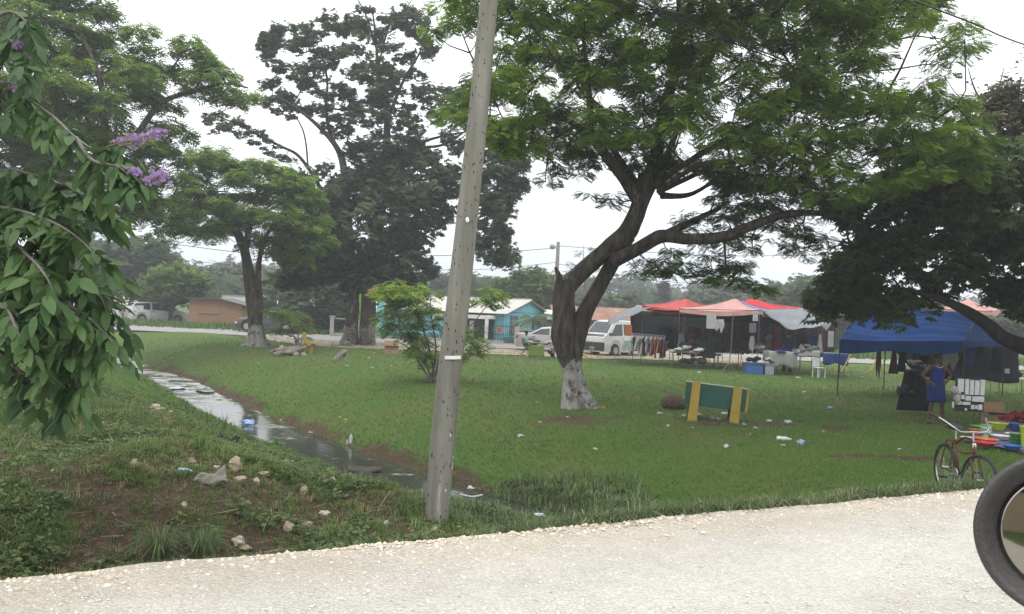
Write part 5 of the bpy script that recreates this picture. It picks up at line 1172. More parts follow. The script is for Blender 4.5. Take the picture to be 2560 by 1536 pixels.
# ================================================================ POLES AND WIRES
MPOLE = mat('weathered_pole', (.25, .243, .21), .9, c2=(.14, .135, .112), scale=7, stretch=(1, 1, .12), bump=.5, bscale=18, c3=(.40, .38, .34), s3=2.5, t3=.62)
def near_pole():
    b = on(1090, 1302); Y = b.y; t = thing('utility_pole', 'tall grey wooden utility pole leaning right at the ditch edge in the foreground', 'pole', tuple(b)); o = Vector(t.location)
    cen = [(1090, 1320, 30), (1092, 1290, 29), (1104, 1140, 31), (1122, 945, 29.5), (1140, 800, 29), (1160, 620, 27.5), (1178, 450, 26), (1200, 240, 24.5), (1222, 0, 22.5), (1245, -240, 21)]
    pts = [P(a, c, Y) - o for a, c, r in cen]; rad = [r * Y / F for a, c, r in cen]; c = spline([tuple(p) for p in pts], 6); rr = np.interp(np.linspace(0, len(rad) - 1, len(c)), range(len(rad)), rad)
    mb = MB(); mb.tube(c, list(rr), 20); mb.build('shaft', MPOLE, t, smooth=True)
    def at(px, py): return P(px, py, Y) - o
    def front(px, py, off=0.0):
        k = np.interp(py, [q[1] for q in cen][::-1], [q[0] for q in cen][::-1]); rp = np.interp(py, [q[1] for q in cen][::-1], [q[2] for q in cen][::-1]); dx = (px - k) / rp; dx = max(-.97, min(.97, dx)); r = rp * Y / F
        return P(k + dx * rp, py, Y) - o + Vector((0, -math.sqrt(1 - dx * dx) * r - off, 0)), dx
    h = MB(); rn = random.Random(4)
    for i in range(120):
        py = rn.uniform(20, 1290); k = np.interp(py, [q[1] for q in cen][::-1], [q[0] for q in cen][::-1]); rp = np.interp(py, [q[1] for q in cen][::-1], [q[2] for q in cen][::-1])
        p, dx = front(k + rn.uniform(-.93, .9) * rp, py, -.002); h.box(tuple(p), (rn.uniform(.005, .010), .010, rn.uniform(.012, .034)), rz=math.asin(dx))
    h.build('climbing_scars', MDARKIN, t)
    a, _ = front(1117, 893, .006); c_, _ = front(1147, 893, .006); M_ = mat('tag_white', (.78, .77, .74), .5)
    g = MB(); k0 = 1132 - 0; 
    for j in range(8):
        u = -.52 + j * .17; pp, dx = front(1126 + u * 28 + 6, 893, .008); g.box(tuple(pp), (.032, .008, .040), rz=math.asin(dx))
    g.build('number_tag', M_, t)
    p, dx = front(1170, 553, .01); g = MB(); g.blob(tuple(p), (.022, .01, .032), 8, 6, .3); g.build('label_scrap', M_, t)
    g = MB()
    for px, py in ((1163, 1142), (1158, 1160), (1116, 1222), (1160, 1168), (1135, 1242), (1128, 1085)): p, dx = front(px, py, .002); g.box(tuple(p), (.012, .006, .03), rz=math.asin(dx))
    g.build('paint_specks', M_, t)
    # pole-top insulators (above the frame)
    top = Vector(c[-1]); g = MB()
    for k in range(3): g.lathe([(.03, 0), (.05, .03), (.05, .08), (.02, .10)], tuple(top + Vector((.16, -.05, -.25 - .35 * k))), 8)
    g.build('insulator', MWPAINT, t); return o + top
PT = near_pole()
MWIRE = mat('wire', (.025, .027, .028), .6)
def wire(label, pts, r, group=None, name='power_line'):
    mb = MB(); mb.tube(spline([tuple(p) for p in pts], 8), r, 5); o = mb.build(name, MWIRE, None, smooth=True); tag(o, label, 'wire', group); return o
wire('upper of the two thick wires running down to the right across the big tree', [PT + Vector((.15, 0, -.2)), P(1600, 2, 14.7), P(1850, 108, 17), P(2200, 240, 21), P(2480, 332, 27), P(2700, 400, 34)], .014)
wire('lower of the two thick wires running close together across the big tree', [PT + Vector((.15, 0, -.3)), P(1570, 0, 14.7), P(1840, 110, 17), P(2200, 249, 21), P(2480, 341, 27), P(2700, 408, 34)], .012)
wire('thin wire crossing the big tree below the thick pair', [PT + Vector((.15, 0, -.55)), P(1435, 2, 14), P(1700, 92, 16), P(2000, 205, 19), P(2300, 300, 24), P(2560, 368, 30)], .009)
wire('single wire against the sky in the upper right corner', [PT + Vector((.3, 0, 1.3)), P(2200, -32, 15), P(2300, 8, 16), P(2440, 62, 18), P(2570, 115, 20), P(2900, 220, 26)], .016)
def far_pole():
    Y = 53; b = Vector((Xat(1386, Y), Y, 0)); t = thing('utility_pole', 'slim distant utility pole carrying a small street lamp, left of the leaning tree', 'pole', tuple(b))
    e_ = P(1396, 605, Y) - b; MB().tube([(0, 0, -.2), tuple(e_ * .5), tuple(e_)], [.15, .13, .10], 10).build('shaft', MPOLE, t, smooth=True)
    l = P(1381, 618, Y) - b; m = MB(); m.tube([tuple(e_ - Vector((0, 0, .25))), tuple(l)], .025, 6); m.build('lamp_arm', MIRON, t)
    m = MB(); m.lathe([(.05, .18), (.14, .12), (.17, 0), (.13, -.10), (.04, -.14)], tuple(l), 12); m.build('lamp_head', mat('lamp_grey', (.40, .40, .40), .4), t, smooth=True)
far_pole()
G2 = None
wire('upper distant wire running left from the lamp pole behind the trees', [P(1396, 620, 53), P(1240, 632, 53), P(1080, 640, 53), P(800, 642, 53), P(590, 630, 53), P(450, 613, 53), P(200, 585, 53)], .018)
wire('lower distant wire running left from the lamp pole', [P(1394, 656, 53), P(1240, 672, 53), P(1080, 676, 53), P(800, 680, 53), P(590, 664, 53), P(490, 654, 53), P(200, 630, 53)], .014)
wire('distant wire running right from the lamp pole behind the leaning tree', [P(1396, 615, 53), P(1560, 627, 53), P(1800, 640, 53), P(2140, 637, 53), P(2400, 640, 53)], .016)
wire('faint distant wire above the red canopy', [P(1394, 660, 53), P(1640, 702, 55), P(1900, 715, 57), P(2300, 730, 60)], .012)

# ================================================================ BENCHES
MGRN = mat('dark_green_paint', (.022, .085, .062), .55, c2=(.018, .07, .052), scale=4, c3=(.30, .24, .08), s3=5, t3=.70); MYEL = mat('yellow_paint', (.33, .235, .04), .6, c2=(.25, .175, .035), scale=5, c3=(.14, .11, .05), s3=4, t3=.64); MPALE = mat('worn_top', (.42, .42, .34), .8)
def bench():
    a = on(1730, 1052); c = Vector((Xat(1845, a.y - .12), a.y - .12, a.z - .0)); t = thing('park_bench', 'concrete bench seen from behind, dark green back on yellow posts', 'bench', tuple((a + c) / 2)); o = Vector(t.location)
    d = (c - a); d.z = 0; Lb = d.length; d.normalize(); rz = math.atan2(d.y, d.x); t.rotation_euler = (0, R(4.2), rz)
    # local x along bench, +y away from the viewer side
    H = .82
    zl = P(1714, 955, a.y).z - a.z; k = Lb / 2
    def cyl(x): pass
    m = MB(); m.box((0, .07, H * .665), (Lb + .42, .06, H * .60)); m.build('backrest', MGRN, t, bevel=.008)
    MB().box((0, .07, H * .975), (Lb + .43, .075, .022)).build('back_cap', MPALE, t)
    MB().box((Lb / 2 + .235, .10, H * .66), (.05, .10, H * .60)).build('end_strip', MYEL, t)
    MB().box((0, .34, .40), (Lb + .42, .42, .06)).build('seat', mat('concrete_seat', (.24, .24, .19), .9), t, bevel=.01)
    for s in (-1, 1):
        p = MB(); p.prism([(s * k - .085, -.02), (s * k + .085, -.02), (s * k + .075, .42), (s * k + .07, H - .02), (s * k - .07, H - .02), (s * k - .075, .42)], -.09, .035, 'y'); p.build('post', MYEL, t, bevel=.015)
        MB().box((s * k, .40, .17), (.17, .34, .40)).build('leg', mat('dark_leg', (.035, .03, .026), .9), t, bevel=.01)
bench()
def bench2():
    b = on(772, 884); t = thing('park_bench', 'far yellow bench seen end on behind the log pile and low shrub', 'bench', tuple(b), R(8))
    MB().box((.0, .5, .43), (.46, 1.3, .05)).build('seat', MYEL, t); MB().prism([(-.22, .45), (-.16, .45), (-.26, .88), (-.32, .88)], -.15, 1.15, 'y').build('backrest', MYEL, t)
    for y in (.02, 1.0):
        MB().prism([(-.24, 0), (-.14, 0), (-.18, .42), (-.28, .42)], y - .05, y + .05, 'y').build('leg', MYEL, t); MB().prism([(.02, 0), (.16, 0), (.18, .40), (.06, .40)], y - .05, y + .05, 'y').build('leg', MYEL, t)
bench2()
# ================================================================ PEOPLE
MSKIN = mat('brown_skin', (.12, .062, .042), .6); MHAIR = mat('black_hair', (.012, .010, .009), .6)
def skin_body(name, J, E, Rd, m, parent, root=0, sub=2):
    me = bpy.data.meshes.new(name); me.from_pydata([tuple(j) for j in J], E, []); me.update(); o = bpy.data.objects.new(name, me); col.objects.link(o); o.parent = parent
    md = o.modifiers.new('Skin', 'SKIN'); me.materials.append(m)
    if not me.skin_vertices: me.attributes  # layer is created with the modifier below
    for i, v in enumerate(me.skin_vertices[0].data if me.skin_vertices else []):
        r = Rd[i]; v.radius = (r, r) if not hasattr(r, '__len__') else r; v.use_root = (i == root)
    s = o.modifiers.new('Sub', 'SUBSURF'); s.levels = sub; s.render_levels = sub; md.use_smooth_shade = True
    return o
def person(name, label, loc, rz, J, height=1.0, top=None, dress=None, trousers=None, hat=None, skirt=False):
    """J: dict of joints in metres in the person's own frame: x right (of the picture), y away, z up"""
    t = thing(name, label, 'person', tuple(loc), rz); names = list(J); V = [Vector(J[n]) for n in names]; ix = {n: i for i, n in enumerate(names)}
    rad = dict(pelvis=.125, belly=.115, chest=(.135), neck=.05, neck2=.047, head0=.062, head=.088, head2=.080, head3=.045, shL=.062, elL=.042, wrL=.028, hL=.03, shR=.062, elR=.042, wrR=.028, hR=.03, hipL=.095, knL=.058, anL=.038, ftL=.036, hipR=.095, knR=.058, anR=.038, ftR=.036)
    E = [('pelvis', 'belly'), ('belly', 'chest'), ('chest', 'neck'), ('neck', 'neck2'), ('neck2', 'head0'), ('head0', 'head'), ('head', 'head2'), ('head2', 'head3'), ('chest', 'shL'), ('shL', 'elL'), ('elL', 'wrL'), ('wrL', 'hL'), ('chest', 'shR'), ('shR', 'elR'), ('elR', 'wrR'), ('wrR', 'hR'),
         ('pelvis', 'hipL'), ('hipL', 'knL'), ('knL', 'anL'), ('anL', 'ftL'), ('pelvis', 'hipR'), ('hipR', 'knR'), ('knR', 'anR'), ('anR', 'ftR')]
    for s in 'LR':            # five fingers, rooted in the palm
        h = Vector(J['h' + s]); w = Vector(J['wr' + s]); d = (h - w).normalized(); sd = d.cross(Vector((0, 1, 0))).normalized() if abs(d.y) < .9 else Vector((1, 0, 0))
        for k, (off, ln) in enumerate(((-.026, .060), (-.009, .072), (.009, .068), (.026, .052))):
            a = h + sd * off + d * .02; b = a + d * ln * .55 + Vector((0, -.006, -.004)); c = b + d * ln * .45 + Vector((0, -.012, -.008))
            for q, nm in ((a, 'a'), (b, 'b'), (c, 'c')): names.append('f%s%d%s' % (s, k, nm)); V.append(q); ix[names[-1]] = len(V) - 1; rad[names[-1]] = .009
            E += [('h' + s, names[-3]), (names[-3], names[-2]), (names[-2], names[-1])]
        a = w.lerp(h, .6) + sd * -.035; b = a + (d * .6 - sd * .6).normalized() * .045
        for q, nm in ((a, 'a'), (b, 'b')): names.append('t%s%s' % (s, nm)); V.append(q); ix[names[-1]] = len(V) - 1; rad[names[-1]] = .010
        E += [('wr' + s, names[-2]), (names[-2], names[-1])]
    body = skin_body('body', V, [(ix[a], ix[b]) for a, b in E], [rad[n] for n in names], MSKIN, t, ix['pelvis'])
    hd = Vector(J['head']); h2 = Vector(J['head2'])
    m = MB(); m.blob(tuple(hd + Vector((0, .022, .05))), (.098, .108, .10), 14, 10, .08, 3); hr = m.build('hair', MHAIR, t, smooth=True)
    m = MB()
    for s in (-1, 1): m.blob(tuple(hd + Vector((s * .032, -.082, .005))), (.012, .008, .007), 8, 6, 0)
    m.build('eyes', MHAIR, t); m = MB(); m.blob(tuple(hd + Vector((0, -.094, -.025))), (.013, .018, .022), 8, 6, 0); m.build('nose', MSKIN, t, smooth=True)
    m = MB(); m.blob(tuple(hd + Vector((0, -.084, -.060))), (.024, .008, .007), 8, 6, 0); m.build('mouth', mat('lips', (.16, .05, .04), .6), t); m = MB()
    for s in (-1, 1): m.blob(tuple(hd + Vector((s * .090, .0, -.01))), (.012, .022, .03), 8, 6, 0)
    m.build('ears', MSKIN, t, smooth=True)
    return t, J
def garment_rings(rings, n=18, fold=.04, seed=0):
    """rings: (centre, rx, ry) stacked -> cloth tube with folds"""
    m = MB(); 
    for i, (c, rx, ry) in enumerate(rings):
        for k in range(n):
            a = 2 * math.pi * k / n; f = 1 + fold * math.sin(a * 5 + seed) * i / len(rings); m.v.append((c[0] + rx * f * math.cos(a), c[1] + ry * f * math.sin(a), c[2]))
    for i in range(len(rings) - 1):
        for k in range(n): a0 = i * n + k; a1 = i * n + (k + 1) % n; m.f.append((a0, a0 + n, a1 + n, a1))
    return m
# woman in the blue dress, hands on hips
wl_ = on(2338, 1060)
JW = dict(pelvis=(0, 0, .93), belly=(.0, 0, 1.08), chest=(.0, 0, 1.27), neck=(0, 0, 1.40), neck2=(0, -.005, 1.445), head0=(0, -.02, 1.49), head=(0, -.01, 1.555), head2=(0, .0, 1.61), head3=(0, .0, 1.65),
          shL=(-.165, 0, 1.345), elL=(-.34, .05, 1.13), wrL=(-.215, -.06, 1.0), hL=(-.165, -.085, .965), shR=(.165, 0, 1.345), elR=(.345, .05, 1.15), wrR=(.215, -.05, 1.02), hR=(.165, -.08, .985),
          hipL=(-.085, 0, .88), knL=(-.11, -.02, .48), anL=(-.14, .02, .08), ftL=(-.17, -.12, .035), hipR=(.085, 0, .88), knR=(.13, -.01, .48), anR=(.20, .03, .08), ftR=(.23, -.10, .035))
tw, _ = person('person', 'woman in a blue sleeveless dress standing with hands on hips beside the display board', wl_, 0, JW)
m = garment_rings([((0, 0, 1.375), .10, .085), ((0, 0, 1.33), .145, .115), ((0, -.005, 1.22), .165, .145), ((0, 0, 1.08), .150, .130), ((0, 0, .93), .185, .155), ((.0, 0, .75), .205, .17), ((.01, 0, .60), .215, .18), ((.01, 0, .52), .225, .185)], fold=.05)
m.build('dress', mat('royal_blue_cloth', (.014, .028, .15), .9, c2=(.010, .02, .11), scale=5), tw, smooth=True, solid=.006)
MB().tube([(-.08, -.105, 1.37), (0, -.135, 1.335), (.08, -.105, 1.37)], .010, 5).build('neck_trim', mat('trim_white', (.55, .5, .48), .8), tw)
m = MB()
for s in (-1, 1): m.blob((s * .0 + (-.165 if s < 0 else .225), -.06, .022), (.045, .12, .022), 8, 6, 0)
m.build('sandals', MBLK, tw)
# man on folding chair
MCH = mat('chair_steel', (.12, .12, .13), .5); pc = on(1313, 889)
def folding_chair(label, loc, rz):
    t = thing('folding_chair', label, 'chair', tuple(loc), rz)
    for s in (-1, 1):
        MB().tube([(-.20, s * .2, .95), (-.13, s * .2, .60), (.20, s * .2, .0)], .016, 6).build('leg', MCH, t); MB().tube([(-.26, s * .18, 0), (.12, s * .18, .44)], .016, 6).build('leg', MCH, t)
    MB().box((-.01, 0, .45), (.40, .38, .03)).build('seat', mat('chair_pad', (.30, .31, .32), .7), t, bevel=.01); MB().box((-.17, 0, .80), (.04, .40, .24), ry=R(-10)).build('backrest', MATS['chair_pad'], t, bevel=.01)
    MB().tube([(.13, -.2, .13), (.13, .2, .13)], .012, 5).build('crossbar', MCH, t); return t
folding_chair('dark folding chair the man sits on, facing the green table', pc, R(-12))
JM = dict(pelvis=(-.03, 0, .53), belly=(-.05, 0, .68), chest=(-.03, 0, .86), neck=(-.0, 0, 1.0), neck2=(.01, 0, 1.04), head0=(.03, 0, 1.08), head=(.03, 0, 1.15), head2=(.02, 0, 1.205), head3=(.02, 0, 1.24),
          shL=(-.02, -.17, .94), elL=(.05, -.22, .70), wrL=(.25, -.14, .64), hL=(.32, -.10, .65), shR=(-.02, .17, .94), elR=(.05, .22, .70), wrR=(.24, .14, .66), hR=(.31, .09, .67),
          hipL=(.04, -.09, .53), knL=(.40, -.11, .52), anL=(.42, -.11, .09), ftL=(.54, -.12, .04), hipR=(.04, .09, .53), knR=(.40, .12, .53), anR=(.38, .12, .09), ftR=(.50, .13, .04))
JM = {k: tuple(v) for k, v in JM.items()}
# the face frame of person() looks to -y; turn the man so he faces right and slightly to the viewer
def turn(J, a): M = Matrix.Rotation(a, 3, 'Z'); return {k: tuple(M @ Vector(v)) for k, v in J.items()}
tm, _ = person('person', 'man in a pale green shirt sitting on the folding chair with hands together', pc + Vector((0, 0, 0)), R(52), turn(JM, R(-90)))
Mr = Matrix.Rotation(R(-90), 3, 'Z')
m = garment_rings([(tuple(Mr @ Vector((.0, 0, 1.0))), .09, .08), (tuple(Mr @ Vector((-.02, 0, .95))), .19, .11), (tuple(Mr @ Vector((-.04, 0, .80))), .185, .15), (tuple(Mr @ Vector((-.05, 0, .65))), .175, .155), (tuple(Mr @ Vector((-.03, 0, .52))), .18, .16)], fold=.05)
m.build('shirt', mat('pale_green_cloth', (.20, .33, .27), .9), tm, smooth=True, solid=.006); m = MB()
for s in (-1, 1): m.tube([Mr @ Vector((.02, s * .09, .54)), Mr @ Vector((.40, s * .115, .535)), Mr @ Vector((.41, s * .115, .30)), Mr @ Vector((.41, s * .115, .14))], [.10, .078, .065, .05], 10)
m.build('trousers', mat('black_cloth', (.015, .015, .016), .9), tm, smooth=True); m = MB()
for s in (-1, 1): m.tube([Mr @ Vector((-.02, s * .15, .95)), Mr @ Vector((.02, s * .20, .82)), ], [.07, .062], 10)
m.build('sleeves', MATS['pale_green_cloth'], tm, smooth=True)

# ================================================================ MARKET STALLS
def cloth_mat(nm, c, c2=None, sc=3): return mat(nm, c, .9, c2=c2 or tuple(x * .75 for x in c), scale=sc, trans=.15, bump=.35, bscale=4, c3=tuple(x * .8 for x in c), s3=1.3, t3=.60)
CR = cloth_mat('red_canvas', (.55, .095, .09)); CPK = cloth_mat('faded_pink_canvas', (.62, .33, .30)); CBL = cloth_mat('faded_violet_canvas', (.22, .20, .42)); CGT = cloth_mat('grey_tarp', (.24, .26, .28)); CDK = mat('dark_tarp', (.014, .014, .015), .9); CRD = cloth_mat('bright_red_canvas', (.65, .04, .05))
MTUB = mat('tent_tube', (.16, .16, .17), .5, metal=.3)
def quadsheet(mb, a, b, c, d, nu=10, nv=8, sag=.0):
    a, b, c, d = map(Vector, (a, b, c, d))
    return mb.sheet(lambda u, v: a.lerp(b, u).lerp(d.lerp(c, u), v) - Vector((0, 0, sag * math.sin(math.pi * u) * math.sin(math.pi * min(v + .0, 1)))), nu, nv)
def canopy(name, label, apex, corners, m, val=.22, group=None, faces=None, sag=.10, valm=None):
    """hip canopy: apex + 4 corners (world); scalloped valance; legs are separate parts"""
    o = (corners[0] + corners[2]) / 2; o = Vector((o.x, o.y, 0)); t = thing(name, label, 'canopy', tuple(o), 0, group); ap = apex - o; C = [c - o for c in corners]
    for i in range(4):
        a, b = C[i], C[(i + 1) % 4]; mb = MB()
        mb.sheet(lambda u, v: (a.lerp(b, u)).lerp(ap, v) - Vector((0, 0, sag * math.sin(math.pi * u) * (1 - v) ** 1.5)) - Vector((0, 0, sag * .8 * math.sin(math.pi * v))), 12, 8)
        mm = (faces or {}).get(i, m); mb.build('roof_panel', mm, t, smooth=True)
        vb = MB(); vb.sheet(lambda u, v: a.lerp(b, u) - Vector((0, 0, sag * math.sin(math.pi * u) + val * v)) + Vector((.012 * math.sin(u * 40), -.02 * v, 0)), 24, 2); vb.build('valance', (valm or {}).get(i, mm), t, smooth=True)
    for i, c in enumerate(C): MB().tube([(c.x * .98, c.y * .98, 0), tuple(c)], .016, 6).build('pole', MTUB, t)
    fr = MB()
    for c in C: fr.tube([tuple(c - Vector((0, 0, .04))), tuple(ap - Vector((0, 0, .08)))], .016, 5)
    for i in range(4): fr.tube([tuple(C[i] - Vector((0, 0, .05))), tuple(C[(i + 1) % 4] - Vector((0, 0, .05)))], .016, 5)
    fr.build('frame', MTUB, t); return t
canopy('market_canopy', 'red peaked canopy at the left of the stalls, overlapped by the pink one', P(1715, 747, 42.6), [P(1607, 762, 41.4), P(1712, 776, 40.6), P(1780, 765, 44.5), P(1690, 757, 45)], CR, .2)
canopy('market_canopy', 'faded pink canopy with violet side, the front one of the stalls', P(1839, 747, 41.2), [P(1699, 770, 40.0), P(1900, 774, 38.9), P(1968, 783, 42.2), P(1790, 764, 43.6)], CPK, .2, faces={1: CBL}, sag=.13, valm={1: CPK})
canopy('market_canopy', 'bright red canopy showing behind the right side of the pink one', P(1876, 747, 45.2), [P(1800, 769, 43.9), P(1992, 771, 43.2), P(2010, 770, 46.6), P(1810, 760, 47)], CRD, .18)
def tarp(label, pts, m, name='tarp', folds=.05, nu=14, nv=10, sag=.2, cat='tarp', th=.01, thk=None):
    mb = MB(); a, b, c, d = map(Vector, pts); o = (a + b + c + d) / 4; t_ = mb.sheet(lambda u, v: a.lerp(b, u).lerp(d.lerp(c, u), v) - o - Vector((0, 0, sag * math.sin(math.pi * u) * math.sin(math.pi * v) + folds * math.sin(u * 13 + v * 3) * .5)), nu, nv)
    ob = mb.build(name, m, None, smooth=True, solid=th); ob.location = o; tag(ob, label, cat); return ob
tarp('grey tarp stretched down to the left from the red canopy over the clothes rack', [P(1521, 813, 40.9), P(1630, 768, 40.6), P(1594, 762, 45.5), P(1520, 800, 47)], CGT, sag=-.15)
tarp('grey tarp sloping down to the right from the pink canopy over the white tables', [P(1973, 825, 38.6), P(1898, 774, 39.4), P(2008, 772, 44), P(2088, 803, 42.5)], CGT, sag=.1)
tarp('small grey tarp flap extending the right end of the stalls', [P(1975, 824, 38.6), P(2065, 815, 38.9), P(2090, 803, 42.4), P(2010, 806, 41)], CGT, sag=.05)
tarp('hanging pointed corner of the grey tarp at the right end of the stalls', [P(2052, 812, 38.8), P(2066, 828, 38.75), P(2084, 804, 39.4), P(2070, 803, 39.4)], CGT, sag=.0, folds=.0)
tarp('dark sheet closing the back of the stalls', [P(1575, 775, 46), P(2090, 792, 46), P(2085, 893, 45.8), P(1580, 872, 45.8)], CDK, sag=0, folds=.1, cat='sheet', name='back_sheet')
tarp('dark green tarp roof in the gap between the stalls and the blue tent', [P(2050, 802, 36), P(2150, 778, 34.5), P(2190, 770, 38.5), P(2110, 776, 39)], mat('dark_green_tarp', (.05, .07, .05), .9), sag=.05)
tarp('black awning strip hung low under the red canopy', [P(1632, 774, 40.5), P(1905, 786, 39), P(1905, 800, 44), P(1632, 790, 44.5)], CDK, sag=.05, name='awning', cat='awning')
wire('thin line strung under the canopies above the clothes', [P(1580, 803, 41), P(1700, 806, 40.8), P(1880, 808, 40), P(1960, 812, 39.5)], .012, name='clothes_line')
wire('thin line strung to the right from the grey tarp to the blue tent', [P(2085, 803, 39), P(2120, 799, 36), P(2165, 794, 31)], .012, name='tie_line')

# garments: a hanging shape with sleeves on a hanger
def garment(name, label, c, w, h, m, kind='shirt', rz=0.0, group=None, cat='clothing', hanger=False, parent=None):
    """c = top centre (world)"""
    o = Vector(c); t = None
    if kind == 'shirt': out = [(-.16, 0), (.16, 0), (.50, -.16), (.40, -.36), (.28, -.28), (.30, -1), (-.30, -1), (-.28, -.28), (-.40, -.36), (-.50, -.16)]
    elif kind == 'trousers': out = [(-.32, 0), (.32, 0), (.42, -1), (.06, -1), (.0, -.4), (-.06, -1), (-.42, -1)]
    elif kind == 'dress': out = [(-.2, 0), (.2, 0), (.22, -.35), (.5, -1), (-.5, -1), (-.22, -.35)]
    elif kind == 'rag': out = [(-.35, 0), (.4, .05), (.5, -.4), (.2, -1), (.0, -.55), (-.25, -.85), (-.5, -.5)]
    else: out = [(-.5, 0), (.5, 0), (.5, -1), (-.5, -1)]
    mb = MB(); n = len(out); th = .045
    vs = [(a * w, -th / 2 + .02 * math.sin(i * 2.1), b * h) for i, (a, b) in enumerate(out)] + [(a * w, th / 2 + .02 * math.sin(i * 1.7), b * h) for i, (a, b) in enumerate(out)]
    mb.add(vs, [tuple(reversed(range(n))), tuple(range(n, 2 * n))] + [(i, (i + 1) % n, n + (i + 1) % n, n + i) for i in range(n)])
    if hanger:
        t = thing(name, label, cat, tuple(o), rz, group); mb.build('cloth', m, t)
        hm = MB(); hm.tube([(-.42 * w, 0, -.08 * h), (0, 0, .05), (.42 * w, 0, -.08 * h)], .009, 4); hm.tube([(0, 0, .05), (0, 0, .10), (.02, 0, .13)], .006, 4); hm.build('hanger', mat('white_plastic', (.62, .62, .62), .5), t); return t
    ob = mb.build(name, m, parent); ob.location = o; ob.rotation_euler = (0, 0, rz)
    if parent is None: tag(ob, label, cat, group)
    return ob
CM = {k: cloth_mat('cloth_' + k, c) for k, c in dict(white=(.50, .50, .50), cream=(.45, .42, .36), grey=(.22, .22, .23), dark=(.035, .035, .04), black=(.015, .015, .017), red=(.26, .03, .03), orange=(.42, .14, .04), blue=(.04, .08, .28), teal=(.10, .26, .28), pink=(.42, .22, .22), plaid=(.30, .38, .36), green=(.10, .16, .06), maroon=(.12, .03, .035), lime=(.35, .5, .06), brown=(.10, .065, .04)).items()}
def rack():
    a = on(1592, 897); c = on(1668, 903); Y0 = 40.6; t = thing('clothes_rack', 'metal clothes rail loaded with hanging clothes at the left of the stalls', 'clothes rack', (Xat(1625, Y0), Y0, 0)); o = Vector(t.location)
    zt = P(1625, 836, Y0).z; x0, x1 = Xat(1578, Y0) - o.x, Xat(1668, Y0) - o.x; MB().tube([(x0, 0, zt), (x1, 0, zt - .06)], .018, 6).build('rail', MTUB, t)
    for x in (x0 + .15, x1 - .15):
        MB().tube([(x, 0, 0.03), (x, 0, zt)], .018, 6).build('upright', MTUB, t); MB().tube([(x, -.3, .03), (x, .3, .03)], .018, 6).build('foot', MTUB, t)
    cols = ['teal', 'white', 'dark', 'white', 'cream', 'grey', 'cream', 'dark', 'white', 'grey', 'blue', 'cream', 'red', 'orange', 'brown', 'orange', 'maroon', 'dark', 'maroon']
    nms = dict(teal='pale teal', white='white', dark='charcoal', cream='cream', grey='grey', blue='dark blue', red='dull red', orange='orange', brown='brown', maroon='maroon'); od = ['first', 'second', 'third', 'fourth', 'fifth', 'sixth', 'seventh', 'eighth', 'ninth', 'tenth', 'eleventh', 'twelfth', 'thirteenth', 'fourteenth', 'fifteenth', 'sixteenth', 'seventeenth', 'eighteenth', 'last']
    for i, k in enumerate(cols):
        u = i / (len(cols) - 1); x = x0 + .08 + (x1 - x0 - .16) * u
        garment('hanging_shirt' if i % 3 else 'hanging_dress', '%s garment, %s from the left on the clothes rail' % (nms[k], od[i]), (o.x + x, o.y + .01 * (i % 2), zt - .06 * u - .10), .50, random.uniform(.62, .95), CM[k], 'shirt' if i % 3 else 'dress', R(62 + random.uniform(-9, 9)), 'clothes on the rail', hanger=True)
rack()
def hang(name, label, px, py0, py1, wpx, Y, k, kind, rz=0): s = Y / F; return garment(name, label, P(px, py0, Y), wpx * s, (py1 - py0) * s, CM[k], kind, rz)
hang('hanging_shorts', 'pale green plaid shorts hanging left of the clothes rail', 1569, 852, 878, 26, 40.3, 'plaid', 'trousers'); hang('hanging_shirt', 'orange red shirt hanging high at the left corner of the stalls', 1572, 814, 840, 17, 40.8, 'orange', 'sheet')
hang('hanging_trousers', 'pale grey trousers hanging behind the clothing table', 1704, 834, 874, 22, 41, 'grey', 'trousers'); hang('cardboard_sign', 'brown cardboard sheet hanging above the grey trousers', 1712, 815, 833, 21, 40.9, 'brown', 'sheet')
hang('hanging_shirt', 'dull red garment hanging behind the heap of clothes', 1728, 832, 860, 24, 42, 'red', 'shirt'); hang('hanging_trousers', 'long dark red trousers hanging in the middle of the stalls', 1829, 806, 880, 22, 41.5, 'maroon', 'trousers')
hang('hanging_shirt', 'white garment hung from the front edge of the pink canopy', 1779, 784, 822, 24, 39.2, 'white', 'sheet'); hang('hanging_cloth', 'small pointed white cloth beside the hung white garment', 1799, 800, 834, 26, 39.3, 'white', 'rag', R(10))
hang('hanging_shirt', 'white vest hung at the right corner of the pink canopy', 1889, 779, 803, 22, 38.7, 'white', 'shirt'); hang('hanging_shirt', 'grey printed shirt hung below the white vest', 1882, 808, 832, 17, 39.2, 'grey', 'sheet')
hang('hanging_trousers', 'light trousers dangling above the blue storage box', 1880, 842, 884, 13, 39.6, 'white', 'rag'); hang('hanging_towel', 'long white towel hanging at the far right end of the stalls', 2078, 828, 868, 14, 38.5, 'white', 'sheet')
hang('hanging_dress', 'long black dress hanging beside the heap of clothes', 1775, 826, 896, 32, 39.8, 'black', 'dress'); hang('hanging_dress', 'black coat hanging in the middle of the stalls', 1798, 822, 890, 26, 40.3, 'black', 'shirt')
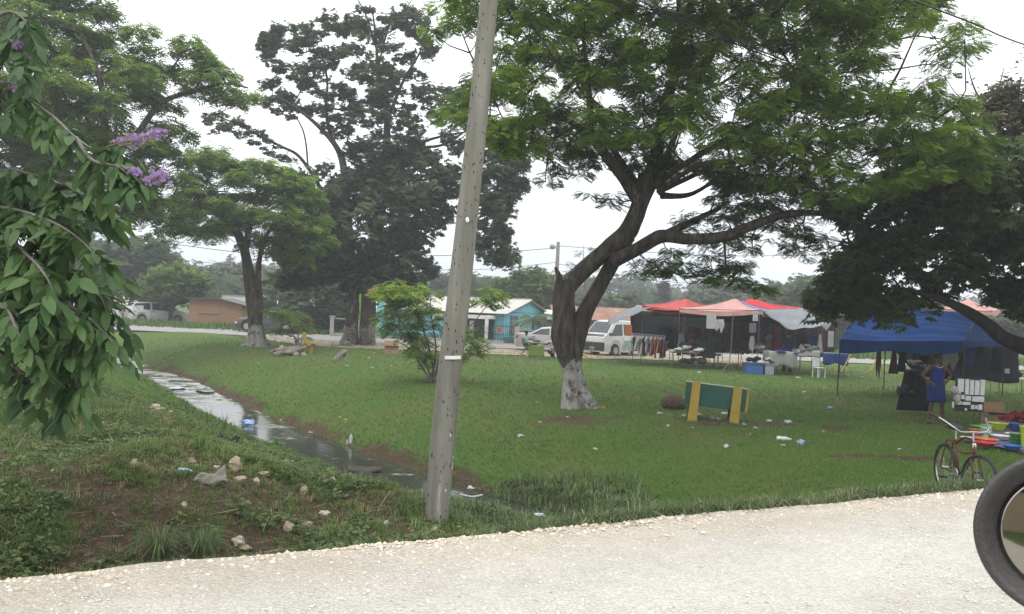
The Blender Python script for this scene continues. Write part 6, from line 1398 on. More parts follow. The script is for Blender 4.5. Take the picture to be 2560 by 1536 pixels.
for i, (px, k, nm) in enumerate([(1655, 'dark', 'charcoal'), (1675, 'black', 'black'), (1750, 'maroon', 'maroon'), (1850, 'dark', 'charcoal'), (1865, 'brown', 'brown'), (1905, 'black', 'black'), (1925, 'dark', 'charcoal'), (1945, 'maroon', 'maroon'), (2010, 'black', 'black'), (2035, 'dark', 'charcoal'), (2055, 'maroon', 'maroon')]):
    hang('hanging_dress', '%s garment hanging at the back of the stalls, %s' % (nm, ['right of the clothes rail', 'left of the grey trousers', 'just right of the dull red garment', 'right of the long dark red trousers', 'behind the tripod pole', 'behind the grey printed shirt', 'above the clear storage box', 'left of the vendor in blue', 'right of the vendor in blue', 'above the white chair', 'left of the long white towel'][i]), px, 814 + (i % 3) * 3, 868 + (i % 4) * 4, 22, 44, k, 'shirt' if i % 2 else 'dress')

def side_rail():
    r = random.Random(9); ks = ['black', 'maroon', 'dark', 'red', 'brown', 'black', 'blue', 'dark', 'grey', 'maroon', 'black', 'white', 'dark', 'red', 'green', 'black']; ks2 = dict(black='black', maroon='maroon', dark='charcoal', red='dull red', brown='brown', blue='navy', grey='grey', white='whitish', green='dark green')
    for row, (Yr, y0, a, b, wh) in enumerate(((42.8, 818, 1650, 1900, 'upper back rail of the stalls'), (41.6, 836, 1905, 2050, 'low rail behind the vendor'), (43.4, 846, 1645, 1770, 'low back rail behind the heap of clothes'))):
        n = [15, 9, 8][row]; seen = {}
        for i in range(n):
            k = ks[(i * 5 + row * 3) % len(ks)]; px = a + (b - a) * i / (n - 1); seen[k] = seen.get(k, 0) + 1; od = ['leftmost', 'second', 'third', 'fourth'][min(seen[k] - 1, 3)]
            garment('hanging_shirt' if i % 2 else 'hanging_dress', '%s %s garment on the %s' % (od, ks2[k], wh), P(px, y0, Yr), .42, r.uniform(.6, 1.1), CM[k], 'shirt' if i % 2 else 'dress', r.uniform(-.6, .6), 'clothes on the back rails')
side_rail()
def table(name, label, px0, px1, py_top, Y, depth, topm, legm=MTUB, cloth=None, drop=0.0, h=None, dropside=()):
    x0, x1 = Xat(px0, Y), Xat(px1, Y); t = thing(name, label, 'table', ((x0 + x1) / 2, Y, 0)); w = x1 - x0; z = h or P((px0 + px1) / 2, py_top, Y).z
    MB().box((0, depth / 2, z), (w, depth, .035)).build('tabletop', topm, t)
    for sx in (-1, 1):
        for y in (.06, depth - .06): MB().tube([(sx * (w / 2 - .08), y, 0), (sx * (w / 2 - .08), y, z - .02)], .018, 6).build('leg', legm, t)
    if cloth is not None:
        mb = MB(); g = .02
        def f(u, v):
            s = v * (drop + depth) - drop
            if s < 0: return Vector(((u - .5) * (w + .06) * (1 + .06 * math.sin(u * 19) * (-s)), -.015 - .03 * math.sin(u * 24) ** 2 * (-s) * 2, z + g + s * (1 + .10 * math.sin(u * 9))))
            return Vector(((u - .5) * (w + .06), s, z + g + .006 * math.sin(u * 30)))
        mb.sheet(f, 40, 14)
        if 'end' in dropside: mb.sheet(lambda u, v: Vector(((w / 2 + .03) * 1.0 + .02 * math.sin(u * 20), u * depth, z + g - v * drop * .7)), 10, 4); mb.sheet(lambda u, v: Vector((-(w / 2 + .03) - .02 * math.sin(u * 20), u * depth, z + g - v * drop * .7)), 10, 4)
        c = mb.build('tablecloth', cloth, None, smooth=True, solid=.006); c.location = t.location; tag(c, ' '.join(('cloth on the ' + label).split()[:15]), 'tablecloth')
    return t, z
def heap(label, px, py, Y, wpx, hpx, k, name='clothes_heap', n=14, cat='clothes', ks=None, rseed=0):
    """a heap of rumpled cloth lumps, one pile = uncountable heap"""
    s = Y / F; c = P(px, py, Y); mb = MB(); r = random.Random(rseed + int(px))
    for i in range(n):
        u = r.uniform(-1, 1); q = (wpx * s / 2 * u, r.uniform(-.2, .2), hpx * s * r.uniform(0, .75) * (1 - abs(u) * .7)); mb.blob(q, (wpx * s * r.uniform(.10, .2), r.uniform(.10, .2), hpx * s * r.uniform(.15, .32)), 10, 7, .6, i + rseed, fr=2.2)
    o = mb.build(name, CM[k] if isinstance(k, str) else k, None, smooth=True); o.location = c; tag(o, label, cat); return o
WT = mat('table_top_white', (.52, .52, .50), .7)
table('folding_table', 'folding table with a whitish top under the big heap of dark clothes', 1681, 1752, 878, 39.6, .8, WT, cloth=CM['cream'], drop=.12)
heap('tall heap of black and dark clothes on the front clothing table', 1733, 876, 39.9, 56, 36, 'black', n=18); heap('white and grey clothes spilling at the front of the dark heap', 1722, 877, 39.6, 60, 15, 'white', n=12); heap('small light blue clothes at the left of the dark heap', 1704, 872, 39.7, 14, 12, 'teal', n=4)
heap('dark clothes piled on the ground under the clothing table', 1735, 905, 39.7, 60, 22, 'dark', n=10)
table('folding_table', 'small folding table behind the white tripod pole', 1794, 1862, 886, 39.8, .6, WT); heap('dark clothes stacked on the small folding table behind the tripod pole', 1850, 885, 40.1, 40, 24, 'black', n=8)
def tripod():
    b = Vector((Xat(1827, 38.4), 38.4, 0)); t = thing('tripod_pole', 'white tripod pole supporting the pink canopy', 'pole', tuple(b)); o = P(1828, 862, 38.4) - b; MB().tube([(0, 0, .02), tuple(o), (o.x + .02, 0, 2.6)], .02, 6).build('pole', MTUB, t)
    for a in (200, 330, 90): MB().tube([(0, 0, .40), (math.cos(R(a)) * .38, math.sin(R(a)) * .38, .01)], .014, 5).build('leg', MTUB, t)
tripod()
def bin_(name, label, px0, px1, py0, py1, Y, m, lid=False):
    x0, x1 = Xat(px0, Y), Xat(px1, Y); h = (py1 - py0) * Y / F; t = thing(name, label, 'storage box', ((x0 + x1) / 2, Y, 0)); w = x1 - x0
    mb = MB(); o = [(-w / 2 + .04, 0), (w / 2 - .04, 0), (w / 2, h), (w / 2 - .02, h), (w / 2 - .05, .02), (-w / 2 + .05, .02), (-w / 2 + .02, h), (-w / 2, h)]; mb.prism(o, -.24, .24, 'y'); mb.box((0, -.24, h / 2), (w - .05, .015, h)); mb.box((0, .24, h / 2), (w - .05, .015, h)); mb.build('tub', m, t)
    r = MB(); r.box((0, -.26, h - .02), (w + .04, .04, .04)); r.box((0, .26, h - .02), (w + .04, .04, .04)); r.box((-w / 2 - .01, 0, h - .02), (.04, .5, .04)); r.box((w / 2 + .01, 0, h - .02), (.04, .5, .04)); r.build('rim', m, t)
bin_('storage_box', 'blue plastic storage box on the grass in front of the stalls', 1865, 1910, 902, 930, 38.2, mat('blue_plastic', (.05, .13, .36), .4)); bin_('storage_box', 'clear greyish storage box right beside the blue one', 1913, 1937, 902, 930, 38.2, mat('clear_plastic', (.30, .34, .40), .3))
heap('dark bundle heaped over the blue storage box', 1880, 902, 38.3, 44, 18, 'black', n=7); heap('white cloth folded on the clear storage box', 1925, 901, 38.2, 32, 8, 'white', n=5)
heap('orange red bag on the ground left of the blue storage box', 1858, 918, 38.6, 12, 18, 'orange', n=4, name='bag', cat='bag')
table('cloth_table', 'long table draped in grey white sheeting before the vendor in blue', 1928, 1995, 881, 38.2, .9, WT, cloth=cloth_mat('grey_white_sheet', (.34, .34, .31)), drop=.66, dropside=('end',))
table('cloth_table', 'second white draped table to the right, carrying folded clothes', 2000, 2052, 877, 38.8, .8, WT, cloth=CM['white'], drop=.30, dropside=('end',))
table('cloth_table', 'blue draped table at the far right end of the stalls', 2062, 2122, 884, 38.6, .7, WT, cloth=CM['blue'], drop=.5)
heap('blue and white folded clothes on the grey draped table', 1960, 882, 38.4, 66, 7, 'blue', n=9); heap('grey folded clothes on the second white draped table', 2022, 877, 39, 50, 22, 'grey', n=12); heap('dark clothes at the back of the second white table', 2040, 878, 39.3, 26, 14, 'dark', n=5)
heap('white caps and shirts stacked at the middle of the stalls', 1902, 878, 40, 48, 20, 'white', n=8); heap('grey blankets in the middle of the stalls behind the caps', 1895, 874, 41, 40, 26, 'grey', n=7)
def plastic_chair():
    Y = 37.6; x = Xat(2052, Y); t = thing('plastic_chair', 'white plastic chair beside the second white draped table', 'chair', (x, Y, 0), R(20)); m = mat('white_plastic', (.62, .62, .62), .5)
    MB().box((0, 0, .42), (.42, .40, .03)).build('seat', m, t, bevel=.01); MB().box((.0, .20, .64), (.38, .03, .38)).build('backrest', m, t, bevel=.02)
    for sx in (-1, 1):
        for sy in (-1, 1): MB().box((sx * .18, sy * .17, .2), (.05, .04, .42), taper=.8).build('leg', m, t)
plastic_chair()
# vendor in blue behind the grey draped table
JV = dict(JW); vb = Vector((Xat(1972, 39.9), 39.9, 0))
JV.update(elL=(-.24, -.06, 1.12), wrL=(-.16, -.24, 1.02), hL=(-.12, -.30, 1.0), elR=(.24, -.06, 1.12), wrR=(.16, -.24, 1.02), hR=(.12, -.30, 1.0), shL=(-.19, 0, 1.345), shR=(.19, 0, 1.345))
tv, _ = person('person', 'vendor in a blue shirt and pale cap standing behind the grey draped table', vb, R(0), JV)
garment_rings([((0, 0, 1.41), .09, .08), ((0, 0, 1.36), .20, .13), ((0, -.005, 1.22), .205, .165), ((0, 0, 1.08), .19, .16), ((0, 0, .86), .20, .17)], fold=.05).build('shirt', MATS['royal_blue_cloth'], tv, smooth=True, solid=.006); m = MB()
for s in (-1, 1): m.tube([(s * .17, 0, 1.35), (s * .23, -.04, 1.20)], [.085, .08], 10)
m.build('sleeves', MATS['royal_blue_cloth'], tv, smooth=True); m = MB()
for s in (-1, 1): m.tube([(s * .085, 0, .90), (s * .11, 0, .5), (s * .14, .02, .06)], [.11, .09, .075], 10)
m.build('trousers', MATS['cloth_dark'], tv, smooth=True); m = MB(); m.lathe([(.115, .0), (.12, .03), (.10, .10), (.04, .13)], (0, 0, 1.60), 14); m.box((0, -.13, 1.61), (.14, .10, .015)); m.build('cap', MATS['cloth_grey'], tv, smooth=False)
# green table beside the seated man
table('green_cloth_table', 'small table with an olive green cloth hanging over its left end beside the seated man', 1326, 1395, 858, 42.6, .7, WT, cloth=cloth_mat('olive_cloth', (.17, .24, .05)), drop=.06)
tarp('olive green cloth panel hanging to the ground at the left of the small table', [P(1322, 864, 42.4), P(1360, 864, 42.3), P(1361, 891, 42.3), P(1321, 891, 42.4)], MATS['olive_cloth'], sag=.0, folds=.03, name='hanging_cloth', cat='cloth')
heap('dark clothes bundle at the back of the green clothed table', 1352, 860, 43, 34, 12, 'black', n=7); heap('white plastic bundle on the green clothed table', 1374, 862, 42.5, 36, 12, 'white', n=9); heap('dark bag under the green clothed table', 1372, 892, 42.7, 24, 20, 'dark', n=4, name='bag', cat='bag')
hang('white_bag', 'white bag standing on the sedan side of the seated man', 1326, 851, 862, 11, 43.2, 'white', 'sheet')
def plank(label, a, b, r, m, name='plank', cat='plank'):
    mb = MB(); a = Vector(a); b = Vector(b); d = (b - a).normalized(); s = d.cross(Vector((0, 0, 1))).normalized() * r; u = Vector((0, 0, r * .5)); mb.add([a - s - u, a + s - u, a + s + u, a - s + u, b - s - u, b + s - u, b + s + u, b - s + u], [(0, 1, 2, 3), (7, 6, 5, 4), (0, 4, 5, 1), (1, 5, 6, 2), (2, 6, 7, 3), (3, 7, 4, 0)])
    o = mb.build(name, m, None); tag(o, label, cat); return o
plank('pale and yellow plank leaning beside the front of the van', P(1450, 882, 43.5), P(1476, 897, 42.4), .07, MYEL)

# ================================================================ BLUE TENT
MBT = mat('blue_tarp', (.016, .055, .19), .9, spec=.12, c2=(.012, .042, .145), scale=1.4, trans=.10, bump=.6, bscale=3, stretch=(1, 1, .3)); MLEG = mat('dark_tube', (.05, .055, .06), .5)
def blue_tent():
    A = P(2100, 850, 27.9); B = P(2412, 852, 27.4); C_ = P(2512, 851, 31.2); D_ = P(2215, 842, 31.6); R0 = P(2157, 764, 29.8); R1 = P(2442, 778, 29.4)
    o = Vector((P(2250, 850, 29).x, 29, 0)); t = thing('blue_tent', 'low blue tarp tent with wrinkled ridge roof and hanging valance at the right', 'tent', tuple(o))
    def wr(p, u, v, k): return p - o + Vector((0, 0, .06 * math.sin(u * 5 + v * 9) * math.sin(math.pi * v) - .05 * math.sin(math.pi * v) - .05 * math.sin(math.pi * u) + .025 * math.sin(v * 34 + u * 4 + 2 * math.sin(u * 7)) * k))
    mb = MB(); mb.sheet(lambda u, v: wr(A.lerp(B, u).lerp(R0.lerp(R1, u), v), u, v, 1), 40, 26); mb.build('roof_panel', MBT, t, smooth=True)
    mb = MB(); mb.sheet(lambda u, v: wr(C_.lerp(D_, u).lerp(R1.lerp(R0, u), v), u, v, 1), 30, 16); mb.build('roof_panel', MBT, t, smooth=True)
    mb = MB(); mb.sheet(lambda u, v: wr(B.lerp(C_, u).lerp(R1, v), u, v, .5), 14, 10); mb.build('roof_panel', MBT, t, smooth=True)
    mb = MB(); mb.sheet(lambda u, v: wr(D_.lerp(A, u).lerp(R0, v), u, v, .5), 14, 10); mb.build('roof_panel', MBT, t, smooth=True)
    for a, b, h, sg in ((A, B, .36, .10), (B, C_, .18, .05), (C_, D_, .2, .05), (D_, A, .3, .05)):
        mb = MB(); mb.sheet(lambda u, v: a.lerp(b, u) - o - Vector((0, 0, .05 * math.sin(math.pi * u) + h * v * (1 + .18 * math.sin(u * 9 + 1)))) + Vector((0, -.03 * math.sin(u * 30) * v, 0)), 40, 4); mb.build('valance', MBT, t, smooth=True)
    for a, px, py in ((A, 2098, 992), (D_, 2215, 978), (B, 2405, 995), (C_, 2497, 1003)):
        f = on(px, py); f2 = Vector((a.x, a.y, 0)); MB().tube([(f2.x - o.x - .01, f2.y - o.y, 0), tuple(a - o)], .022, 6).build('leg', MLEG, t)
    fr = MB(); fr.tube([tuple(R0 - o - Vector((0, 0, .12))), tuple(R1 - o - Vector((0, 0, .12)))], .02, 6)
    for q in (A, D_): fr.tube([tuple(q - o - Vector((0, 0, .05))), tuple(R0 - o - Vector((0, 0, .12)))], .016, 5)
    for q in (B, C_): fr.tube([tuple(q - o - Vector((0, 0, .05))), tuple(R1 - o - Vector((0, 0, .12)))], .016, 5)
    fr.build('frame', MLEG, t)
blue_tent()
canopy('market_canopy', 'faded pink canopy peak just visible behind the blue tent', P(2420, 748, 41), [P(2340, 770, 40), P(2480, 776, 39.5), P(2500, 772, 43), P(2370, 766, 43.5)], CPK, .2)
# things under and around the tent
hang('hanging_scarf', 'long brown scarf hanging near the back left leg of the blue tent', 2197, 880, 950, 13, 27.9, 'brown', 'rag'); hang('hanging_cloth', 'grey white cloth hanging under the blue tent behind the woman', 2375, 876, 928, 44, 28.5, 'cream', 'rag')
hang('hanging_shirt', 'blue shirt hanging at the right end of the blue tent', 2427, 866, 912, 36, 29.5, 'blue', 'shirt'); hang('hanging_cloth', 'salmon cloth hanging behind the dark clothes under the tent', 2274, 870, 908, 10, 30.5, 'pink', 'sheet')
for i, (px, k, w, y1, lb) in enumerate([(2236, 'maroon', 24, 935, 'maroon dress hanging at the left under the blue tent'), (2256, 'black', 24, 930, 'black dress hanging right of the maroon one under the tent'), (2295, 'dark', 26, 915, 'charcoal clothes hanging behind the dark stand'), (2316, 'maroon', 20, 925, 'deep red dress hanging left of the woman'), (2400, 'black', 26, 918, 'black garment hanging right of the white cloth'), (2455, 'dark', 40, 925, 'charcoal cover hanging at the right end of the tent'), (2490, 'black', 30, 930, 'black garment hanging by the right leg of the tent')]):
    hang('hanging_dress', lb, px, 866, y1, w, 30.2, k, 'dress')
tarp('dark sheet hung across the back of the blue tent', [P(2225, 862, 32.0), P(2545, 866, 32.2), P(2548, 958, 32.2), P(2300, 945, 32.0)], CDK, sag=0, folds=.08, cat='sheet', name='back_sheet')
def stand():
    Y = 23.5; b = Vector((Xat(2288, Y), Y, 0)); t = thing('display_stand', 'dark folding stand draped with black bags left of the woman', 'stand', tuple(b)); h = P(2280, 925, Y).z
    for s, e_ in ((-1, -.50), (1, .42)): MB().tube([(s * .2, 0, h), (e_, -.12, 0)], .014, 5).build('leg', MTUB, t)
    MB().tube([(-.2, .0, h), (.2, .0, h)], .02, 6).build('top_bar', MTUB, t); mb = MB(); mb.sheet(lambda u, v: Vector(((u - .5) * (.50 + .45 * v), -.03 - .1 * v + .02 * math.sin(u * 22), h - .02 - v * (h - .1))), 16, 8); mb.build('drape', CDK, t, smooth=True, solid=.01)
stand()
for i, (px, py, Y, w, h, k, lb) in enumerate([(2288, 910, 23.3, 36, 20, 'grey', 'grey cloth thrown on top of the dark stand'), (2300, 930, 23.2, 50, 26, 'black', 'black handbag hung high on the dark stand'), (2262, 975, 23.0, 30, 30, 'dark', 'dark bag at the lower left of the dark stand'), (2325, 965, 24.5, 26, 34, 'maroon', 'dull red bundle between the dark stand and the woman')]):
    heap(lb, px, py + h * .3, Y, w, h, k, n=5, name='bag', cat='bag')
def board():
    Y = 19.9; f = on(2432, 1072); b = Vector((Xat(2432, Y), Y, 0)); t = thing('display_board', 'standing board hung with rows of white packaged goods right of the woman', 'display board', tuple(b)); z = lambda py: P(2430, py, Y).z; s = Y / F
    MB().box((0, .03, (z(945) + z(1030)) / 2), (72 * s, .03, z(945) - z(1030))).build('panel', mat('board_dark', (.045, .042, .038), .9), t)
    for dx in (-28, 14, 30): MB().tube([(dx * s, .05, 0), (dx * s, .03, z(1000))], .014, 5).build('leg', mat('leg_wood', (.10, .06, .04), .8), t)
    wm = mat('white_card', (.60, .61, .60), .6, c2=(.50, .51, .50), scale=20, c3=(.12, .12, .12), s3=28, t3=.60)
    for x0, x1, y0, y1 in [(2392, 2408, 948, 982), (2410, 2421, 948, 988), (2422, 2433, 950, 988), (2434, 2447, 950, 988), (2448, 2460, 948, 988), (2386, 2400, 984, 1003), (2401, 2411, 988, 1000), (2412, 2427, 990, 1003), (2429, 2460, 990, 1005), (2388, 2404, 1004, 1014), (2405, 2426, 1005, 1014), (2427, 2436, 1012, 1024), (2437, 2444, 1012, 1023), (2445, 2456, 1010, 1025), (2380, 2386, 1006, 1022), (2412, 2418, 1021, 1028)]:
        MB().box(((x0 + x1) / 2 * s - 2425 * s, -.01, (z(y0) + z(y1)) / 2), ((x1 - x0 - 1.5) * s, .03, (y1 - y0 - 1.5) * s)).build('packet', wm, t)
    heap('white cloth trailing at the left side of the display board', 2386, 1000, 19.8, 12, 40, 'white', n=5, name='cloth', cat='cloth')
board()
# right background tables beyond
table('side_table', 'low dark table with a pale edge at the far right behind the tent', 2500, 2590, 948, 32.5, .7, WT); hang('paper_sign', 'small white paper sign at the right edge under the trees', 2518, 922, 934, 11, 31.5, 'white', 'sheet')
heap('dark goods piled on the low table at the far right', 2530, 946, 32.8, 60, 40, 'black', n=9)
def carton(label, px, py, Y, w, d, h, rz, flaps=True, z=None):
    b = on(px, py); t = thing('cardboard_box', label, 'box', tuple(b), rz); m = mat('cardboard', (.36, .23, .13), .9, c2=(.30, .19, .11), scale=5)
    mb = MB(); th = .012
    for x, y, sx, sy in ((0, -d / 2, w, th), (0, d / 2, w, th), (-w / 2, 0, th, d - th * 2), (w / 2, 0, th, d - th * 2)): mb.box((x, y, h / 2), (sx, sy, h))
    mb.box((0, 0, .01), (w - .03, d - .03, .01)); mb.build('carton', m, t)
    if flaps:
        MB().box((0, d / 2 + .0, h + .11), (w, .012, .24), rx=R(-12)).build('flap', m, t); MB().box((-w / 2 - .07, 0, h + .06), (.012, d, .2), ry=R(-48)).build('flap', m, t); MB().box((w / 2 + .09, 0, h + .02), (.012, d, .2), ry=R(70)).build('flap', m, t); MB().box((0, -d / 2 - .08, h + .0), (w, .012, .16), rx=R(64)).build('flap', m, t)
    return t
carton('open cardboard box on the lawn between the vine tree and the shrub', 978, 885, 45, .62, .45, .36, R(12)); carton('open cardboard carton in the shade near the right edge', 2485, 1060, 0, .55, .4, .28, R(-15))
heap('red bags piled at the right edge behind the plastic ware', 2540, 1050, 20.5, 60, 38, 'red', n=9, name='bag_pile', cat='bags'); heap('dark bag heap beside the cardboard box on the lawn', 1008, 884, 44.5, 40, 12, 'black', n=8, name='bag_heap', cat='bags')
heap('white plastic bags showing through the stems of the shrub', 1068, 882, 43, 28, 14, 'white', n=5, name='bag_heap', cat='bags'); heap('small blue and white bags just left of the near utility pole, beyond the shrub', 1092, 886, 43, 12, 8, 'teal', n=4, name='bag_heap', cat='bags')
# yellow slanting poles
for i, (a, b, lb) in enumerate([((2131, 878, 31.0), (2104, 932, 29.6), 'yellow pole slanting beside the left front leg of the blue tent'), ((2190, 900, 33), (2177, 930, 32.4), 'short yellow pole slanting under the left part of the tent'), ((2208, 900, 33), (2216, 932, 32.4), 'short yellow pole leaning the other way near the brown scarf')]):
    mb = MB(); mb.tube([P(*b), P(*a)], .03, 8); o = mb.build('yellow_pole', MYEL); tag(o, lb, 'pole')
# ground cloth with plastic ware
def wares():
    a, b = on(2425, 1108), on(2600, 1148); c, d = on(2600, 1085), on(2470, 1072)
    mb = MB(); pts = [Vector(q) + Vector((0, 0, .05)) for q in (a, b, c, d)]; mb.sheet(lambda u, v: pts[0].lerp(pts[1], u).lerp(pts[3].lerp(pts[2], u), v) + Vector((0, 0, .012 * math.sin(u * 17 + v * 9))), 12, 8); o = mb.build('ground_sheet', mat('violet_sheet', (.16, .13, .20), .9), smooth=True, solid=.01); tag(o, 'purplish sheet spread on the grass under the plastic ware', 'sheet')
    pal = dict(green=(.08, .32, .05), lime=(.36, .52, .04), orange=(.62, .15, .04), blue=(.03, .12, .42), white=(.6, .6, .6), yellow=(.62, .42, .03), pink=(.5, .1, .15), red=(.45, .04, .04), dgreen=(.04, .18, .05))
    L = [(2445, 1083, 'bowl', 'green', .16, .10, 'green bowl at the back left of the plastic ware'), (2494, 1082, 'bowl', 'lime', .20, .16, 'large lime green basin at the back of the plastic ware'), (2540, 1082, 'bowl', 'blue', .16, .15, 'blue basin right of the large lime basin'), (2562, 1086, 'tub', 'yellow', .12, .14, 'yellow tub at the right edge of the picture'),
         (2436, 1092, 'tub', 'orange', .10, .10, 'small orange tub at the left end of the plastic ware'), (2463, 1100, 'stack', 'white', .12, .26, 'stack of white and green lidded tubs in front of the green bowl'), (2503, 1106, 'bowl', 'white', .20, .08, 'white dish behind the green tub stack'), (2465, 1116, 'bowl', 'orange', .21, .09, 'wide orange basin at the front of the plastic ware'), (2462, 1124, 'bowl', 'red', .19, .08, 'dark red bowl under the orange basin'),
         (2542, 1104, 'bowl', 'white', .22, .10, 'large white dish near the right edge'), (2542, 1122, 'stack', 'dgreen', .14, .24, 'stack of dark green lidded tubs at the front right'), (2530, 1132, 'bowl', 'blue', .18, .08, 'blue bowl with white rim at the front right'), (2572, 1130, 'tub', 'lime', .16, .42, 'tall lime green bin cut by the right edge'),
         (2418, 1108, 'bowl', 'white', .13, .06, 'white plate at the far left of the plastic ware'), (2448, 1108, 'bowl', 'green', .12, .06, 'small green dish beside the white plate'), (2440, 1100, 'bowl', 'pink', .10, .08, 'small pink dish left of the tub stack')]
    for px, py, kind, k, r, h, lb in L:
        p = on(px, py); p.z += .06; m = mat('ware_' + k, pal[k], .35, c2=tuple(x * .85 for x in pal[k])); n = {'bowl': 'plastic_bowl', 'tub': 'plastic_tub', 'stack': 'tub_stack'}[kind]; t = thing(n, lb, 'plastic ware', tuple(p)); mb = MB()
        if kind == 'bowl': mb.lathe([(r * .6, 0), (r * .95, h * .9), (r * 1.06, h * .93), (r * 1.06, h), (r * .92, h), (r * .55, .01)], n=20); mb.build('bowl', m, t, smooth=False)
        elif kind == 'tub': mb.lathe([(r * .8, 0), (r, h * .9), (r * 1.06, h * .92), (r * 1.06, h), (r * .94, h), (r * .75, .01)], n=20); mb.build('tub', m, t)
        else:
            for i in range(3): z = i * h / 3; q = MB(); q.lathe([(r * .85, z), (r, z + h / 3 * .72)], n=18); q.build('tub', m, t); q = MB(); q.lathe([(r * 1.06, z + h / 3 * .74), (r * 1.06, z + h / 3 * .93), (r * .9, z + h / 3 * .96)], n=18); q.build('lid', mat('ware_green', pal['green'], .35) if k == 'white' else mat('ware_dgreen', pal['dgreen'], .35), t)
wares()
# ================================================================ BICYCLE
def bicycle():
    MR = mat('worn_red_paint', (.13, .03, .026), .6, c2=(.07, .022, .02), scale=12); MCHR = mat('chrome', (.38, .38, .38), .35, metal=.85); MS = MBLK
    fw = P(2449, 1200, 11.05); rw = P(2362, 1180, 12.02); z0 = .04; d = Vector((fw.x - rw.x, fw.y - rw.y, 0)); wb = d.length; c = Vector(((fw.x + rw.x) / 2, (fw.y + rw.y) / 2, z0))
    t = thing('bicycle', 'red cruiser bicycle with chrome high rise handlebar parked in the roadside grass', 'bicycle', tuple(c), math.atan2(d.y, d.x)); h = wb / 2; r = .325
    M0 = Matrix.Rotation(math.pi / 2, 3, 'X')
    for k, (x, yaw) in enumerate(((h, R(14)), (-h, 0))):
        M = Matrix.Rotation(yaw, 3, 'Z') @ M0; m = MB(); prof = []
        for i in range(9): a = math.pi * 2 * i / 8; prof.append((r - .022 + .022 * math.cos(a), .024 * math.sin(a)))
        n = 36; base = []
        for pr, pz in prof[:-1]:
            for j in range(n): a = 2 * math.pi * j / n; m.v.append(tuple(M @ Vector((pr * math.cos(a), pr * math.sin(a), pz)) + Vector((x, 0, r))))
        for i in range(8):
            for j in range(n): m.f.append((i * n + j, i * n + (j + 1) % n, ((i + 1) % 8) * n + (j + 1) % n, ((i + 1) % 8) * n + j))
        w = m.build('wheel', MTY, t, smooth=True); m = MB(); pts = [tuple(M @ Vector(((r - .05) * math.cos(a), (r - .05) * math.sin(a), 0)) + Vector((x, 0, r))) for a in np.linspace(0, 2 * math.pi, 37)]; m.tube(pts, .011, 6); m.build('rim', MCHR, w)
        m = MB()
        for j in range(20): a = j * math.pi / 10; m.tube([tuple(M @ Vector((0, 0, .02 * (-1) ** j)) + Vector((x, 0, r))), tuple(M @ Vector(((r - .05) * math.cos(a), (r - .05) * math.sin(a), 0)) + Vector((x, 0, r)))], .0016, 4)
        m.tube([tuple(M @ Vector((0, 0, -.05)) + Vector((x, 0, r))), tuple(M @ Vector((0, 0, .05)) + Vector((x, 0, r)))], .02, 8); m.build('spokes', MCHR, w)
    bb = Vector((-.08, 0, .30)); st = Vector((-.20, 0, .74)); hd = Vector((h - .20, 0, .78)); hb = Vector((h - .15, 0, .60)); ax = Vector((h, 0, r)); ra = Vector((-h, 0, r))
    m = MB(); m.tube([bb, st], .017, 8); m.tube(spline([tuple(st - Vector((0, 0, .05))), (0.02, 0, .79), (.2, 0, .80), tuple(hd)], 5), .017, 8); m.tube(spline([tuple(bb), (.12, 0, .42), tuple(hb)], 5), .018, 8); m.tube(spline([tuple(bb + Vector((-.03, 0, .3))), (.08, 0, .60), (.22, 0, .63), tuple(hb + Vector((0, 0, .03)))], 4), .013, 8)
    m.tube([hb, hd], .022, 8)
    for s in (-1, 1): m.tube([tuple(bb), tuple(ra + Vector((.1, s * .06, 0))), tuple(ra + Vector((0, s * .06, 0)))], .010, 6); m.tube(spline([tuple(st - Vector((0, 0, .06))), tuple(st + Vector((-.16, s * .04, -.03))), tuple(ra + Vector((.05, s * .06, .16))), tuple(ra + Vector((0, s * .06, 0)))], 4), .010, 6)
    m.build('frame', MR, t, smooth=True); m = MB(); sy = Matrix.Rotation(R(14), 3, 'Z')
    for s in (-1, 1): m.tube([tuple(hb), tuple(hb + Vector((.01, s * .05, -.03))), tuple(ax + Vector((-.03, s * .06, 0)))], .012, 6)
    m.build('fork', MR, t, smooth=True)
    m = MB(); m.blob(tuple(st + Vector((-.04, 0, .16))), (.15, .10, .04), 14, 8, .15, 2); m.blob(tuple(st + Vector((.08, 0, .15))), (.10, .03, .025), 10, 6, .1, 2); m.build('saddle', MS, t, smooth=True)
    m = MB(); m.tube([st, st + Vector((-.02, 0, .14))], .013, 8); m.build('seat_post', MCHR, t)
    b0 = hd + Vector((-.02, 0, .12)); m = MB(); m.tube([tuple(hd), tuple(b0)], .013, 8); m.build('stem', MCHR, t)
    m = MB()
    pts = [(-.28, .42, .21), (-.18, .33, .14), (-.04, .25, .05), (0, .17, .0), (0, 0, 0), (0, -.17, .0), (-.04, -.25, .05), (-.18, -.33, .14), (-.28, -.40, .19)]
    m.tube(spline([tuple(b0 + sy @ Vector(p)) for p in pts], 5), .012, 8); hbr = m.build('handlebar', MCHR, t, smooth=True)
    for s in (0, -1): a = b0 + sy @ Vector(pts[s]); bq = b0 + sy @ Vector(pts[1 if s == 0 else -2]); MB().tube([tuple(a + (a - bq) * .15), tuple(a.lerp(bq, .75))], .017, 8).build('grip', MS, t, smooth=True)
    m = MB(); m.lathe([(.02, -.01), (.085, -.008), (.085, .008), (.02, .01)], tuple(bb + Vector((0, -.05, 0))), 18, M0); m.build('chainring', MCHR, t)
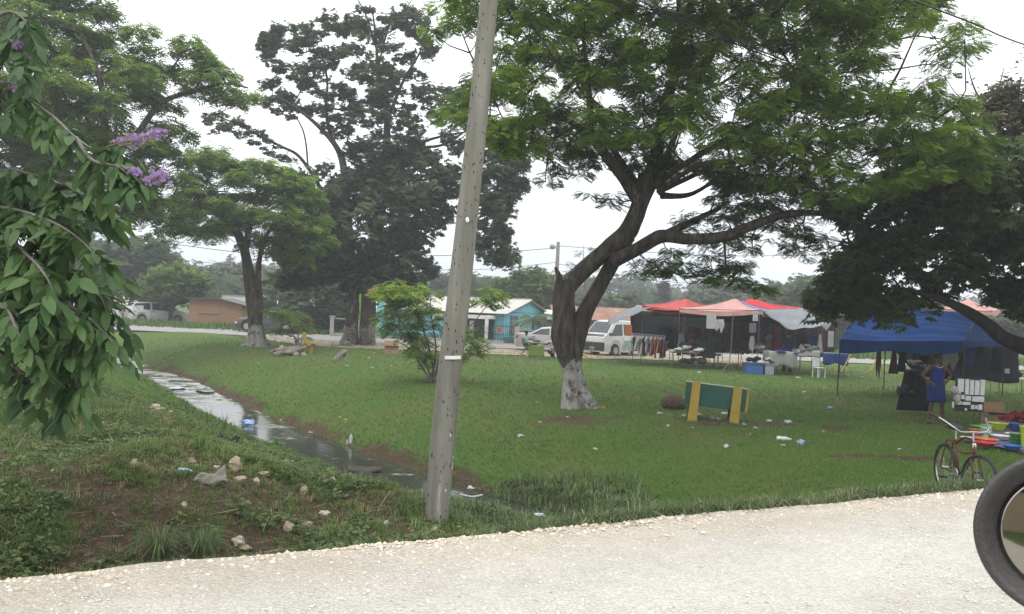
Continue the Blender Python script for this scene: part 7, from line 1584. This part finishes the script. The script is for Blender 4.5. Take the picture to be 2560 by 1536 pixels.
    for s in (-1, 1): MB().tube([tuple(bb), tuple(bb + Vector((0, s * .09, 0))), tuple(bb + Vector((s * .14, s * .10, s * .06)))], .009, 6).build('crank', MCHR, t); MB().box(tuple(bb + Vector((s * .14, s * .15, s * .06))), (.09, .08, .02)).build('pedal', MS, t)
    MB().box(tuple(hd + Vector((.025, .0, -.05))), (.015, .04, .07)).build('head_badge', MATS['white_plastic'], t); return t
bicycle()

# ================================================================ WING MIRROR (of the vehicle the picture was taken from)
def mirror():
    Y = .9; c = P(2668, 1342, Y); d = (c - CL).normalized(); rr = Vector((-.45, -.89, -.07)).normalized(); n = (rr - d).normalized()
    t = thing('wing_mirror', 'round black truck mirror cut by the right edge, reflecting a pale house and road', 'mirror', tuple(c)); q = n.to_track_quat('Z', 'Y').to_matrix()
    r = 209 * Y / F; prof = [(r * .50, -.055), (r * .80, -.045), (r * .97, -.02), (r, .0), (r * .985, .007), (r * .95, .010), (r * .87, .004), (r * .80, -.003), (r * .745, -.008), (r * .735, -.012)]
    m = MB(); m.lathe(prof, (0, 0, 0), 72, q); ml = mat('mirror_shell', (.050, .046, .044), .42, c2=(.04, .037, .035), scale=30, bump=.15, bscale=220, spec=.5)
    m.f = m.f[:-1]; o = m.build('housing', ml, t, smooth=True)
    g = MB(); gr = r * .74; pr = [(gr * k / 12, -.006 - .0035 * (k / 12) ** 2) for k in range(12, 0, -1)]; g.lathe(pr + [(.0005, -.0060)], (0, 0, 0), 72, q)
    mm = bpy.data.materials.new('mirror_glass'); mm.use_nodes = True; b = mm.node_tree.nodes['Principled BSDF']; b.inputs['Base Color'].default_value = (.36, .34, .31, 1); b.inputs['Metallic'].default_value = 1; b.inputs['Roughness'].default_value = .05
    g.build('mirror_glass', mm, t, smooth=True)
    a = MB(); a.tube([tuple(q @ Vector((0, 0, -.05))), (.05, .03, -.02), (.22, .02, -.10), (.45, -.10, -.22)], .009, 10); a.build('mirror_arm', MBLK, t, smooth=True)
mirror()

# ================================================================ STONES, STUMPS, LITTER
MSTN = mat('limestone', (.36, .30, .215), .95, c2=(.21, .17, .12), scale=6, bump=.5, bscale=20); MSTN2 = mat('pale_stone', (.44, .40, .33), .95, c2=(.30, .26, .20), scale=6, bump=.4)
def stone(label, px, py, w, h=None, m=None, name='rock', cat='rock', seed=None, sink=.3, tilt=0, amp=.55, fr=1.3):
    p = on(px, py); s = p.y / F; r = w * s / 2; hh = (h or w * .7) * s / 2; mb = MB(); mb.blob((0, 0, 0), (r, r * .8, hh), 14, 10, amp, seed or int(px), fr=fr); o = mb.build(name, m or MSTN, None, smooth=False); o.location = (p.x, p.y, p.z + hh * (1 - sink)); o.rotation_euler = (0, R(tilt), 0); tag(o, label, cat); return o
for px, py, w, h, k, lb in [(390, 1022, 24, 13, 1, 'pale flat stone on top of the little stone heap on the mound, left one'), (402, 1030, 26, 14, 0, 'tan stone at the front of the little stone heap on the mound'), (425, 1034, 12, 9, 1, 'small pale stone right of the little stone heap'), (378, 1025, 14, 9, 0, 'small tan stone at the left of the little stone heap'),
    (588, 1177, 34, 40, 0, 'upright tan stone on the mound, left of the small white pebble pair'), (601, 1207, 30, 22, 0, 'tan stone in the middle of the bare patch on the mound'), (641, 1208, 15, 16, 1, 'small whitish stone right of the tan one on the bare patch'), (660, 1190, 28, 15, 0, 'low tan stone at the upper right of the bare patch'), (541, 1172, 15, 10, 1, 'small white stone at the upper edge of the bare patch'),
    (491, 1168, 10, 9, 1, 'little white pebble left of the torn bag on the mound'), (478, 1160, 20, 16, 0, 'small brown stone above the torn bag on the mound'), (595, 1364, 30, 26, 1, 'yellowish stone near the gravel edge at the foot of the mound'), (612, 1374, 34, 14, 0, 'flat tan stone right of the yellowish one near the gravel edge'), (335, 1168, 26, 22, 0, 'tan stone beside the straw on the mound'),
    (150, 1092, 26, 16, 0, 'dull stone in the shaded grass at the left of the mound'), (718, 1160, 36, 14, 0, 'long pale stone at the crest of the mound beside the ditch'), (760, 1236, 20, 26, 0, 'upright yellow stone on the right shoulder of the mound'), (832, 1204, 14, 14, 1, 'white stone at the ditch edge right of the mound'), (810, 1290, 26, 16, 1, 'pale stone low on the slope between mound and pole'),
    (720, 1330, 26, 28, 0, 'brown stone at the bottom of the slope above the gravel'), (770, 1318, 22, 18, 0, 'rusty coloured stone at the bottom of the slope'), (965, 1312, 14, 12, 1, 'small pale stone left of the pole foot'), (1088, 1332, 24, 16, 0, 'tan stone just below the pole foot at the gravel edge'), (460, 1268, 14, 16, 1, 'small pointed white stone low on the mound'), (136, 1180, 18, 8, 0, 'flat brown stone at the left of the mound'),
    (576, 1093, 16, 7, 0, 'flat yellowish stone near the black cloth by the ditch'), (820, 1172, 20, 9, 0, 'grey stone at the waterline right of the mound')]:
    stone(lb, px, py, w, h, MSTN2 if k else MSTN, seed=int(px * 3 + py))
stone('big brown boulder on the lawn left of the green bench', 1682, 1022, 62, 42, mat('brown_rock', (.13, .095, .06), .95, c2=(.07, .05, .035), scale=5, bump=.6), amp=.25)
stone('grey stub of a stone at the waterline by the pole', 1010, 1195, 26, 12, MSTN)
MWOODG = mat('grey_dead_wood', (.24, .22, .18), .95, c2=(.12, .11, .09), scale=9, stretch=(1, 1, .3), bump=.6)
def stump():
    p = on(853, 902); t = thing('tree_stump', 'small jagged grey stump leaning on the lawn between the trees', 'stump', tuple(p)); m = MB(); m.tube([(-.16, 0, -.05), (-.04, 0, .18), (.12, 0, .36), (.22, 0, .42)], [.20, .15, .12, .03], 9, jit=.18); m.build('trunk', MWOODG, t); m = MB()
    for a in (0, 2, 4): m.tube([(0, 0, .03), (math.cos(a) * .35, math.sin(a) * .3, -.03)], [.07, .02], 6)
    m.build('root', MWOODG, t)
stump()
def logpile():
    p = on(722, 888); t = thing('log_pile', 'low heap of rotting logs and stones under the shrub by the far bench', 'logs', tuple(p)); r = random.Random(5)
    for i, (x0, z0, x1, z1, rr) in enumerate([(-.85, .02, -.30, .22, .07), (-.55, .08, .2, .26, .11), (-.1, .10, .45, .30, .12), (.0, .05, .65, .1, .15), (.35, .12, .75, .32, .10), (-.4, .02, .2, .06, .10)]): MB().tube([(x0, -.1 * i + .2, z0 + .05), ((x0 + x1) / 2, -.1 * i + .2, (z0 + z1) / 2 + .08), (x1, -.1 * i + .25, z1 + .05)], [rr * .8, rr, rr * .7], 8, jit=.15).build('log', MWOODG, t)
    for x in (-.35, .4, .7): MB().blob((x, -.3, .05), (.14, .12, .10), 8, 6, .5, int(x * 10)).build('stone', MSTN, t)
logpile()
stone('dark hump of roots on the left side of the vine tree foot', 862, 866, 30, 16, MWOODG, name='root_hump', cat='root', amp=.3)
tag(plank('rotten pale plank sticking out of the log pile', on(684, 888) + Vector((0, 0, .05)), on(706, 878) + Vector((0, 0, .22)), .06, MSTN2), 'rotten pale plank sticking out at the left of the log pile', 'plank')
# litter
MLW = mat('litter_white', (.46, .46, .46), .5, c2=(.38, .38, .38)); MLB = mat('litter_blue', (.25, .36, .58), .5); MLC = mat('clear_bottle', (.42, .48, .44), .25, spec=.6)
def scrap(label, px, py, w, m=MLW, name='litter', cat='litter', group=None, h=.5, z=None):
    p = on(px, py) if z is None else G(px, py, z); s = p.y / F; r = w * s / 2; mb = MB(); sd = int(px + py)
    mb.blob((0, 0, 0), (r, r * .7, r * h), 9, 6, 1.1, sd, fr=2.3); o = mb.build(name, m, None, smooth=False); o.location = (p.x, p.y, p.z + r * h * .6); tag(o, label, cat, group); return o
def bottle(label, px, py, w, rz, m=MLC, upright=False, cap=True, z=None):
    p = on(px, py) if z is None else G(px, py, z); L = w * p.y / F; t = thing('plastic_bottle', label, 'bottle', (p.x, p.y, p.z + (0 if upright else .035)), rz); M = Matrix.Identity(3) if upright else Matrix.Rotation(R(90), 3, 'Y'); r = L * .19
    m1 = MB(); m1.lathe([(r * .9, 0), (r, L * .05), (r, L * .4), (r * .88, L * .5), (r, L * .6), (r * .9, L * .75), (r * .4, L * .93), (r * .38, L * .97)], (0, 0, 0), 12, M); m1.build('bottle', m, t, smooth=True)
    m1 = MB(); m1.lathe([(r * .45, L * .96), (r * .45, L * 1.04)], (0, 0, 0), 10, M); m1.build('cap', MLW, t)
bottle('large clear bottle lying on the lawn in front of the bench, right side', 1941, 1101, 34, R(-12)); bottle('clear bottle lying behind the bench between its posts', 1804, 1038, 20, R(5)); bottle('clear cup like bottle left of the bench near the boulder', 1643, 1037, 14, R(10)); bottle('clear bottle standing up against the left bench post', 1738, 1040, 18, R(-40)); bottle('pale bottle lying at the foot of the big leaning tree', 1457, 1004, 26, R(-35), MLW)
bottle('pale green bottle lying in the weeds of the mound', 447, 1184, 34, R(-8), mat('teal_bottle', (.18, .34, .36), .35)); bottle('white bottle standing at the waterline of the ditch', 877, 1110, 24, 0, MLW, upright=True); bottle('brownish bottle beside the standing white one at the waterline', 868, 1112, 12, 0, MLC, upright=True)
for px, py, w, m, lb in [(1671, 1066, 10, 0, 'crumpled white cup on bare soil below the boulder'), (1679, 1041, 7, 0, 'tiny white scrap between boulder and bench'), (1710, 1043, 14, 2, 'clear cup at the left post of the bench'), (1733, 1070, 8, 0, 'white scrap on the grass below the left bench post'), (1780, 1048, 14, 2, 'clear crumpled cup under the bench back'), (1797, 1050, 12, 2, 'second clear cup under the bench back'),
    (1860, 1063, 12, 1, 'bluish bag scrap right of the right bench post'), (1888, 1072, 12, 0, 'white torn scrap right of the bench on bare soil'), (1921, 1055, 14, 0, 'flat pale scrap on the trampled soil right of the bench'), (1970, 1058, 18, 2, 'clear box with a green corner on the trampled soil'), (2001, 1110, 22, 1, 'bluish bag lying right of the large clear bottle'), (1958, 1115, 10, 0, 'small white scrap below the large clear bottle'),
    (1815, 1118, 16, 0, 'faint white wrapper on the lawn below the bench'), (1876, 1086, 5, 0, 'tiny pale scrap below the bench, right side'), (2074, 1023, 17, 1, 'light blue bag left of the tent shade'), (2010, 983, 11, 0, 'white scrap on the lawn behind the bench, right of it'), (2060, 971, 7, 0, 'small white scrap near the left leg of the tent'), (1995, 946, 11, 0, 'white scrap on the lawn near the grey draped table'),
    (1748, 933, 11, 0, 'white scrap on the lawn behind the bench near the stalls'), (2155, 944, 7, 0, 'white scrap between the two left legs of the tent'), (2058, 1081, 9, 3, 'beige scrap on the trampled soil'), (1418, 1044, 7, 0, 'white lump on bare soil in front of the big tree'), (1350, 1058, 10, 3, 'pinkish scrap on the lawn left of the big tree'), (1301, 1092, 16, 0, 'torn white wrapper on the lawn right of the pole'),
    (1488, 1126, 14, 3, 'beige scrap in the middle of the lawn'), (1342, 1007, 6, 0, 'small white scrap left of the big tree foot'), (1508, 1022, 14, 4, 'orange wrapper right of the big tree foot'), (646, 909, 6, 1, 'small blue scrap on the lawn below the umbrella tree'), (935, 883, 5, 0, 'tiny white scrap left of the cardboard box'), (922, 897, 7, 0, 'small grey scrap below the cardboard box'),
    (930, 922, 10, 1, 'bluish paper on the lawn near the stump'), (977, 917, 6, 0, 'white crumb right of the bluish paper'), (1537, 907, 6, 0, 'white scrap on the lawn in front of the van'), (867, 917, 8, 3, 'dull scrap by the stump'), (1085, 1048, 6, 3, 'tiny beige scrap beside the pole shaft'), (2248, 1124, 10, 0, 'pale wrapper near the worn path'),
    (850, 1045, 7, 5, 'yellow flower like scrap on the ditch bank'), (864, 1050, 6, 5, 'second yellow scrap on the ditch bank'), (1325, 1276, 9, 5, 'yellow scrap in the ditch end near the road')]:
    scrap(lb, px, py, w, [MLW, MLB, MLC, mat('litter_beige', (.42, .32, .24), .7), mat('litter_orange', (.6, .16, .05), .6), mat('litter_yellow', (.6, .42, .03), .6)][m])
scrap('blue white bottle cluster floating in the ditch', 622, 1062, 28, MLB, z=WZ + .01); scrap('white scraps in the weeds of the ditch behind the pole', 1176, 1222, 16, z=WZ + .1); scrap('white wrapper at the ditch end beside the yellow scrap', 1348, 1289, 24, z=WZ + .35, h=.3)
for px, py, w, lb in [(545, 999, 16, 'white scrap at the far waterline'), (535, 991, 12, 'pale scrap floating near the far bank'), (706, 1052, 16, 'white scrap at the far waterline below the lawn'), (724, 1054, 10, 'small white scrap right of it at the far waterline'), (780, 1082, 18, 'flat pale scrap floating near the far bank, nearer the pole'), (512, 971, 14, 'white scrap at the far waterline, upstream'), (446, 973, 44, 'long pale film floating on the ditch, upstream')]: scrap(lb, px, py, w, h=.18, z=WZ + .01)
def stick(label, pts, r, m=MWOODG, name='branch'):
    mb = MB(); mb.tube(spline([tuple(p) for p in pts], 4), r, 6, jit=.2); o = mb.build(name, m, None); tag(o, label, 'branch')
stick('long dark branch floating across the ditch upstream', [G(325, 935, WZ + .02), G(350, 938, WZ + .04), G(385, 940, WZ + .02), G(402, 941, WZ + .03)], .05); stick('thin dark branch floating near the far bank', [G(492, 978, WZ + .02), G(512, 982, WZ + .03), G(535, 983, WZ + .02)], .03, MDARKIN)
stick('bleached stick lying across the ditch weeds right of the pole', [G(1150, 1236, WZ + .1), G(1180, 1242, WZ + .06), G(1206, 1238, WZ + .1)], .016, MLW)
stick('dead stem standing by the water left of the pole', [on(940, 1290), on(944, 1290) + Vector((.05, 0, .15)), on(948, 1290) + Vector((.12, 0, .30))], .006, MSTN)
for i, (px, py, w, h, lb) in enumerate([(905, 1176, 110, 22, 'mud hump breaking the water of the ditch left of the pole'), (1170, 1262, 90, 20, 'dark weedy mud hump in the ditch right of the pole')]):
    p = G(px, py, WZ); s = p.y / F; m = MB(); m.blob((0, 0, 0), (w * s / 2, .35, h * s / 2), 18, 10, .6, i + 3, fr=2); o = m.build('mud_hump', mat('mud', (.05, .042, .030), .6, c2=(.03, .026, .018), scale=8, bump=.6), None, smooth=True); o.location = (p.x, p.y, WZ - .02); tag(o, lb, 'mud')
def tornbag():
    p = on(520, 1215); m = MB(); m.sheet(lambda u, v: Vector(((u - .5) * .36 - .06 * (v - .5), .05 * v, .03 + .14 * u * v + .03 * math.sin(u * 9 + v * 5) + .02 * math.sin(v * 14))), 14, 10); o = m.build('torn_bag', mat('torn_bag', (.22, .21, .175), .8), None, smooth=True, solid=.008); o.location = p; tag(o, 'crumpled grey torn bag on the bare patch of the mound', 'bag')
    p = on(560, 1110); m = MB(); m.sheet(lambda u, v: Vector(((u - .5) * .44, .15 * v, .04 + .05 * math.sin(u * 11 + v * 5) + .04 * v)), 14, 8); o = m.build('black_rag', CDK, None, smooth=True, solid=.008); o.location = p; tag(o, 'black cloth half buried in the weeds at the crest of the mound', 'cloth')
tornbag()
# gravel: edge rubble and loose pebbles on the road (too many to count)
def rubble(name, label, n, tf, wf, sf, m, seed, rise=.3):
    r = np.random.default_rng(seed); t = tf(r, n); w = wf(r, n); sz = sf(r, n); ex = edgeoff(t); X = RE0[0] + RD[0] * t + RN[0] * (ex - w); Yp = RE0[1] + RD[1] * t + RN[1] * (ex - w); zg = np.where(w > .03, .252 + .055 * sstep(0, .12, w), height(X, Yp))
    ico = np.array([(0, 0, 1), (.9, 0, .3), (.3, .85, .3), (-.7, .5, .3), (-.7, -.5, .3), (.3, -.85, .3), (.7, .5, -.4), (-.3, .8, -.4), (-.9, 0, -.4), (-.3, -.8, -.4), (.7, -.5, -.4), (0, 0, -.8)])
    fs = np.array([(0, 1, 2), (0, 2, 3), (0, 3, 4), (0, 4, 5), (0, 5, 1), (1, 6, 2), (2, 6, 7), (2, 7, 3), (3, 7, 8), (3, 8, 4), (4, 8, 9), (4, 9, 5), (5, 9, 10), (5, 10, 1), (1, 10, 6)])
    V = ico[None] * sz[:, None, None] * r.uniform(.6, 1.3, (n, 1, 3)) * r.uniform(.85, 1.15, (n, 12, 3)); V[..., 2] *= .65; a = r.uniform(0, 6.28, n); ca, sa = np.cos(a)[:, None], np.sin(a)[:, None]
    V = np.stack([V[..., 0] * ca - V[..., 1] * sa + X[:, None], V[..., 0] * sa + V[..., 1] * ca + Yp[:, None], V[..., 2] + (zg + sz * rise)[:, None]], -1)
    o = npmesh(name, V.reshape(-1, 3), (fs[None] + (np.arange(n) * 12)[:, None, None]).reshape(-1, 3), m, tint=np.repeat(r.uniform(0, 1, n), 12)); tag(o, label, 'gravel', kind='stuff'); return o
MST = leafmat('gravel_stone', (.50, .41, .31), (.74, .66, .55), .0, .95, third=(.46, .34, .25))
rubble('gravel', 'loose limestone rubble along the edge of the gravel road', 14000, lambda r, n: r.uniform(-9, 13, n), lambda r, n: r.exponential(.12, n) - .07, lambda r, n: .005 + .0065 * r.exponential(1, n).clip(0, 3.2), MST, 5)
MPB = leafmat('dark_pebble', (.44, .41, .37), (.82, .79, .73), .0, .95)
rubble('pebbles', 'loose dark and pale pebbles scattered over the gravel road', 42000, lambda r, n: r.uniform(-7, 12, n), lambda r, n: r.uniform(0, 1, n) ** 1.3 * 6, lambda r, n: .003 + .0026 * r.exponential(1, n).clip(0, 5), MPB, 6, .2)

# ================================================================ GRASS AND WEEDS
GM = leafmat('grass_blade', (.052, .104, .024), (.145, .255, .050), .3, .7, third=(.26, .24, .12)); GL = leafmat('roadside_grass', (.065, .100, .040), (.200, .260, .110), .3, .7, third=(.38, .36, .24)); GB = leafmat('bank_blade', (.055, .078, .026), (.145, .205, .058), .3, .75, third=(.27, .22, .12)); WM = leafmat('weed_leaf', (.034, .062, .022), (.135, .185, .058), .3, .6, third=(.24, .18, .08))
def t_tuft(nb, spread, w, bend=.35, seed=0):
    r = np.random.default_rng(seed); v = []; f = []
    for i in range(nb):
        a = r.uniform(0, 6.28); lean = r.uniform(.1, spread); L = r.uniform(.6, 1.1); p0 = np.array([math.cos(a) * .12 * spread, math.sin(a) * .12 * spread, 0]); d = np.array([math.cos(a), math.sin(a), 0]); s = np.array([-math.sin(a), math.cos(a), 0]) * w
        m = p0 + d * lean * .35 * L + np.array([0, 0, .62 * L]); e_ = p0 + d * (lean * L) + np.array([0, 0, L * (1 - bend * lean)]); b = len(v); v += [p0 - s, p0 + s, m + s * .8, m - s * .8, e_ + s * .15, e_ - s * .15]; f += [(b, b + 1, b + 2, b + 3), (b + 3, b + 2, b + 4, b + 5)]
    return np.array(v), np.array(f)
def upright(name, tmpl, P3, size, tint, m, parent=None):
    tv, tf = tmpl; N = len(P3); a = rng.uniform(0, 6.28, N); ca, sa = np.cos(a)[:, None], np.sin(a)[:, None]; k = len(tv)
    V = np.stack([(tv[None, :, 0] * ca - tv[None, :, 1] * sa), (tv[None, :, 0] * sa + tv[None, :, 1] * ca), np.repeat(tv[None, :, 2], N, 0)], -1) * size[:, None, None] + P3[:, None, :]
    return npmesh(name, V.reshape(-1, 3), (tf[None] + (np.arange(N) * k)[:, None, None]).reshape(-1, 4), m, parent, np.repeat(np.clip(tint, 0, 1), k))
def bare_at(x, y): return bare[np.clip(np.searchsorted(xs, x), 0, len(xs) - 1), np.clip(np.searchsorted(ys, y), 0, len(ys) - 1)]
def ground_pts(n, x0, x1, y0, y1, power=1.0):
    px = rng.uniform(x0, x1, n); py = rng.uniform(y0, y1, n); h = hor(px); Y = CAMZ * F / np.maximum(py - h, 25); X = (px - 1280) / F * Y
    z = height(X, Y); return X, Y, z
# lawn
X, Y, z = ground_pts(150000, -500, 3000, 820, 1330)
d_, s_ = ditch_d(X, Y); e_ = (X - RE0[0]) * RN[0] + (Y - RE0[1]) * RN[1]; keep = (z > WZ + .06) & (e_ > .12) & (Y < 50) & (Y > 8) & ((bare_at(X, Y) < .45) | (rng.random(len(X)) < .25)); keep &= ~((s_ < 0) & (Y < 13) & (X < 0) & (rng.random(len(X)) < .5)); X, Y, z = X[keep], Y[keep], z[keep]
sz = .030 + .0011 * Y + .018 * rng.random(len(X)); tn = .28 + .38 * vnoise(X, Y, 2.2, 51) + .22 * vnoise(X, Y, .6, 52) + rng.normal(0, .10, len(X)); tn = np.where(rng.random(len(X)) < .05, .95, np.clip(tn, 0, .78))
o = upright('lawn_grass', t_tuft(6, .9, .05, seed=3), np.stack([X, Y, z - .004], -1), sz, tn, GM); tag(o, 'short green grass of the lawn and ditch banks', 'grass', kind='stuff')
# mound and near bank: taller grass, weeds, straw
def mound_pts(n):
    X, Y, z = ground_pts(n, -500, 1350, 960, 1440); X = X; d_, s_ = ditch_d(X, Y); e_ = (X - RE0[0]) * RN[0] + (Y - RE0[1]) * RN[1]; k = (s_ < 0) & (e_ > .08) & (z > WZ + .05); return X[k], Y[k], z[k], d_[k], e_[k]
X, Y, z, d_, e_ = mound_pts(26000); pr = np.clip(1.15 - 1.0 * bare_at(X, Y), .22, 1); k = rng.random(len(X)) < pr; X, Y, z = X[k], Y[k], z[k]
tn = np.clip(.15 + .5 * vnoise(X, Y, 1.2, 61) + rng.normal(0, .18, len(X)), 0, .8); tn = np.where(rng.random(len(X)) < .07, .97, tn)
o = upright('bank_grass', t_tuft(7, 1.2, .035, .5, 4), np.stack([X, Y, z - .01], -1), rng.uniform(.05, .15, len(X)) * (.6 + .8 * vnoise(X, Y, .9, 62)), tn, GB); tag(o, 'rough grass growing over the mound between road and ditch', 'grass', kind='stuff')
X, Y, z, d_, e_ = mound_pts(8500); w = vnoise(X, Y, 1.0, 71) + .4 * vnoise(X, Y, .4, 72) - .45 * bare_at(X, Y); k = w > .47; X, Y, z = X[k], Y[k], z[k]
C = np.stack([X, Y, z + .05], -1); pos, D, idx = clump_leaves(C, rng.uniform(.05, .13, len(C)), 11, .6, (-.3, .7)); o = leaves('weeds', T_CARD, pos, D, rng.uniform(.035, .075, len(idx)), np.clip(rng.normal(.4, .2, len(C)), 0, .8)[idx] + rng.normal(0, .08, len(idx)), WM); tag(o, 'broad leaved weeds covering parts of the mound', 'weeds', kind='stuff')
X, Y, z, d_, e_ = mound_pts(2600); o = leaves('straw', (np.array([(0, -.012, 0), (1, -.008, .05), (1, .008, .05), (0, .012, 0)]), np.array([(0, 1, 2, 3)])), np.stack([X, Y, z + .02], -1), np.stack([rng.normal(0, 1, len(X)), rng.normal(0, 1, len(X)), rng.uniform(-.05, .25, len(X))], -1), rng.uniform(.06, .28, len(X)), rng.uniform(.85, 1, len(X)), GL); tag(o, 'dry straw and dead stems lying on the mound', 'straw', kind='stuff')
# clods
X, Y, z, d_, e_ = mound_pts(2600); k = bare_at(X, Y) > .3; X, Y, z = X[k], Y[k], z[k]; mb = MB()
for a, b, c in list(zip(X, Y, z))[:1200]: r = random.uniform(.008, .035); mb.blob((a, b, c), (r, r, r * .7), 6, 4, .7, a)
o = mb.build('soil_clods', mat('clod', (.13, .09, .06), .95, c2=(.06, .042, .03), scale=9), None); tag(o, 'clods of bare soil crumbling over the mound', 'soil', kind='stuff')
# long grass along the road edge and in the ditch end
t_ = rng.uniform(-10, 14, 24000); w_ = rng.exponential(.22, 24000); ex = edgeoff(t_); X = RE0[0] + RD[0] * t_ + RN[0] * (ex + w_ + .02); Y = RE0[1] + RD[1] * t_ + RN[1] * (ex + w_ + .02); z = height(X, Y); side_k = .35 + .65 * sstep(-1, 1.5, X)
k = rng.random(len(X)) < side_k * (.25 + .9 * vnoise(X, Y, .7, 81)); X, Y, z = X[k], Y[k], z[k]
o = upright('roadside_grass', t_tuft(6, 1.3, .022, .5, 6), np.stack([X, Y, z - .01], -1), rng.uniform(.06, .21, len(X)) * (.5 + .75 * sstep(-1, 1, X)), np.where(rng.random(len(X)) < .10, .95, np.clip(rng.normal(.35, .2, len(X)), 0, .78)), GL); tag(o, 'pale long grass fringing the gravel road', 'grass', kind='stuff')
X = rng.uniform(-1.6, 2.2, 8000); Y = rng.uniform(8.3, 15.2, 8000); z = height(X, Y); d_, s_ = ditch_d(X, Y); k = ((z < -.25) & (z > WZ - .12) & (rng.random(len(X)) < np.exp(-(d_ / 1.5) ** 2) * .9)) ; k &= ~((z < WZ) & (rng.random(len(X)) > np.where(X < -.1, .25, .8))); X, Y, z = X[k], Y[k], z[k]
o = upright('ditch_weeds', t_tuft(8, 1.3, .03, .6, 8), np.stack([X, Y, np.maximum(z, WZ) - .01], -1), rng.uniform(.10, .28, len(X)), np.clip(rng.normal(.3, .25, len(X)), 0, 1), GL); tag(o, 'tangled weeds choking the end of the ditch beside the road', 'weeds', kind='stuff')
# fringe at the waterline
X, Y, z = ground_pts(60000, 150, 1500, 880, 1330); k = (z > WZ - .04) & (z < WZ + .22) & (Y < 48); X, Y, z = X[k], Y[k], z[k]
o = upright('waterline_grass', t_tuft(6, 1.2, .04, .5, 9), np.stack([X, Y, z - .01], -1), rng.uniform(.04, .11, len(X)) * np.where(ditch_d(X, Y)[1] > 0, .7, 1.5), np.clip(rng.normal(.3, .22, len(X)), 0, 1), GM); tag(o, 'tufted grass hanging over the ditch waterline', 'grass', kind='stuff')
# tall grass at the far side of the far road
n = 9000; px = rng.uniform(-200, 2600, n); Y = rng.uniform(60.5, 72, n); X = (px - 1280) / F * Y; o = upright('verge_grass', t_tuft(5, .8, .06, .3, 11), np.stack([X, Y, np.zeros(n)], -1), rng.uniform(.25, .5, n), np.clip(rng.normal(.35, .2, n), 0, 1), GM); tag(o, 'uncut grass on the verge beyond the far road', 'grass', kind='stuff')
def clump(label, px, py, h, n, seed, m=None, sp=1.2):
    p = on(px, py); t = thing('grass_clump', label, 'grass clump', tuple(p)); tv, tf = t_tuft(n, sp, .010, .6, seed); npmesh('blades', tv * h, tf, m or GL, t, np.repeat(np.random.default_rng(seed).uniform(.1, .8, n), 6))
clump('pale bunch grass with fine arching blades at the foot of the mound, left one', 395, 1400, .38, 190, 21); clump('pale bunch grass at the foot of the mound, right one', 505, 1392, .34, 150, 22); clump('grass clump leaning over the gravel left of the pole', 800, 1358, .22, 80, 23)
clump('tall thin weeds at the ditch edge left of the floating blue bottles', 560, 1080, .45, 26, 24, GM, .5); clump('tall thin weeds at the near bank above the wide water', 520, 1060, .5, 22, 25, GM, .5); clump('bright upright grass on the mound below the little stone heap', 500, 1130, .30, 60, 26, GM, .7); clump('bright grass tuft on the near bank by the mud hump', 690, 1118, .32, 60, 27, GM, .8)
clump('long roadside grass in front of the bicycle', 2380, 1226, .36, 150, 28); clump('long roadside grass beside the front wheel of the bicycle', 2440, 1222, .33, 130, 29); clump('fan of long pale grass on the verge in front of the bench', 1930, 1262, .24, 90, 30); clump('long grass on the verge at the ditch end', 1640, 1292, .26, 80, 31)

# ================================================================ AIR
hz_m = bpy.data.materials.new('haze'); hz_m.use_nodes = True; nt = hz_m.node_tree
for n in list(nt.nodes): nt.nodes.remove(n)
ho = nt.nodes.new('ShaderNodeOutputMaterial'); hv = nt.nodes.new('ShaderNodeVolumePrincipled'); hv.inputs['Color'].default_value = (.93, .96, 1, 1); hv.inputs['Density'].default_value = HAZE; hv.inputs['Anisotropy'].default_value = .2
nt.links.new(hv.outputs[0], ho.inputs['Volume'])
mb = MB(); mb.box((0, 70, 12.5), (1820, 760, 31)); ha = mb.build('haze', hz_m); tag(ha, 'thin humid air', 'haze', kind='stuff')
